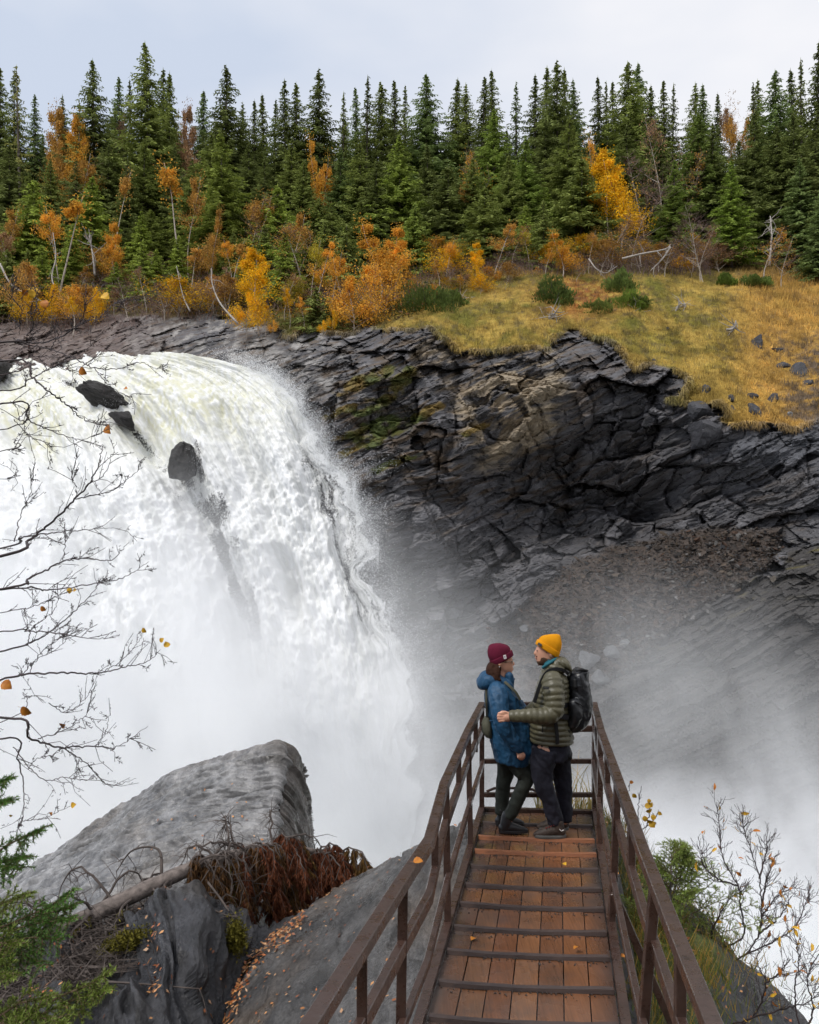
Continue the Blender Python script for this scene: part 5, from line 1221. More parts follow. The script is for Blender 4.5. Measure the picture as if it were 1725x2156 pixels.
# ---- needle branches (near spruces)
t = NT('near_needles', 0.55, 0.3); t.col(t.attr('alb')); M_NEEDLE = t.m
M_STEM = simple_mat('spruce_twig', (0.12, 0.085, 0.05), 0.8, 0.3, 20)
def needle_spray(pts, seed, side=7, slen=.16, nl=.017, dens=420, tint=(.07, .13, .03), root=None, droop=.25, org=(0, 0, 0), rad=.007, flat=True):
    """a spruce branch: stem, paired side shoots, every shoot set with needles"""
    r = np.random.default_rng(seed); c = catmull(np.asarray(pts, float), 24); org = np.asarray(org, float)
    st = MB(); st.tube(c - org, np.linspace(rad, .0018, 24), 5)
    shoots = [(c[8:], 1.0)]
    L0 = np.linalg.norm(c[-1] - c[0])
    for k in range(side):
        f = (k + .6) / side; i = int(f * 23); tn = c[min(i + 1, 23)] - c[max(i - 1, 0)]; tn /= np.linalg.norm(tn)
        sv = np.cross(tn, [0, -.45, .9]); sv /= np.linalg.norm(sv)
        for sg in (-1, 1):
            ln = slen * (1.25 - .85 * f) * r.uniform(.7, 1.2); d = tn * .72 + sv * sg * .75 + r.normal(0, .1, 3); d /= np.linalg.norm(d)
            s_ = np.linspace(0, 1, 7)[:, None]; q = c[i] + d * ln * s_ + np.array([0, 0, -1]) * droop * ln * s_ ** 2
            st.tube(q - org, np.linspace(.003, .001, 7), 4, False); shoots.append((q, .9))
            for m in range(3):
                if ln < .07: break
                j = 2 + m; d2 = d * .7 + np.cross(d, [0, -.4, .9]) * (1 if m % 2 else -1) * .7; d2 /= np.linalg.norm(d2); l2 = ln * .38 * r.uniform(.7, 1.2)
                q2 = q[j] + d2 * l2 * s_ + np.array([0, 0, -1]) * droop * l2 * s_ ** 2; st.tube(q2 - org, [.0015] * 7, 3, False); shoots.append((q2, .8))
    V, Cc = [], []
    for q, w in shoots:
        ln = np.sum(np.linalg.norm(np.diff(q, axis=0), axis=1)); n = max(8, int(dens * ln)); f = r.uniform(0, len(q) - 1.001, n); i = f.astype(int)
        p = q[i] + (q[i + 1] - q[i]) * (f - i)[:, None]; tn = q[i + 1] - q[i]; tn /= np.linalg.norm(tn, axis=1)[:, None] + 1e-9
        rd = r.normal(0, 1, (n, 3)); rd -= tn * np.sum(rd * tn, 1)[:, None]; rd /= np.linalg.norm(rd, axis=1)[:, None]
        d = tn * .62 + rd * .78; e = p + d * nl * r.uniform(.7, 1.2, (n, 1)); s = np.cross(d, rd + r.normal(0, .3, (n, 3))); s /= np.linalg.norm(s, axis=1)[:, None] + 1e-9; s *= nl * .13
        V.append(np.stack([p - s, p + s, e], 1).reshape(-1, 3)); Cc.append(np.repeat(np.array(tint) * (r.uniform(.55, 1.5, (n, 1))) * (0.75 + .5 * (f / len(q))[:, None]), 3, 0))
    V = np.concatenate(V) - org
    me = np_mesh('needles', V, np.arange(len(V)).reshape(-1, 3), M_NEEDLE); set_attr(me, 'alb', np.concatenate(Cc))
    so = link('branch', st.mesh('branch', M_STEM), root); o = link('needles', me, so); tag(o, kind='stuff')
    return so
root = empty('spruce_tree', (-2.35, 3.7, -1.2)); tag(root, 'green spruce reaching in from the lower left edge with wet fresh branches', 'spruce tree')
b = MB(); b.tube([(0, 0, -1.5), (0.02, 0, 1.0), (0, 0, 2.2), (0, 0, 3.2)], [.07, .05, .03, .008], 8); link('trunk', b.mesh('trunk', M_BARK, True), root)
og = np.array(root.location)
for i, (tip, mid_, st_, d) in enumerate([((20,1640),(-20,1655),(-120,1690),3.5),((15,1688),(-25,1700),(-120,1720),3.45),((90,1745),(30,1772),(-110,1830),3.4),((52,1806),(10,1815),(-120,1845),3.5),((45,1830),(0,1825),(-110,1850),3.45),((158,1872),(80,1920),(-90,1955),3.3),
        ((160,1908),(90,1925),(-90,1960),3.35),((158,1935),(90,1942),(-60,1950),3.3),((132,1978),(60,1975),(-80,1985),3.25),((92,2038),(40,2010),(-80,1990),3.3),((230,2050),(150,2088),(-60,2140),3.1),((233,2082),(170,2100),(-40,2140),3.1),
        ((110,2100),(50,2110),(-80,2130),3.05),((140,2156),(70,2140),(-60,2130),3.0),((40,1990),(0,1985),(-100,1970),3.2),((60,1880),(10,1900),(-100,1930),3.3),((100,2170),(40,2170),(-60,2170),2.9),((30,2060),(-10,2050),(-90,2040),3.1)]):
    dt = d - .25 if i % 2 else d - .1
    st3 = np.array([-2.35, 3.7, CZ - (st_[1] - HV) / FP * d + .15])
    needle_spray([st3, tuple(P(st_[0], st_[1], d + .1)), tuple(P(*mid_, d)), tuple(P(*tip, dt))], 100 + i, 12, .13, .0165, 760, (.085, .175, .030) if i < 10 else (.15, .20, .035), root, .3, og)

# ---- near birch with bare branches on the left
M_NBARK = simple_mat('dark_birch_twig', (0.05, 0.036, 0.036), 0.6, 0.35, 12, 0.35)
root = empty('birch_tree', (-2.6, 3.6, -1.5)); tag(root, 'nearly leafless dark birch with branches reaching in from the left edge', 'birch')
og = np.array(root.location)
b = MB(); b.tube([(0, 0, -1.0), (.03, 0, 2.0), (-.02, 0, 4.0), (.0, 0, 5.6)], [.085, .07, .05, .02], 9); link('trunk', b.mesh('trunk', M_BIRCH, True), root)
BR = [([(0,723),(35,721),(94,721),(141,702),(169,681),(211,669),(277,634)],.010),([(35,721),(105,735),(164,758),(199,775),(246,777),(293,763),(328,775),(352,769)],.009),([(0,761),(70,798),(105,826),(141,852),(169,878),(202,892),(222,895)],.008),
 ([(199,775),(223,805),(258,829),(279,836)],.005),([(0,824),(59,800),(117,770),(176,740),(218,702)],.007),([(0,850),(59,885),(105,906),(164,925),(209,915)],.007),([(30,883),(59,915),(113,941)],.005),([(56,707),(87,672),(110,594)],.006),([(64,715),(75,660),(79,612)],.004),
 ([(40,705),(46,660),(47,625)],.0035),([(169,681),(188,636),(223,594)],.006),([(211,669),(240,640),(258,632),(310,636)],.005),([(0,1170),(62,1136),(103,1104),(159,1051),(199,1000),(213,955),(217,935)],.014),([(159,1051),(234,1033),(270,1008),(302,983)],.008),([(162,1026),(152,1002),(166,948)],.005),
 ([(185,1020),(220,998),(246,930)],.006),([(0,1154),(47,1132),(131,1120),(194,1114),(256,1111)],.009),([(0,1240),(62,1217),(134,1182),(187,1176),(234,1179),(272,1142)],.009),([(0,1242),(109,1242),(219,1225),(266,1214),(314,1182)],.008),([(0,1372),(62,1354),(103,1332),(156,1289),(200,1240),(215,1215)],.009),
 ([(0,1332),(62,1328),(141,1337),(200,1345),(244,1342)],.006),([(0,1432),(47,1420),(134,1417),(212,1417),(266,1404),(312,1392),(338,1368)],.010),([(212,1417),(250,1395),(285,1360),(303,1328)],.005),([(0,1511),(62,1554),(131,1573),(203,1570),(244,1573),(312,1529)],.010),([(131,1573),(181,1607),(231,1654),(287,1639)],.007),
 ([(0,1554),(37,1601),(50,1657),(48,1720),(34,1754)],.009),([(48,1728),(87,1723),(148,1698)],.004),([(28,1573),(87,1639),(134,1637),(184,1642),(206,1632)],.006),([(60,1420),(90,1370),(140,1330),(150,1290)],.005),([(134,1182),(138,1140),(136,1110)],.004),([(103,1480),(140,1500),(180,1470),(205,1440)],.005),
 ([(0,1520),(60,1470),(78,1465)],.005),([(80,1555),(130,1540),(170,1515),(200,1480)],.006),([(203,1570),(222,1540),(232,1500)],.005),([(0,1290),(60,1280),(120,1255),(160,1220)],.005),([(0,905),(40,880),(60,860)],.005),([(0,950),(30,930),(48,925)],.005),([(0,1010),(30,1000),(40,990)],.004),([(30,1140),(45,1080),(60,1050),(72,1000)],.006),
 ([(60,1620),(75,1600),(110,1590),(140,1570)],.005),([(0,700),(20,660),(30,600)],.004),([(105,735),(130,700),(160,690)],.005),([(117,770),(150,780),(190,760)],.004),([(0,790),(40,760),(90,750),(130,755)],.006),([(59,1354),(70,1320),(110,1290),(130,1240)],.005),([(47,1420),(75,1390),(120,1365),(170,1310)],.005)]
rb = np.random.default_rng(8)
for i, (pts, r0) in enumerate(BR):
    d = 3.6 + .35 * math.sin(i * 2.1); n0 = len(pts)
    pp = [tuple(P(u, v, d + .12 * math.sin(i + k * 1.3))) for k, (u, v) in enumerate(pts)]
    if pts[0][0] <= 0:
        pp = [(-2.6, 3.6, pp[0][2] - .12 - .1 * rb.random())] + pp; r_a = r0 * 1.5
    else: r_a = r0
    n = 10 * len(pp); c = catmull(np.array(pp), n); c[1:-1] += rb.normal(0, .0022, (n - 2, 3))
    b = MB(); b.tube(c - og, np.linspace(r_a, .0022, n) * .36, 6)
    nt = int(len(pts) * 2.4); s0 = 12 if pts[0][0] <= 0 else 3
    def spur(p, d_, ln, r_, depth):
        q = [p, p + d_ * ln * .5 + rb.normal(0, .06 * ln, 3), p + d_ * ln + rb.normal(0, .08 * ln, 3)]
        b.tube(np.array(q) - og, [r_, r_ * .75, .0010], 4, False)
        if depth:
            for m in range(3):
                f = rb.uniform(.3, .95); e = d_ + rb.normal(0, .5, 3); e /= np.linalg.norm(e); spur(p + d_ * ln * f, e, ln * .35, r_ * .65, depth - 1)
        for m in range(3): # buds
            f = rb.uniform(.2, 1); e = d_ + rb.normal(0, .8, 3); e /= np.linalg.norm(e); a_ = p + d_ * ln * f; b.tube(np.array([a_, a_ + e * .009]) - og, [.0016, .0010], 3, False)
    for k in range(nt):
        j = rb.integers(s0, n - 2); tn = c[j + 1] - c[j]; tn /= np.linalg.norm(tn)
        sd = np.cross(tn, [0, 1, 0]) * (1 if rb.random() < .62 else -1); e = tn * 1.1 + sd * rb.uniform(.35, .85) + rb.normal(0, .12, 3); e /= np.linalg.norm(e)
        spur(c[j], e, rb.uniform(.03, .14), .0014, 1 if rb.random() < .25 else 0)
    link('branch', b.mesh('branch', M_NBARK, True), root)
def leaf_mesh(cols, seed, name='leaf', narrow=False):
    """a curled serrate leaf with its midrib fold and stalk"""
    rg2 = np.random.default_rng(seed); n = 9; V = []
    for i, x in enumerate(np.linspace(0, 1, n)):
        w = (math.sin(PI * min(1, x * .92 + .04) ** .75)) * (.20 if narrow else .46) * (1 + .12 * (i % 2)); z = .18 * math.sin(x * 2.6) + rg2.normal(0, .015)
        V += [(x, -w, z + .22 * w + rg2.normal(0, .02)), (x, 0, z), (x, w, z + .3 * w + rg2.normal(0, .02))]
    Q = []
    for i in range(n - 1):
        for j in (0, 1): a = i * 3 + j; Q.append((a, a + 1, a + 4, a + 3))
    V += [(-.35, -.015, .05), (-.35, .015, .05), (.02, .012, 0), (.02, -.012, 0)]; k = n * 3; Q.append((k, k + 1, k + 2, k + 3))
    return np_mesh(name, np.array(V), np.array(Q), cols, True)
t = NT('orange_leaf', 0.55, 0.3); t.col(t.ramp(t.noise(3, 4), [(0.3, (0.36, 0.11, 0.02)), (0.7, (0.52, 0.20, 0.02))])); M_OLEAF = t.m
t = NT('yellow_leaf', 0.55, 0.3); t.col(t.ramp(t.noise(3, 4), [(0.3, (0.50, 0.26, 0.02)), (0.7, (0.70, 0.42, 0.03))])); M_YLEAF = t.m
LM = [leaf_mesh(M_OLEAF, 1), leaf_mesh(M_OLEAF, 2), leaf_mesh(M_YLEAF, 3), leaf_mesh(M_YLEAF, 4)]
LN = [leaf_mesh(M_OLEAF, 5, narrow=True), leaf_mesh(M_YLEAF, 6, narrow=True)]
def put_leaf(u, v, d, size, k, parent, og, pool=None, seed=0):
    o = link('leaf', (pool or LM)[k], parent); o.location = np.array(P(u, v, d)) - og; s = size * d / FP; o.scale = (s, s, s)
    rg2 = random.Random(int(u * 7 + v)); o.rotation_euler = (R(90) + rg2.uniform(-.7, .7), rg2.uniform(-1.2, 1.8), rg2.uniform(-.6, .6)); return o
for u, v, sz, k in [(72,605,24,2),(48,620,14,1),(95,632,20,0),(215,622,20,3),(168,777,18,0),(262,818,9,1),(225,897,22,0),(146,1238,12,3),(155,1243,9,2),(86,1278,13,0),(300,1323,12,3),(338,1352,11,3),(345,1360,14,2),(5,1437,24,0),(45,1490,24,0),(127,1527,15,1),(107,1716,9,1),(150,1697,13,2),(20,1716,7,3)]:
    put_leaf(u, v, 3.55, sz, k, root, og)

# ---- right side: shrubs, young spruce, saplings, grass
def shrub(name, base, stems, label, cat, r0, leaves=0, seed=0, tw=5, mat=None, lsz=16, tl=.16):
    rg2 = np.random.default_rng(seed); root = empty(name, P(*base)); og = np.array(root.location); tag(root, label, cat); tips = []
    for pts in stems:
        c = catmull(np.array([tuple(P(*p)) for p in pts]), 8 * len(pts)); n = len(c); c[1:] += rg2.normal(0, .004, (n - 1, 3)); b = MB(); b.tube(c - og, np.linspace(r0, .0028, n), 6)
        def sp(p, d_, ln, r_, dp):
            q = np.array([p, p + d_ * ln * .5 + rg2.normal(0, .07 * ln, 3), p + d_ * ln + rg2.normal(0, .1 * ln, 3) + [0, 0, .12 * ln]]); b.tube(q - og, [r_, r_ * .7, .0016], 4, False); tips.append(q[2]); tips.append(q[1])
            for m in range(3 if dp else 0):
                e = d_ + rg2.normal(0, .45, 3) + [0, 0, .2]; e /= np.linalg.norm(e); sp(p + d_ * ln * rg2.uniform(.3, 1), e, ln * .5, r_ * .65, dp - 1)
        for k in range(tw * len(pts)):
            j = rg2.integers(n // 5, n - 1); tn = c[j + 1] - c[j]; tn /= np.linalg.norm(tn) + 1e-9; e = tn * .7 + rg2.normal(0, .6, 3) * [1, .7, .6] + [0, 0, .25]; e /= np.linalg.norm(e); sp(c[j], e, rg2.uniform(.4, 1) * tl, .0027, 1)
        link('stem', b.mesh('stem', mat or M_NBARK, True), root)
    for k in range(leaves):
        p = tips[rg2.integers(len(tips))]; o = link('leaf', LN[rg2.integers(2)] if lsz < 20 else LM[rg2.integers(4)], root); o.location = p - og; s = lsz * rg2.uniform(.6, 1.2) * base[2] / FP; o.scale = (s, s, s); o.rotation_euler = tuple(rg2.uniform(-1.6, 1.6, 3) + [1.2, 0, 0])
    return root
shrub('willow_shrub', (1513,2011,7.6), [[(1513,1999,7.6),(1566,1970,7.5),(1560,1908,7.4),(1554,1865,7.4),(1522,1806,7.4),(1516,1748,7.5),(1510,1690,7.5)],[(1530,2020,7.6),(1566,2013,7.5),(1598,1967,7.4),(1604,1908,7.4),(1595,1835,7.4),(1571,1762,7.5),(1563,1728,7.5)],[(1540,2025,7.6),(1566,2013,7.5),(1630,1981,7.3),(1674,1952,7.2),(1694,1908,7.2),(1708,1895,7.2)],
  [(1598,1967,7.4),(1606,1930,7.4),(1636,1888,7.3),(1677,1867,7.3)],[(1604,1908,7.4),(1615,1850,7.4),(1633,1800,7.5)],[(1554,1865,7.4),(1510,1850,7.3),(1480,1820,7.3),(1478,1790,7.3)],[(1500,2000,7.6),(1500,1960,7.5),(1520,1920,7.5),(1550,1870,7.5)],[(1598,1967,7.4),(1640,1930,7.3),(1665,1890,7.3)],[(1600,1850,7.4),(1612,1800,7.5),(1616,1770,7.5)]],
  'bare dark willow shrub with few yellow leaves leaning over the gorge', 'shrub', .0085, 60, 3, 6)
shrub('willow_shrub', (1595,2127,6.6), [[(1560,2160,6.6),(1595,2127,6.5),(1612,2069,6.4),(1595,2025,6.4),(1600,1995,6.4)],[(1542,2156,6.6),(1644,2127,6.3),(1703,2110,6.2),(1717,2084,6.2)],[(1690,2180,6.2),(1676,2127,6.2),(1675,2069,6.2),(1682,2025,6.2),(1675,1975,6.2)],[(1700,2170,6.2),(1712,2120,6.2),(1700,2060,6.1),(1722,2010,6.1)],[(1612,2069,6.4),(1640,2050,6.3),(1665,2020,6.3)]],
  'twisting thin shrub in the lower right corner with sparse leaves', 'shrub', .007, 40, 4, 4)
shrub('birch_sapling', (1335,1790,8.6), [[(1325,1800,8.6),(1341,1759,8.6),(1373,1730,8.6),(1388,1708,8.6)],[(1325,1800,8.6),(1329,1721,8.6),(1322,1690,8.6),(1326,1646,8.6)],[(1325,1800,8.6),(1341,1745,8.6),(1345,1700,8.6),(1350,1655,8.6)],[(1360,1742,8.6),(1368,1710,8.6),(1366,1682,8.6)]], 'slim birch sapling with a few orange leaves beyond the right rail', 'sapling', .006, 0, 6, 1, None, 22, .07)
rt = [o for o in bpy.data.objects if o.name.startswith('birch_sapling')][-1]
for u, v, sz, k in [(1326,1646,8,0),(1333,1671,11,3),(1366,1682,9,2),(1358,1695,13,3),(1366,1698,12,2),(1360,1708,14,2),(1357,1718,12,3),(1362,1728,13,2),(1376,1715,12,2),(1368,1730,15,3),(1386,1710,9,2),(1372,1732,12,2),(1340,1745,9,3),(1355,1793,11,0)]:
    put_leaf(u, v, 8.58, sz, k, rt, np.array(rt.location))
root = empty('young_spruce', P(1420, 1990, 7.6)); og = np.array(root.location); tag(root, 'young light green spruce growing against the right rail', 'spruce tree')
b = MB(); b.tube(np.array([tuple(P(1425,2040,7.6)), tuple(P(1418,1960,7.6)), tuple(P(1412,1880,7.6)), tuple(P(1415,1800,7.6))]) - og, [.018, .015, .010, .004], 7); link('trunk', b.mesh('trunk', M_BARK, True), root)
rs = np.random.default_rng(12)
for k in range(30):
    f = k / 29; v = 2030 - 225 * f; p = np.array(P(1420 - 6 * f, v, 7.6)); az = rs.uniform(0, 6.28); ln = (.62 * (1 - f) + .16) * rs.uniform(.8, 1.2)
    if f < .5 and math.cos(az) > 0: ln *= 1.2
    d_ = np.array([math.cos(az), math.sin(az) * .8, .45 + .4 * f]); d_ /= np.linalg.norm(d_)
    needle_spray([p, p + d_ * ln * .5 + [0, 0, .02], p + d_ * ln], 300 + k, 8, .16, .018, 520, (.25, .33, .07), root, .15, og, .004)
for nm, u, v, d, n, hh, label in [('fern_clump', 1310, 2100, 6.9, 16, .30, 'light green clump under the right rail near the bottom'), ('fern_clump', 1320, 1960, 7.8, 14, .30, 'light green clump under the right rail halfway along'), ('fern_clump', 1470, 2000, 7.6, 12, .26, 'green clump at the foot of the young spruce'), ('fern_clump', 1345, 2020, 7.3, 12, .28, 'green clump between the two rail posts on the right')]:
    root = empty(nm, P(u, v, d)); og = np.array(root.location); tag(root, label, 'plant', 'green clumps on the right bank')
    for k in range(n):
        az = rs.uniform(0, 6.28); d_ = np.array([math.cos(az) * .7, math.sin(az) * .7, .8]); p = og + rs.normal(0, .07, 3) * [1, 1, .2]
        needle_spray([p, p + d_ * hh * .5, p + d_ * hh + [0, 0, -.06]], 500 + k + int(u), 6, .09, .015, 330, (.14, .19, .035) if k % 3 else (.20, .19, .03), root, .3, og, .003)
# ochre grass on the bank and pale grass at the end of the deck
rp = RNG.choice(gD.shape[0] * gD.shape[1], 2600, p=(lambda w: (w / w.sum()).ravel())((uD > 1240) * (uD < 1640) * (0.25 + np.exp(-((uD - 1475) / 50) ** 2 - ((vD - 2040) / 60) ** 2) * 2 + (uD < 1420)))) 
VV, FF = blades(gD.reshape(-1, 3)[rp] + [0, 0, -.02], RNG.uniform(.08, .28, 2600), .7, 3, 9, .004)
me = np_mesh('bank_grass', VV, FF, M_BLADE); pal = np.array([(0.34, 0.22, 0.05), (0.16, 0.17, 0.03), (0.10, 0.14, 0.03), (0.42, 0.27, 0.07)])
set_attr(me, 'alb', np.repeat(pal[RNG.integers(0, 4, len(VV) // 3)], 3, 0)); tag(link('bank_grass', me), 'ochre and green grass on the bank right of the walkway', 'grass', kind='stuff')
V, F, cl = [], [], []
for k in range(150):
    u = RNG.uniform(1130, 1262); p = np.array(P(u, 1712 + RNG.uniform(-4, 10), 9.25 + RNG.uniform(0, .3))); h = RNG.uniform(.15, .45) if k % 4 else RNG.uniform(.5, .95)
    az = RNG.uniform(0, 6.28); lx = RNG.uniform(.1, .6) * h
    s = np.linspace(0, 1, 6); q = p + np.stack([math.cos(az) * lx * s ** 2, math.sin(az) * lx * s ** 2, h * (s - .25 * s ** 3)], -1); w = (1 - s * .9)[:, None] * np.array([.006, 0, 0])
    i0 = sum(map(len, V)); V.append(np.concatenate([q - w, q + w])); F += [(i0 + i, i0 + i + 6, i0 + i + 7, i0 + i + 1) for i in range(5)]; cl.append(np.tile(np.array([(0.50, 0.36, 0.16), (0.42, 0.33, 0.10), (0.22, 0.20, 0.05)][k % 3]), (12, 1)))
me = np_mesh('pale_grass', np.concatenate(V), np.array(F), M_BLADE); set_attr(me, 'alb', np.concatenate(cl)); tag(link('pale_grass', me), 'tall pale grass growing beyond the end rail', 'grass', kind='stuff')
# ------------------------------------------------------------------ the walkway
t = NT('wet_deck_wood', 0.42, 0.45)
oi = t.n('ShaderNodeObjectInfo')
base = t.ramp(oi.outputs['Random'], [(0.0, (0.19, 0.076, 0.032)), (0.35, (0.25, 0.112, 0.050)), (0.7, (0.145, 0.062, 0.032)), (1.0, (0.28, 0.13, 0.06))])
gr = t.noise(2.2, 8, 0.65, t.coord('Object', (34, 1.2, 20)))
c = t.mix(0.8, base, t.ramp(gr, [(0.28, 0.5), (0.72, 1.35)]), 'MULTIPLY')
geo = t.n('ShaderNodeNewGeometry')
wearn = t.noise(1.3, 5, 0.65, geo.outputs['Position'])
c = t.mix(t.ramp(wearn, [(0.46, 0.0), (0.68, 0.8)]), c, (0.055, 0.046, 0.042))
c = t.mix(t.attr('grime', 'Fac'), c, (0.038, 0.034, 0.034))
t.b.inputs['Coat Weight'].default_value = 0.55; t.b.inputs['Coat Roughness'].default_value = 0.12
t.col(c)
t.rough(t.ramp(t.noise(1.8, 4, 0.6, geo.outputs['Position']), [(0.40, 0.12), (0.66, 0.5)]))
t.bump(gr, 0.35, 0.006); t.bump(t.noise(140, 3), 0.2, 0.002)
M_DECK = t.m
t = NT('brown_painted_steel', 0.42, 0.45)
w = t.noise(5, 6, 0.7)
c = t.ramp(w, [(0.35, (0.038, 0.020, 0.015)), (0.55, (0.052, 0.028, 0.021)), (0.72, (0.026, 0.012, 0.008))])
c = t.mix(t.ramp(t.noise(13, 7, 0.75), [(0.54, 0.0), (0.64, 0.9)]), c, (0.022, 0.010, 0.006))
c = t.mix(t.ramp(t.noise(2.3, 6, 0.7), [(0.55, 0.0), (0.72, 0.6)]), c, (0.07, 0.034, 0.022))
t.b.inputs['Coat Weight'].default_value = 0.4; t.b.inputs['Coat Roughness'].default_value = 0.25
t.col(c); t.rough(t.ramp(t.noise(9, 5, 0.7), [(0.4, 0.2), (0.6, 0.55)])); t.bump(t.noise(120, 3, 0.7), 0.25, 0.002)
M_STEEL = t.m
t = NT('batten_wood', 0.45, 0.4)
c = t.ramp(t.noise(3, 8, 0.7, t.coord('Object', (2, 20, 20))), [(0.3, (0.036, 0.030, 0.030)), (0.6, (0.075, 0.055, 0.048)), (0.8, (0.11, 0.07, 0.05))])
t.col(t.mix(1.0, c, t.n('ShaderNodeObjectInfo').outputs['Color'], 'MULTIPLY')); t.bump(t.noise(60, 4, .7), .4, .004)
M_BATTEN = t.m
walk = empty('walkway', (1.25, 8.9, 0)); tag(walk, 'sloping wooden walkway with brown steel rails leading out to the viewpoint', 'walkway')
WO = np.array(walk.location)
def dl(d): return np.array([.10 + (d - 4.94) * .1682, d + .04, 0.0])       # left and right borders of the deck at depth d
def dr(d): return np.array([1.17 + (d - 4.94) * .1682, d - .06, 0.0])
def dk(s, d, z=0.0):
    p = dl(d) * (1 - s) + dr(d) * s; p[2] = z; return p
# long boards, seven across; boards are butted at one line
NBD = 7
def grime_box(a0, a1, b0, b1, d0, d1, th, gl, grr):
    n = 14; V = []; G = []
    for i, d in enumerate(np.linspace(d0, d1, n)):
        for s, g in ((a0, gl), (a1, grr)):
            V.append(dk(s, d, 0)); V.append(dk(s, d, -th)); G += [g, g]
    Q = []
    for i in range(n - 1):
        k = i * 4; Q += [(k, k + 2, k + 6, k + 4), (k + 1, k + 5, k + 7, k + 3), (k, k + 4, k + 5, k + 1), (k + 2, k + 3, k + 7, k + 6)]
    Q += [(0, 1, 3, 2), (4 * n - 4, 4 * n - 2, 4 * n - 1, 4 * n - 3)]
    return np.array(V), np.array(Q), np.array(G)
for k in range(NBD):
    s0 = k / NBD + (.0035 if k else 0); s1 = (k + 1) / NBD - .0035
    for d0, d1 in ((2.6, 6.9), (6.905, 8.88)):
        V, Q, G = grime_box(s0, s1, 0, 0, d0, d1, .045, (.72 if k == 0 else .12 if k == 1 else .0), (.72 if k == NBD - 1 else .12 if k == NBD - 2 else 0.0))
        c0 = V.mean(0); dz = .003 * math.sin(k * 2.3 + d0); me = np_mesh('plank', V - c0, Q[:, ::-1], M_DECK); set_attr(me, 'grime', np.clip(G + (.35 if d0 > 5 and k in (0, 6) else 0), 0, 1))
        bm = bmesh.new(); bm.from_mesh(me); bmesh.ops.recalc_face_normals(bm, faces=bm.faces); bm.to_mesh(me); bm.free()
        o = link('plank', me, walk); o.location = c0 + [0, 0, dz] - WO
# cross battens: worn, slightly bowed, two of them freshly orange
bd = [8.47, 8.04, 7.67, 7.31, 6.90, 6.52, 6.12, 5.75, 5.33, 4.93, 4.54, 4.15, 3.75, 3.35, 2.95]
for i, d in enumerate(bd):
    rg2 = random.Random(i); b = MB(); n = 12; V = []
    w, h = (.050, .030) if i in (1, 2) else (.052, .024)
    for k in range(n):
        s = .012 + .976 * k / (n - 1); bow = -.022 * math.sin(PI * s) * rg2.uniform(.8, 1.1) * (0.4 if i < 3 else 1) + rg2.uniform(-.003, .003)
        p = dk(s, d + bow, .006); hh = h * (1 - .28 * math.sin(PI * s)) + rg2.uniform(-.002, .002)
        for dy, z in ((-w / 2, -.004), (-w / 2 + .006, hh), (w / 2 - .006, hh), (w / 2, -.004)): V.append(p + [0, dy, z])
    Q = [];
    for k in range(n - 1):
        for m in range(4): a = k * 4 + m; c_ = k * 4 + (m + 1) % 4; Q.append((a, c_, c_ + 4, a + 4))
    Q += [(3, 2, 1, 0), (4 * n - 4, 4 * n - 3, 4 * n - 2, 4 * n - 1)]
    V = np.array(V); c0 = V.mean(0); me = np_mesh('batten', V - c0, np.array(Q), M_BATTEN); o = link('batten', me, walk); o.location = c0 - WO
    o.color = (4.2, 2.3, 1.3, 1) if i in (1, 2) else (1.0, 0.95, 0.95, 1)
    if i in (1, 2): o['label'] = 'bright orange worn batten'
def steel(name, fn, bev=.003):
    b = MB(); fn(b); V0 = walk
    o = b.build(name, M_STEEL, walk, False, bev); o.data.transform(Matrix.Translation(-WO)); return o
# kick beams along the deck (angle steel)
for side in (0, 1):
    pts = [(2.6, .0), (4.2, .0), (6.16, .0), (7.79, .0), (8.93, .0)]
    f = dl if side == 0 else dr; sg = -1 if side == 0 else 1
    def kb(b):
        for (d0, _), (d1, _) in zip(pts[:-1], pts[1:]):
            a, c_ = f(d0) + [sg * .030, 0, .03], f(d1) + [sg * .030, 0, .03]
            b.bar(a, c_, .055, .06); b.bar(a + [sg * .022, 0, -.09], c_ + [sg * .022, 0, -.09], .012, .12)
    steel('side_beam', kb, 0)
steel('end_beam', lambda b: b.bar(dl(8.93) + [-.05, 0, .0], dr(8.93) + [.05, 0, .0], .06, .07), .003)
# top, middle and low rails, with the welded bends the photograph shows
TL = [(-.325, 2.97, 1.05), (-.045, 4.19, 1.05), (.109, 4.85, 1.04), (.237, 6.05, 1.03), (.52, 7.79, 1.05), (.733, 8.9, 1.09)]
TL = [(-.52, 2.2, 1.05)] + TL
TRt = [(.93, 2.2, 1.05), (1.02, 2.97, 1.05), (1.10, 3.6, 1.05), (1.235, 4.63, 1.05), (1.46, 6.17, 1.05), (1.66, 7.6, 1.07), (1.87, 8.9, 1.09)]
def rail(line, z0, z1, w, h, name, dx=0.0):
    pts = []
    for x, d, z in line:
        f = (d - 2.2) / 6.7
        zz = z if z0 is None else z0 + (z1 - z0) * max(0, (d - 6.5) / 2.4)
        pts.append(np.array([x + dx, d, zz]))
    def fn(b):
        for a, c_ in zip(pts[:-1], pts[1:]): b.bar(a, c_, w, h, ext=.004)
    return steel(name, fn, .004), pts
low_l = [(x * .55 + dl(d)[0] * .45 - .0, d, 0) for x, d, z in TL]; low_r = [(x * .55 + dr(d)[0] * .45, d, 0) for x, d, z in TRt]
for ln_, lw in ((TL, low_l), (TRt, low_r)):
    _, ptop = rail(ln_, None, None, .062, .062, 'top_rail')
    rail(ln_, .74, .85, .042, .075, 'middle_rail')
    rail(lw, .38, .52, .036, .05, 'low_rail')
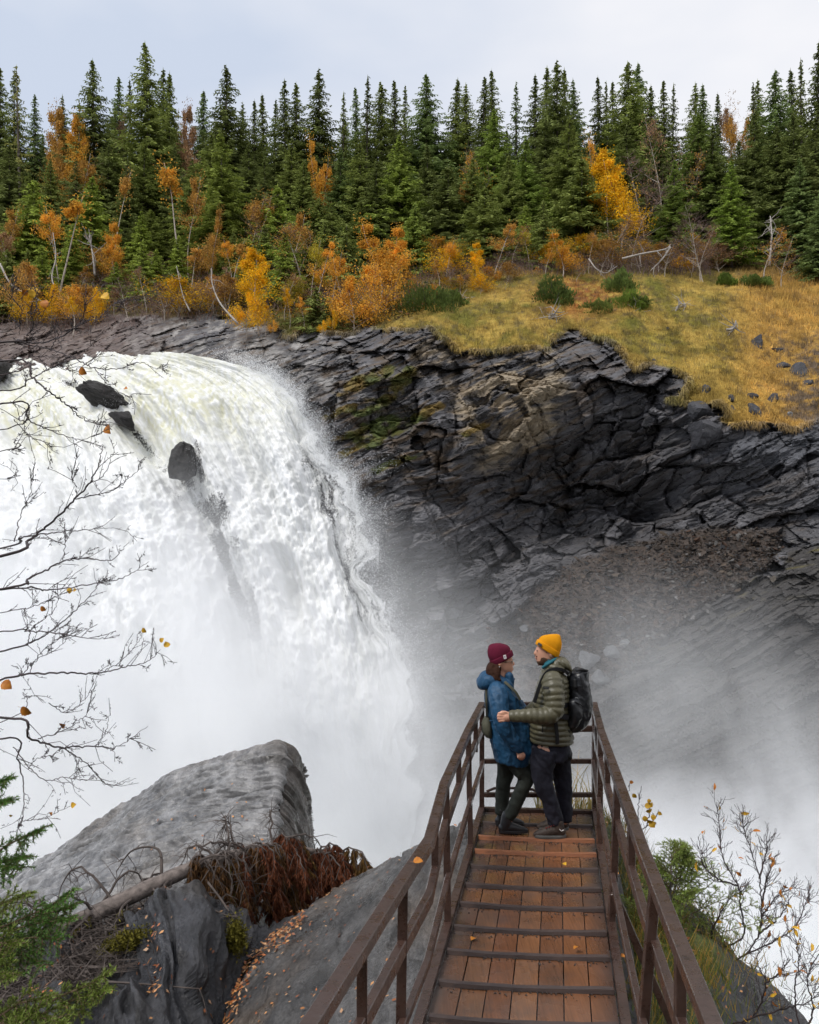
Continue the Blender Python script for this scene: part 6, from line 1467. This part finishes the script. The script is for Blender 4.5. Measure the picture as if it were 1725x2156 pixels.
def post(side, d, z0, z1, w=.048, name='post'):
    ln_ = TL if side == 0 else TRt
    x = float(np.interp(d, [q[1] for q in ln_], [q[0] for q in ln_])); z1 = min(z1, float(np.interp(d, [q[1] for q in ln_], [q[2] for q in ln_])) - .033)
    xb = x if name == 'baluster' else (dl(d)[0] - .035 if side == 0 else dr(d)[0] + .035)
    # posts stand outside the deck border; they lean as the rails splay
    steel(name, lambda b: b.bar((xb, d, z0), (x, d, z1), w, w, up=(0, 1, 0)), .003)
for side in (0, 1):
    for d in (8.9, 7.79, 6.16, 4.25, 2.9): post(side, d, -.14, 1.08)
    for d in (8.35, 7.0, 5.25, 3.55): post(side, d, .74, 1.05, .042, 'baluster')
A_l, A_r = np.array([.733, 8.9, 0]), np.array([1.87, 8.9, 0])
for z, h in ((1.09, .06), (.85, .06), (.52, .045), (.18, .045)):
    steel('end_rail', lambda b: b.bar(A_l + [.024, 0, z], A_r + [-.024, 0, z], .045, h), .003)
# bent bar welded inside the end rail, low on the left, and a brace under the right side
steel('bent_bar', lambda b: b.tube([A_l + [.05, -.02, .22], A_l + [.12, -.05, .26], A_l + [.30, -.06, .265], A_l + [.50, -.05, .25], A_l + [.62, -.03, .19]], .014, 7), 0)
for d in (6.05, 4.3):
    steel('brace', lambda b: b.bar((dr(d)[0] + .05, d, .30), (dr(d)[0] + .55, d - .1, -.85), .05, .05), .003)
for d in (8.6, 7.2, 5.8, 4.4): steel('cross_beam', lambda b: b.bar(dl(d) + [0, 0, -.095], dr(d) + [0, 0, -.095], .08, .09), 0)
for side in (0, 1):
    for d in (8.6, 7.2, 5.8, 4.4):
        p = dl(d) if side == 0 else dr(d)
        steel('support_leg', lambda b: b.bar(p + [(.15 if side == 0 else -.15), 0, -.14], p + [(.15 if side == 0 else -.15), 0, -1.9], .07, .07, up=(0, 1, 0)), 0)
# grit washed against the battens, and single leaves on deck and rails
g_ = []
for d in bd[:12]:
    n = 60; s = RNG.uniform(.02, .98, n); g_.append(np.array([dk(a, d - .04 - abs(RNG.normal(0, .035)), .006) for a in s]))
g_ = np.concatenate(g_); sz = RNG.uniform(.002, .006, len(g_))
VV = (g_[:, None] + tet[None] * sz[:, None, None]).reshape(-1, 3); FF = (np.arange(len(g_))[:, None, None] * 4 + np.array([[0, 1, 2], [0, 3, 1], [0, 2, 3], [1, 3, 2]])[None]).reshape(-1, 3)
me = np_mesh('grit', VV, FF, M_DTWIG); tag(link('grit', me), 'dark grit and needles washed against the battens', 'grit', kind='stuff')
for x, d, z, s, k, rx, lb in [(.02, 4.42, 1.085, .05, 0, .3, 'orange leaf stuck on top of the left handrail'), (.45, 6.0, .008, .05, 1, 0, 'small brown leaf on the left of the deck boards'), (1.28, 7.35, .035, .045, 3, .1, 'yellow leaf lying on the deck by an orange batten'),
                              (1.12, 5.8, .035, .05, 1, .2, 'curled brown leaf on a batten near the middle'), (1.36, 5.72, .01, .05, 0, 0, 'pale brown leaf near the right border of the deck'), (1.665, 7.0, .075, .045, 0, .1, 'orange leaf on the right side beam')]:
    o = link('fallen_leaf', LM[k]); o.location = (x, d, z); o.scale = (s, s, s); o.rotation_euler = (rx, .1, x * 9); tag(o, lb, 'leaf')
# ------------------------------------------------------------------ the couple
def cloth(name, c, rough=.6, spec=.35, sheen=0, bs=90, bd=.004, bst=.4, var=.22, vs_=7):
    t = NT(name, rough, spec)
    t.col(t.ramp(t.noise(vs_, 5, .6), [(.3, tuple(x * (1 - var) for x in c)), (.7, tuple(x * (1 + var) for x in c))]))
    t.bump(t.noise(bs, 4, .6), bst, bd); return t.m
M_SKIN = cloth('skin', (.60, .31, .21), .5, .4, bst=.1, var=.12)
M_LIP = cloth('lips', (.50, .20, .15), .4); M_TEETH = cloth('teeth', (.75, .72, .66), .3); M_EYE = cloth('eye_dark', (.03, .02, .02), .3)
M_HAIR = cloth('brown_hair', (.040, .017, .010), .75, .12, bs=40, bd=.01, bst=.8); M_BEARD = cloth('beard_hair', (.10, .055, .035), .8, .2, bs=150)
M_BLUE = cloth('blue_parka', (.012, .060, .128), .55, .35, bs=26, bd=.012, bst=.55, var=.3)
M_MAROON = cloth('maroon_knit', (.105, .010, .028), .9, .15, bs=160); M_MUST = cloth('mustard_knit', (.66, .27, .006), .9, .15, bs=160, var=.12)
M_OLIVE = cloth('olive_quilt', (.088, .080, .046), .42, .5, bs=34, bd=.007, bst=.5); M_TEAL = cloth('teal_collar', (.02, .13, .17), .8)
M_NAVY = cloth('navy_trousers', (.018, .018, .027), .8, .2, bs=30, bd=.01, bst=.6, var=.35); M_DKGRN = cloth('dark_green_trousers', (.028, .032, .027), .75, .2, bs=26, bd=.01, bst=.5)
M_BLACK = cloth('black_leather', (.014, .014, .016), .38, .5, bs=30); M_BROWNB = cloth('brown_hiking_leather', (.045, .032, .026), .6, .3, var=.5, vs_=30); M_SOLE = cloth('grey_sole', (.10, .10, .095), .8)
M_PACK = cloth('black_pack_fabric', (.013, .014, .017), .32, .5, bs=22, bd=.012, bst=.6, var=.4); M_STRAP = cloth('strap_webbing', (.010, .010, .011), .7); M_SAGE = cloth('sage_bag', (.085, .085, .060), .8); M_CREAM = cloth('cream_hem', (.5, .46, .36), .8)
M_WHITE = cloth('white_label', (.75, .73, .72), .7); M_LACE = cloth('dark_red_lace', (.20, .03, .03), .7); M_METAL = simple_mat('thin_metal_frame', (.25, .2, .15), .3, .1, 5, .6, metal=.8)

class Body:
    """lofts and tapering limbs that are grown into one continuous skin by a voxel remesh"""
    def __init__(s, d0, org): s.d = d0; s.org = np.asarray(org, float); s.mb = MB()
    def W(s, cx, cy, dy=0.0):
        return np.array(P(968.6 + .2266 * cx, 1305.6 + .2266 * cy, s.d + dy)) - s.org
    @property
    def k(s): return .2266 * s.d / FP
    def loft(s, rings, n=20, sub=4, scallop=0.0, period=45.0, close=True, m=0):
        """rings: (cx, cy, dy, half width along the ring's own axis, half depth, tilt in degrees)"""
        rg = np.array([(r + (0,) * (6 - len(r))) for r in rings], float)
        if sub > 1: rg = catmull(rg, (len(rg) - 1) * sub + 1)
        V = []; a = np.arange(n) * 2 * PI / n; ln = 0; prev = None
        for cx, cy, dy, ha, hb, ti in rg:
            c = s.W(cx, cy, dy)
            if prev is not None: ln += np.linalg.norm(c - prev)
            prev = c; q = 1.0
            if scallop: q = 1 + scallop * (abs(math.sin(PI * ln / (period * s.k))) - .6)
            e = np.array([math.cos(R(ti)), 0, math.sin(R(ti))])
            p = 2.4
            ca_ = np.sign(np.cos(a)) * np.abs(np.cos(a)) ** (2 / p); sa_ = np.sign(np.sin(a)) * np.abs(np.sin(a)) ** (2 / p)
            V.append(c + ca_[:, None] * e * max(ha, 1) * s.k * q + sa_[:, None] * np.array([0, 1, 0]) * max(hb, 1) * s.k * q)
        k = len(V); c0 = V[0].mean(0); c1 = V[-1].mean(0); VV = np.concatenate(V + [c0[None], c1[None]])
        i, j = np.meshgrid(np.arange(k - 1), np.arange(n), indexing='ij'); b = i * n + j; c = i * n + (j + 1) % n
        Q = np.stack([b, c, c + n, b + n], -1).reshape(-1, 4); jj = np.arange(n)
        T = np.concatenate([np.stack([np.full(n, k * n), (jj + 1) % n, jj], -1), np.stack([np.full(n, k * n + 1), (k - 1) * n + jj, (k - 1) * n + (jj + 1) % n], -1)])
        s.mb.add(VV, T if close else None, Q, m); return s
    def limb(s, pts, n=14, sub=6, scallop=0.0, period=45.0, round_=True, m=0):
        """pts: (cx, cy, dy, radius)"""
        p = np.array(pts, float); q = catmull(p, (len(p) - 1) * sub + 1) if sub > 1 else p
        if scallop:
            q = catmull(p, 70)
        C_ = np.array([s.W(*r[:3]) for r in q]); rad = q[:, 3] * s.k
        if scallop:
            ln = np.concatenate([[0], np.cumsum(np.linalg.norm(np.diff(C_, axis=0), axis=1))]); rad = rad * (1 + scallop * (np.abs(np.sin(PI * ln / (period * s.k))) - .6))
        if round_:
            for end in (0, -1):
                d_ = C_[0] - C_[1] if end == 0 else C_[-1] - C_[-2]; d_ /= np.linalg.norm(d_) + 1e-9; r0 = rad[end]
                ex = [(.5, .87), (.87, .5), (.98, .2)]
                add = np.array([C_[end] + d_ * r0 * a_ for a_, _ in ex]); ar = np.array([r0 * b_ for _, b_ in ex])
                if end == 0: C_ = np.concatenate([add[::-1], C_]); rad = np.concatenate([ar[::-1], rad])
                else: C_ = np.concatenate([C_, add]); rad = np.concatenate([rad, ar])
        s.mb.tube(C_, rad, n, True, m); return s
    def ball(s, cx, cy, dy, a, b, h, tilt=0.0):
        rr = []
        for t_ in np.linspace(-PI / 2 + .12, PI / 2 - .12, 11):
            o = h * math.sin(t_); rr.append((cx - o * math.sin(R(tilt)) * -1, cy - o * math.cos(R(tilt)), dy, a * math.cos(t_), b * math.cos(t_), tilt * -1))
        return s.loft(rr, sub=1)
    def grow(s, name, mat, parent, vox=.008, smooth=4, wr=0.0, wf=9.0, wseed=0.0):
        me = s.mb.mesh(name, mat)
        tmp = bpy.data.objects.new('tmp', me); COL.objects.link(tmp)
        m1 = tmp.modifiers.new('r', 'REMESH'); m1.mode = 'VOXEL'; m1.voxel_size = vox
        m2 = tmp.modifiers.new('s', 'SMOOTH'); m2.iterations = smooth; m2.factor = .5
        dg = bpy.context.evaluated_depsgraph_get(); ev = tmp.evaluated_get(dg)
        out = bpy.data.meshes.new_from_object(ev); out.name = name
        bpy.data.objects.remove(tmp); bpy.data.meshes.remove(me)
        out.materials.clear(); out.materials.append(mat)
        n = len(out.vertices); co = np.empty(n * 3, np.float32); out.vertices.foreach_get('co', co); co = co.reshape(-1, 3)
        if wr:
            nm = np.empty(n * 3, np.float32); out.vertices.foreach_get('normal', nm); nm = nm.reshape(-1, 3)
            w = fbm(co[:, 0] * wf + wseed, co[:, 1] * wf, co[:, 2] * wf * .8 + co[:, 0] * wf * .5, 3); w = 1 - 2.4 * np.abs(w)
            co = co + nm * (w * wr)[:, None]; out.vertices.foreach_set('co', co.ravel())
        out.polygons.foreach_set('use_smooth', np.ones(len(out.polygons), bool)); out.update()
        s.mb = MB(); return link(name, out, parent)
    def plain(s, name, mat, parent, smooth=True):
        o = s.mb.build(name, mat, parent, smooth); s.mb = MB(); return o

# ---------------- the woman
dW = 8.31; oW = np.array(P(1082, 1750, dW)); wom = empty('person', oW); tag(wom, 'woman in blue parka and maroon beanie standing on the walkway facing the man', 'person')
B = Body(dW, oW)
# one continuous body: head, neck, trunk, arms, hands, legs
B.loft([(392,250,0,60,52),(390,285,0,90,70),(388,330,0,97,76),(392,375,0,97,77),(398,410,0,94,74),(412,445,0,80,66),(428,475,0,58,52),(440,496,0,36,38)], sub=3)
B.limb([(478,385,0,12),(494,402,0,15),(500,412,0,11)]).limb([(480,440,0,16),(484,458,0,15)]).limb([(468,482,0,20),(474,490,0,14)])
B.limb([(370,410,-.076,20),(366,430,-.076,14)])
B.limb([(385,450,0,56),(375,540,0,58),(372,600,0,70)])
B.loft([(375,600,0,95,150),(400,750,0,125,150),(430,950,0,125,135),(470,1150,0,140,150),(490,1290,0,130,150)])
B.limb([(375,690,-.13,42),(400,960,-.245,38),(548,1215,-.245,26)]).limb([(390,700,.13,42),(560,850,.22,40),(670,960,.12,26)])
B.limb([(548,1215,-.245,26),(560,1243,-.25,32),(565,1262,-.25,32)])
for k, (x, y, l) in enumerate([(537, 1262, 30), (553, 1270, 34), (571, 1270, 34), (587, 1262, 30)]):
    dy = -.265 + .012 * k; B.limb([(x, y - 8, dy, 9.5), (x + 2, y + l * .5, dy - .01, 9), (x + 10, y + l * .8, dy + .012, 8)], n=8, sub=3)
B.limb([(582,1232,-.26,10),(600,1250,-.265,9.5),(600,1275,-.262,8.5)], n=8, sub=3)
B.limb([(540,1300,-.06,90),(612,1470,-.07,64),(530,1660,-.08,52),(450,1850,-.08,40),(440,1920,-.08,36)]).limb([(455,1300,.07,85),(412,1520,.1,58),(392,1680,.12,46),(388,1770,.12,36)])
B.grow('body', M_SKIN, wom, .0062, 3)
# parka
B.loft([(395,545,0,82,78,8),(385,585,0,105,125,5),(368,640,0,125,188),(396,750,0,158,182),(428,850,0,174,172),(452,935,0,170,160),(458,955,0,172,160),(462,985,0,180,170),(468,1050,0,186,176),(490,1150,0,196,186),(500,1240,0,184,190,-6),(478,1315,0,150,180,-10)], n=28, sub=5)
B.limb([(352,665,-.165,84),(368,800,-.245,76),(395,960,-.275,69),(470,1085,-.265,60),(540,1185,-.25,47)]).limb([(385,655,.16,85),(520,800,.22,75),(600,900,.2,62),(690,985,.1,50)])
B.loft([(172,560,0,20,70,70),(200,560,0,72,110,75),(250,555,0,84,140,70),(310,560,0,78,135,60),(370,575,0,62,120,50),(430,580,0,60,95,30),(462,560,0,45,60,20)], sub=4)
B.limb([(455,520,-.05,30),(468,570,-.06,28),(462,600,-.05,20)])
B.grow('parka', M_BLUE, wom, .0075, 2, .013, 10, 3.0)
B.limb([(505,600,-.19,5),(545,680,-.19,5)]); B.mb = MB()
for pts in ([(283,935,-.185,7),(340,945,-.19,7),(390,975,-.235,7)], ):
    B.limb(pts, n=6); 
B.plain('waist_cord', M_BLUE, wom)
# trousers
B.loft([(480,1180,0,130,150),(490,1260,0,140,152),(500,1320,0,128,150)], sub=3)
B.limb([(535,1290,-.06,106),(577,1390,-.07,88),(614,1470,-.075,73),(560,1600,-.08,60),(490,1760,-.08,53),(448,1835,-.08,56)], round_=False).limb([(450,1290,.07,98),(425,1420,.09,75),(408,1520,.1,64),(392,1680,.12,58),(388,1800,.12,52)], round_=False)
B.grow('trousers', M_DKGRN, wom, .008, 2, .013, 7, 1.0)
# boots
for dy, ox, oy in ((-.08, 0, 0), (.14, -32, -68)):
    B.limb([(440+ox,1815+oy,dy,52),(425+ox,1890+oy,dy,52),(408+ox,1925+oy,dy,44)]).limb([(400+ox,1928+oy,dy,44),(470+ox,1922+oy,dy,44),(540+ox,1938+oy,dy,38),(592+ox,1948+oy,dy,28),(612+ox,1952+oy,dy,20)])
    o = B.grow('boot', M_BLACK, wom, .007, 3)
    B.loft([(496+ox,1948+oy,dy,134,44),(497+ox,1958+oy,dy,136,46),(497+ox,1972+oy,dy,134,45)], sub=1, n=24); B.plain('sole', M_SOLE if False else M_BLACK, o, False)
    B.limb([(384+ox,1800+oy,dy-.05,6),(375+ox,1765+oy,dy-.05,6),(395+ox,1790+oy,dy-.05,5)], n=6); B.plain('pull_tab', M_BLACK, o)
# beanie, hair, face
B.loft([(398,374,0,114,96,28),(388,352,0,117,99,27),(377,326,0,116,98,26)], sub=3); o = B.plain('beanie_cuff', M_MAROON, None)
cuff = o
B.loft([(384,345,0,106,90,27),(366,305,0,110,94,24),(350,268,0,100,88,20),(330,242,0,74,72,18),(314,226,0,46,44,16),(304,220,0,16,16,14)], sub=4); hat = B.plain('beanie', M_MAROON, wom); cuff.parent = hat
t = M_MAROON
c = B.W(418, 342, -.098); hl = MB(); hl.bar(c + np.array([.004, 0, -.018]), c + np.array([-.004, 0, .018]), .026, .003, up=(.0, -1, .15)); o = hl.build('label', M_WHITE, hat)
c2 = B.W(418, 342, -.1005); hl = MB(); hl.bar(c2 + np.array([.001, 0, -.006]), c2 + np.array([-.001, 0, .006]), .007, .002, up=(0, -1, .15)); hl.build('label_mark', M_BLACK, hat)
B.limb([(318,425,-.03,44),(300,470,-.05,52),(305,515,-.08,42),(330,548,-.11,24),(350,560,-.12,10)]).limb([(350,430,-.06,30),(340,480,-.085,34),(345,525,-.11,26),(372,555,-.125,10)]).limb([(300,430,.03,44),(285,480,0,44),(268,520,-.05,24),(252,545,-.06,8)]).limb([(330,415,.05,40),(350,470,.06,34),(370,520,.06,16)])
B.grow('hair', M_HAIR, wom, .008, 2, .008, 30, 2.0)
for dy in (-.052, .045):
    B.ball(479, 385, dy * .8, 9, 9, 8); B.plain('eye', M_EYE, wom)
B.limb([(482,447,-.03,5),(491,450,0,6),(482,447,.03,5)], n=6); B.plain('lips', M_LIP, wom)
B.limb([(479,441,-.034,5),(490,443,0,6)], n=6); B.plain('teeth', M_TEETH, wom)
g = MB(); 
for dy in (-.036, .036):
    cc_ = B.W(487, 386, dy); a = np.linspace(0, 2 * PI, 17); g.tube(cc_ + np.stack([.004 * np.sin(a), .026 * np.cos(a), .021 * np.sin(a)], -1), .0032, 5)
g.tube([B.W(485, 383, -.062), B.W(430, 388, -.082), B.W(382, 392, -.084)], .0032, 5); g.tube([B.W(485, 383, .062), B.W(382, 392, .084)], .0032, 5); g.tube([B.W(492, 382, -.01), B.W(493, 381, .01)], .0032, 5)
g.build('glasses', M_METAL, wom)
B.ball(364, 436, -.09, 8, 8, 8); B.plain('earring', M_WHITE, wom)

# ---------------- the man
dM = 8.13; oM = np.array(P(1160, 1763, dM)); man = empty('person', oM); tag(man, 'bearded man in olive quilted jacket and mustard beanie holding the woman on the walkway', 'person')
B = Body(dM, oM)
B.loft([(835,170,0,50,45),(828,210,0,88,68),(815,255,0,104,76),(808,300,0,105,77),(805,340,0,98,74),(790,375,0,78,66),(772,402,0,52,48),(764,414,0,30,34)], sub=3)
B.limb([(712,285,0,13),(700,308,0,15),(698,318,0,11)]).limb([(714,345,0,15),(718,362,0,14)]).limb([(742,402,0,20)]*1 + [(738,408,0,16)])
B.limb([(845,315,-.077,20),(850,335,-.077,14)])
B.limb([(830,370,0,60),(850,440,0,64),(860,520,0,80)])
B.loft([(870,520,0,95,170),(860,700,0,130,165),(845,900,0,140,150),(850,1100,0,140,150),(850,1220,0,130,150)])
B.limb([(872,610,-.14,45),(880,850,-.27,46),(500,893,-.30,28)]).limb([(860,620,.14,45),(720,800,.28,48),(560,880,.30,30)])
B.limb([(500,893,-.30,32),(455,898,-.30,42),(425,900,-.302,44)])
for k, (y, l) in enumerate([(868, 44), (890, 50), (913, 48), (935, 38)]):
    B.limb([(412, y, -.325, 12), (412 - l, y - 3 + k * 2, -.322, 11.5), (404 - l, y + 4 + k, -.295, 11), (424 - l, y + 8, -.272, 10)], n=9, sub=3)
B.limb([(450,868,-.32,14),(415,852,-.325,12),(386,852,-.32,10)], n=9, sub=3)
B.limb([(800,1200,-.08,100),(782,1500,-.1,70),(885,1860,-.08,46),(890,1930,-.08,40)]).limb([(900,1200,.08,98),(950,1480,.1,66),(970,1860,.12,44)])
B.grow('body', M_SKIN, man, .0062, 3)
# quilted jacket
B.loft([(850,430,0,70,80,-22),(868,478,0,105,150,-14),(872,530,0,120,205,-6),(865,600,0,136,218),(852,700,0,152,214),(846,800,0,160,204),(840,900,0,170,198),(845,1000,0,184,200),(856,1080,0,196,202,-2),(850,1130,0,188,198,-2)], n=30, sub=14, scallop=.085, period=48)
B.limb([(858,560,-.185,100),(868,650,-.235,98),(878,760,-.265,88),(872,850,-.28,82),(800,888,-.295,76),(680,890,-.305,66),(560,890,-.305,56),(490,893,-.30,52)], scallop=.12, period=50, n=18).limb([(850,570,.19,95),(760,760,.27,80),(640,860,.3,60),(580,880,.3,48)])
B.grow('quilted_jacket', M_OLIVE, man, .0075, 2, .004, 9, 2.0)
B.loft([(860,455,0,60,110,-35),(905,405,0,75,120,-50),(960,400,0,72,128,-65),(1010,430,0,66,118,-80),(1025,480,0,48,95,-95)], n=22, sub=10, scallop=.11, period=36); B.limb([(800,440,-.06,24),(870,440,-.10,34),(940,470,-.11,36)], scallop=.14, period=36)
B.grow('jacket_hood', M_OLIVE, man, .0075, 2)
B.loft([(822,428,0,76,82,-30),(832,403,0,80,80,-32),(845,378,0,84,80,-34)], sub=3); B.limb([(772,440,-.07,14),(805,416,-.095,15),(850,386,-.095,15),(898,356,-.06,14)]); B.plain('collar', M_TEAL, man)
B.loft([(815,1118,0,120,180),(815,1152,0,118,176,-2)], sub=1, n=24); B.plain('shirt_hem', M_CREAM, man)
c = B.W(800, 628, -.345); hl = MB(); hl.bar(c + np.array([-.026, 0, .0]), c + np.array([.026, .004, -.004]), .024, .004, up=(.1, -1, 0.2)); hl.build('sleeve_label', M_BLACK, man)
c = B.W(800, 629, -.349); hl = MB(); hl.bar(c + np.array([-.014, 0, .0]), c + np.array([.014, .003, -.002]), .005, .003, up=(.1, -1, 0.2)); hl.build('sleeve_label_print', M_SOLE, man)
B.limb([(770,925,-.205,5),(768,1040,-.208,5)], n=6); B.plain('pocket_zip', M_STRAP, man)
# trousers
B.loft([(845,1080,0,150,165),(848,1180,0,158,172),(850,1280,0,150,170)], sub=3)
B.limb([(795,1210,-.09,122),(762,1370,-.1,98),(775,1510,-.11,80),(830,1680,-.10,66),(885,1850,-.08,62),(888,1895,-.08,62)], round_=False).limb([(900,1210,.08,112),(938,1380,.09,84),(957,1500,.1,72),(975,1700,.12,62),(972,1860,.12,58)], round_=False)
B.grow('trousers', M_NAVY, man, .008, 2, .016, 7, 5.0)
for dy, ox, oy in ((-.09, 0, 0), (.14, 30, -72)):
    B.limb([(905+ox,1875+oy,dy,58),(915+ox,1935+oy,dy,58),(930+ox,1960+oy,dy,50)]).limb([(935+ox,1962+oy,dy,50),(860+ox,1955+oy,dy,54),(780+ox,1975+oy,dy,46),(722+ox,1988+oy,dy,34),(706+ox,1992+oy,dy,26)])
    o = B.grow('boot', M_BROWNB, man, .007, 3)
    B.loft([(838+ox,1988+oy,dy,146,50),(838+ox,2000+oy,dy,149,53),(838+ox,2016+oy,dy,146,51)], sub=1, n=24); B.plain('sole', M_SOLE, o, False)
    for q in range(4): B.limb([(800+q*24+ox,1935-q*9+oy,dy-.052,5),(812+q*24+ox,1925-q*9+oy,dy,5),(806+q*24+ox,1932-q*9+oy,dy+.05,5)], n=5)
    B.plain('laces', M_LACE if oy == 0 else M_BLACK, o)
c = B.W(945, 1955, -.148); hl = MB(); hl.tube([c + np.array([-.02, 0, .012]), c + np.array([-.002, 0, -.006]), c + np.array([.02, 0, .006])], .003, 5); hl.build('boot_mark', M_WHITE, man)
# beanie, beard, face
B.loft([(803,288,0,120,98,-33),(812,268,0,124,101,-32),(826,238,0,121,99,-31)], sub=3); cuff = B.plain('beanie_cuff', M_MUST, None)
B.loft([(818,262,0,110,92,-32),(838,222,0,112,93,-29),(858,184,0,96,84,-24),(881,156,0,62,62,-20),(899,140,0,36,38,-16),(911,132,0,14,14,-12)], sub=4); hat = B.plain('beanie', M_MUST, man); cuff.parent = hat
c = B.W(742, 226, -.085); hl = MB(); hl.bar(c + np.array([-.014, .012, .008]), c + np.array([.014, -.012, -.010]), .024, .004, up=(-.4, -1, .2)); hl.build('label', M_BLACK, hat)
B.loft([(800,345,0,90,76,-18),(790,372,0,80,70,-14),(772,402,0,58,54,-10),(762,420,0,30,32)], sub=3); B.limb([(713,337,-.03,6),(709,338,0,6),(713,337,.03,6)], n=6)
B.grow('beard', M_BEARD, man, .007, 2)
for dy in (-.045, .045): B.ball(717, 284, dy, 6, 6, 5); B.plain('eye', M_EYE, man)
B.limb([(708,350,-.025,5),(704,351,0,6),(708,350,.025,5)], n=6); B.plain('lips', M_LIP, man)

# ---------------- what they carry
pk = empty('backpack', B.W(1080, 1000) + oM); tag(pk, 'black roll-top backpack on the back of the man in olive', 'backpack')
op = np.array(pk.location); K = Body(dM, op)
K.loft([(1135,462,0,52,110,-14),(1120,490,0,66,120,-14),(1095,530,0,88,132,-10),(1098,600,0,98,138,-4),(1106,700,0,102,142),(1104,800,0,104,142),(1088,900,0,108,140),(1066,975,0,98,130),(1045,1020,0,56,105)], n=26, sub=4)
K.loft([(1150,690,0,58,100),(1165,780,0,58,108),(1150,880,0,60,108),(1120,960,0,56,96),(1095,1005,0,36,70)], sub=3)
K.limb([(1060,780,-.135,52),(1075,880,-.14,54),(1050,960,-.13,44)])
o = K.grow('pack_body', M_PACK, pk, .008, 3, .010, 9, 7.0)
K.limb([(1085,470,-.118,10),(1135,462,-.118,12),(1185,470,-.11,10)]).limb([(1068,560,-.14,16),(1072,620,-.145,16)]); K.plain('roll_top_clip', M_STRAP, pk)
K.limb([(1075,760,-.195,6),(1110,778,-.195,6),(1140,800,-.18,6)], n=6).limb([(1120,520,-.14,5),(1150,650,-.15,5)], n=6).limb([(1210,650,-.05,7),(1190,660,-.1,7),(1150,720,-.13,6)], n=6); K.plain('pack_strap', M_STRAP, pk)
def webbing(pts, w, name, mat, parent, org, K_):
    C_ = catmull(np.array([K_.W(*p) for p in pts]), 30); b = MB()
    tn = np.gradient(C_, axis=0); tn /= np.linalg.norm(tn, axis=1)[:, None]; sd = np.cross(tn, [0, 1.0, 0]); sd /= np.linalg.norm(sd, axis=1)[:, None]
    w_ = w * K_.k; th = np.array([0, .012, 0]); n = 30
    V = np.stack([C_ - sd * w_ - th, C_ + sd * w_ - th, C_ + sd * w_ + th, C_ - sd * w_ + th], 1).reshape(-1, 3); Q = []
    for i in range(n - 1):
        for m in range(4): a = i * 4 + m; c_ = i * 4 + (m + 1) % 4; Q.append((a, c_, c_ + 4, a + 4))
    Q += [(3, 2, 1, 0), (4 * n - 4, 4 * n - 3, 4 * n - 2, 4 * n - 1)]
    b.add(V, None, Q); return b.build(name, mat, parent, False)
webbing([(1010,500,-.14),(950,462,-.17),(880,455,-.19),(815,478,-.19),(770,540,-.19),(738,620,-.195),(712,700,-.20),(692,765,-.20)], 15, 'shoulder_strap', M_STRAP, pk, op, K)
webbing([(1010,905,-.19),(930,890,-.235),(860,892,-.25),(880,850,-.29),(950,800,-.25),(1000,790,-.16)], 22, 'hip_wing', M_PACK, pk, op, K)
webbing([(885,905,-.24),(895,1000,-.225),(905,1090,-.225),(905,1150,-.22)], 15, 'hanging_strap', M_STRAP, pk, op, K)
webbing([(1005,1000,-.13),(1018,1080,-.14),(1015,1165,-.12)], 7, 'hanging_strap', M_STRAP, pk, op, K)
cm = empty('camera', B.W(1008, 1240, -.02) + oM); tag(cm, 'small black camera hanging on a cord behind the man', 'camera'); cm.name = 'compact_camera'
K = Body(dM, np.array(cm.location)); K.limb([(1000,1195,-.02,30),(1010,1240,-.03,36),(1015,1275,-.05,30)]); K.grow('camera_body', M_BLACK, cm, .007, 1)
K.limb([(1012,1262,-.08,26),(1018,1285,-.11,26)], round_=False, n=16); K.plain('lens', M_STRAP, cm); K.limb([(1010,1130,-.04,4),(1005,1200,-.02,4)], n=5); K.plain('cord', M_STRAP, cm)
bg = empty('shoulder_bag', Body(dW, oW).W(255, 1000, -.03) + oW); tag(bg, 'sage green shoulder bag hanging at the back of the woman in blue', 'bag')
K = Body(dW, np.array(bg.location)); K.loft([(250,900,-.03,18,50),(246,960,-.03,40,95),(252,1030,-.03,44,105),(272,1085,-.03,26,80)], sub=4); K.grow('bag_body', M_SAGE, bg, .008, 2, .006, 12, 1)
webbing([(415,572,-.13),(470,620,-.165),(520,672,-.17),(560,740,-.16)], 11, 'bag_strap', M_SAGE, bg, None, K)
webbing([(246,640,-.10),(244,760,-.11),(250,860,-.08),(250,920,-.05)], 9, 'bag_strap', M_SAGE, bg, None, K)
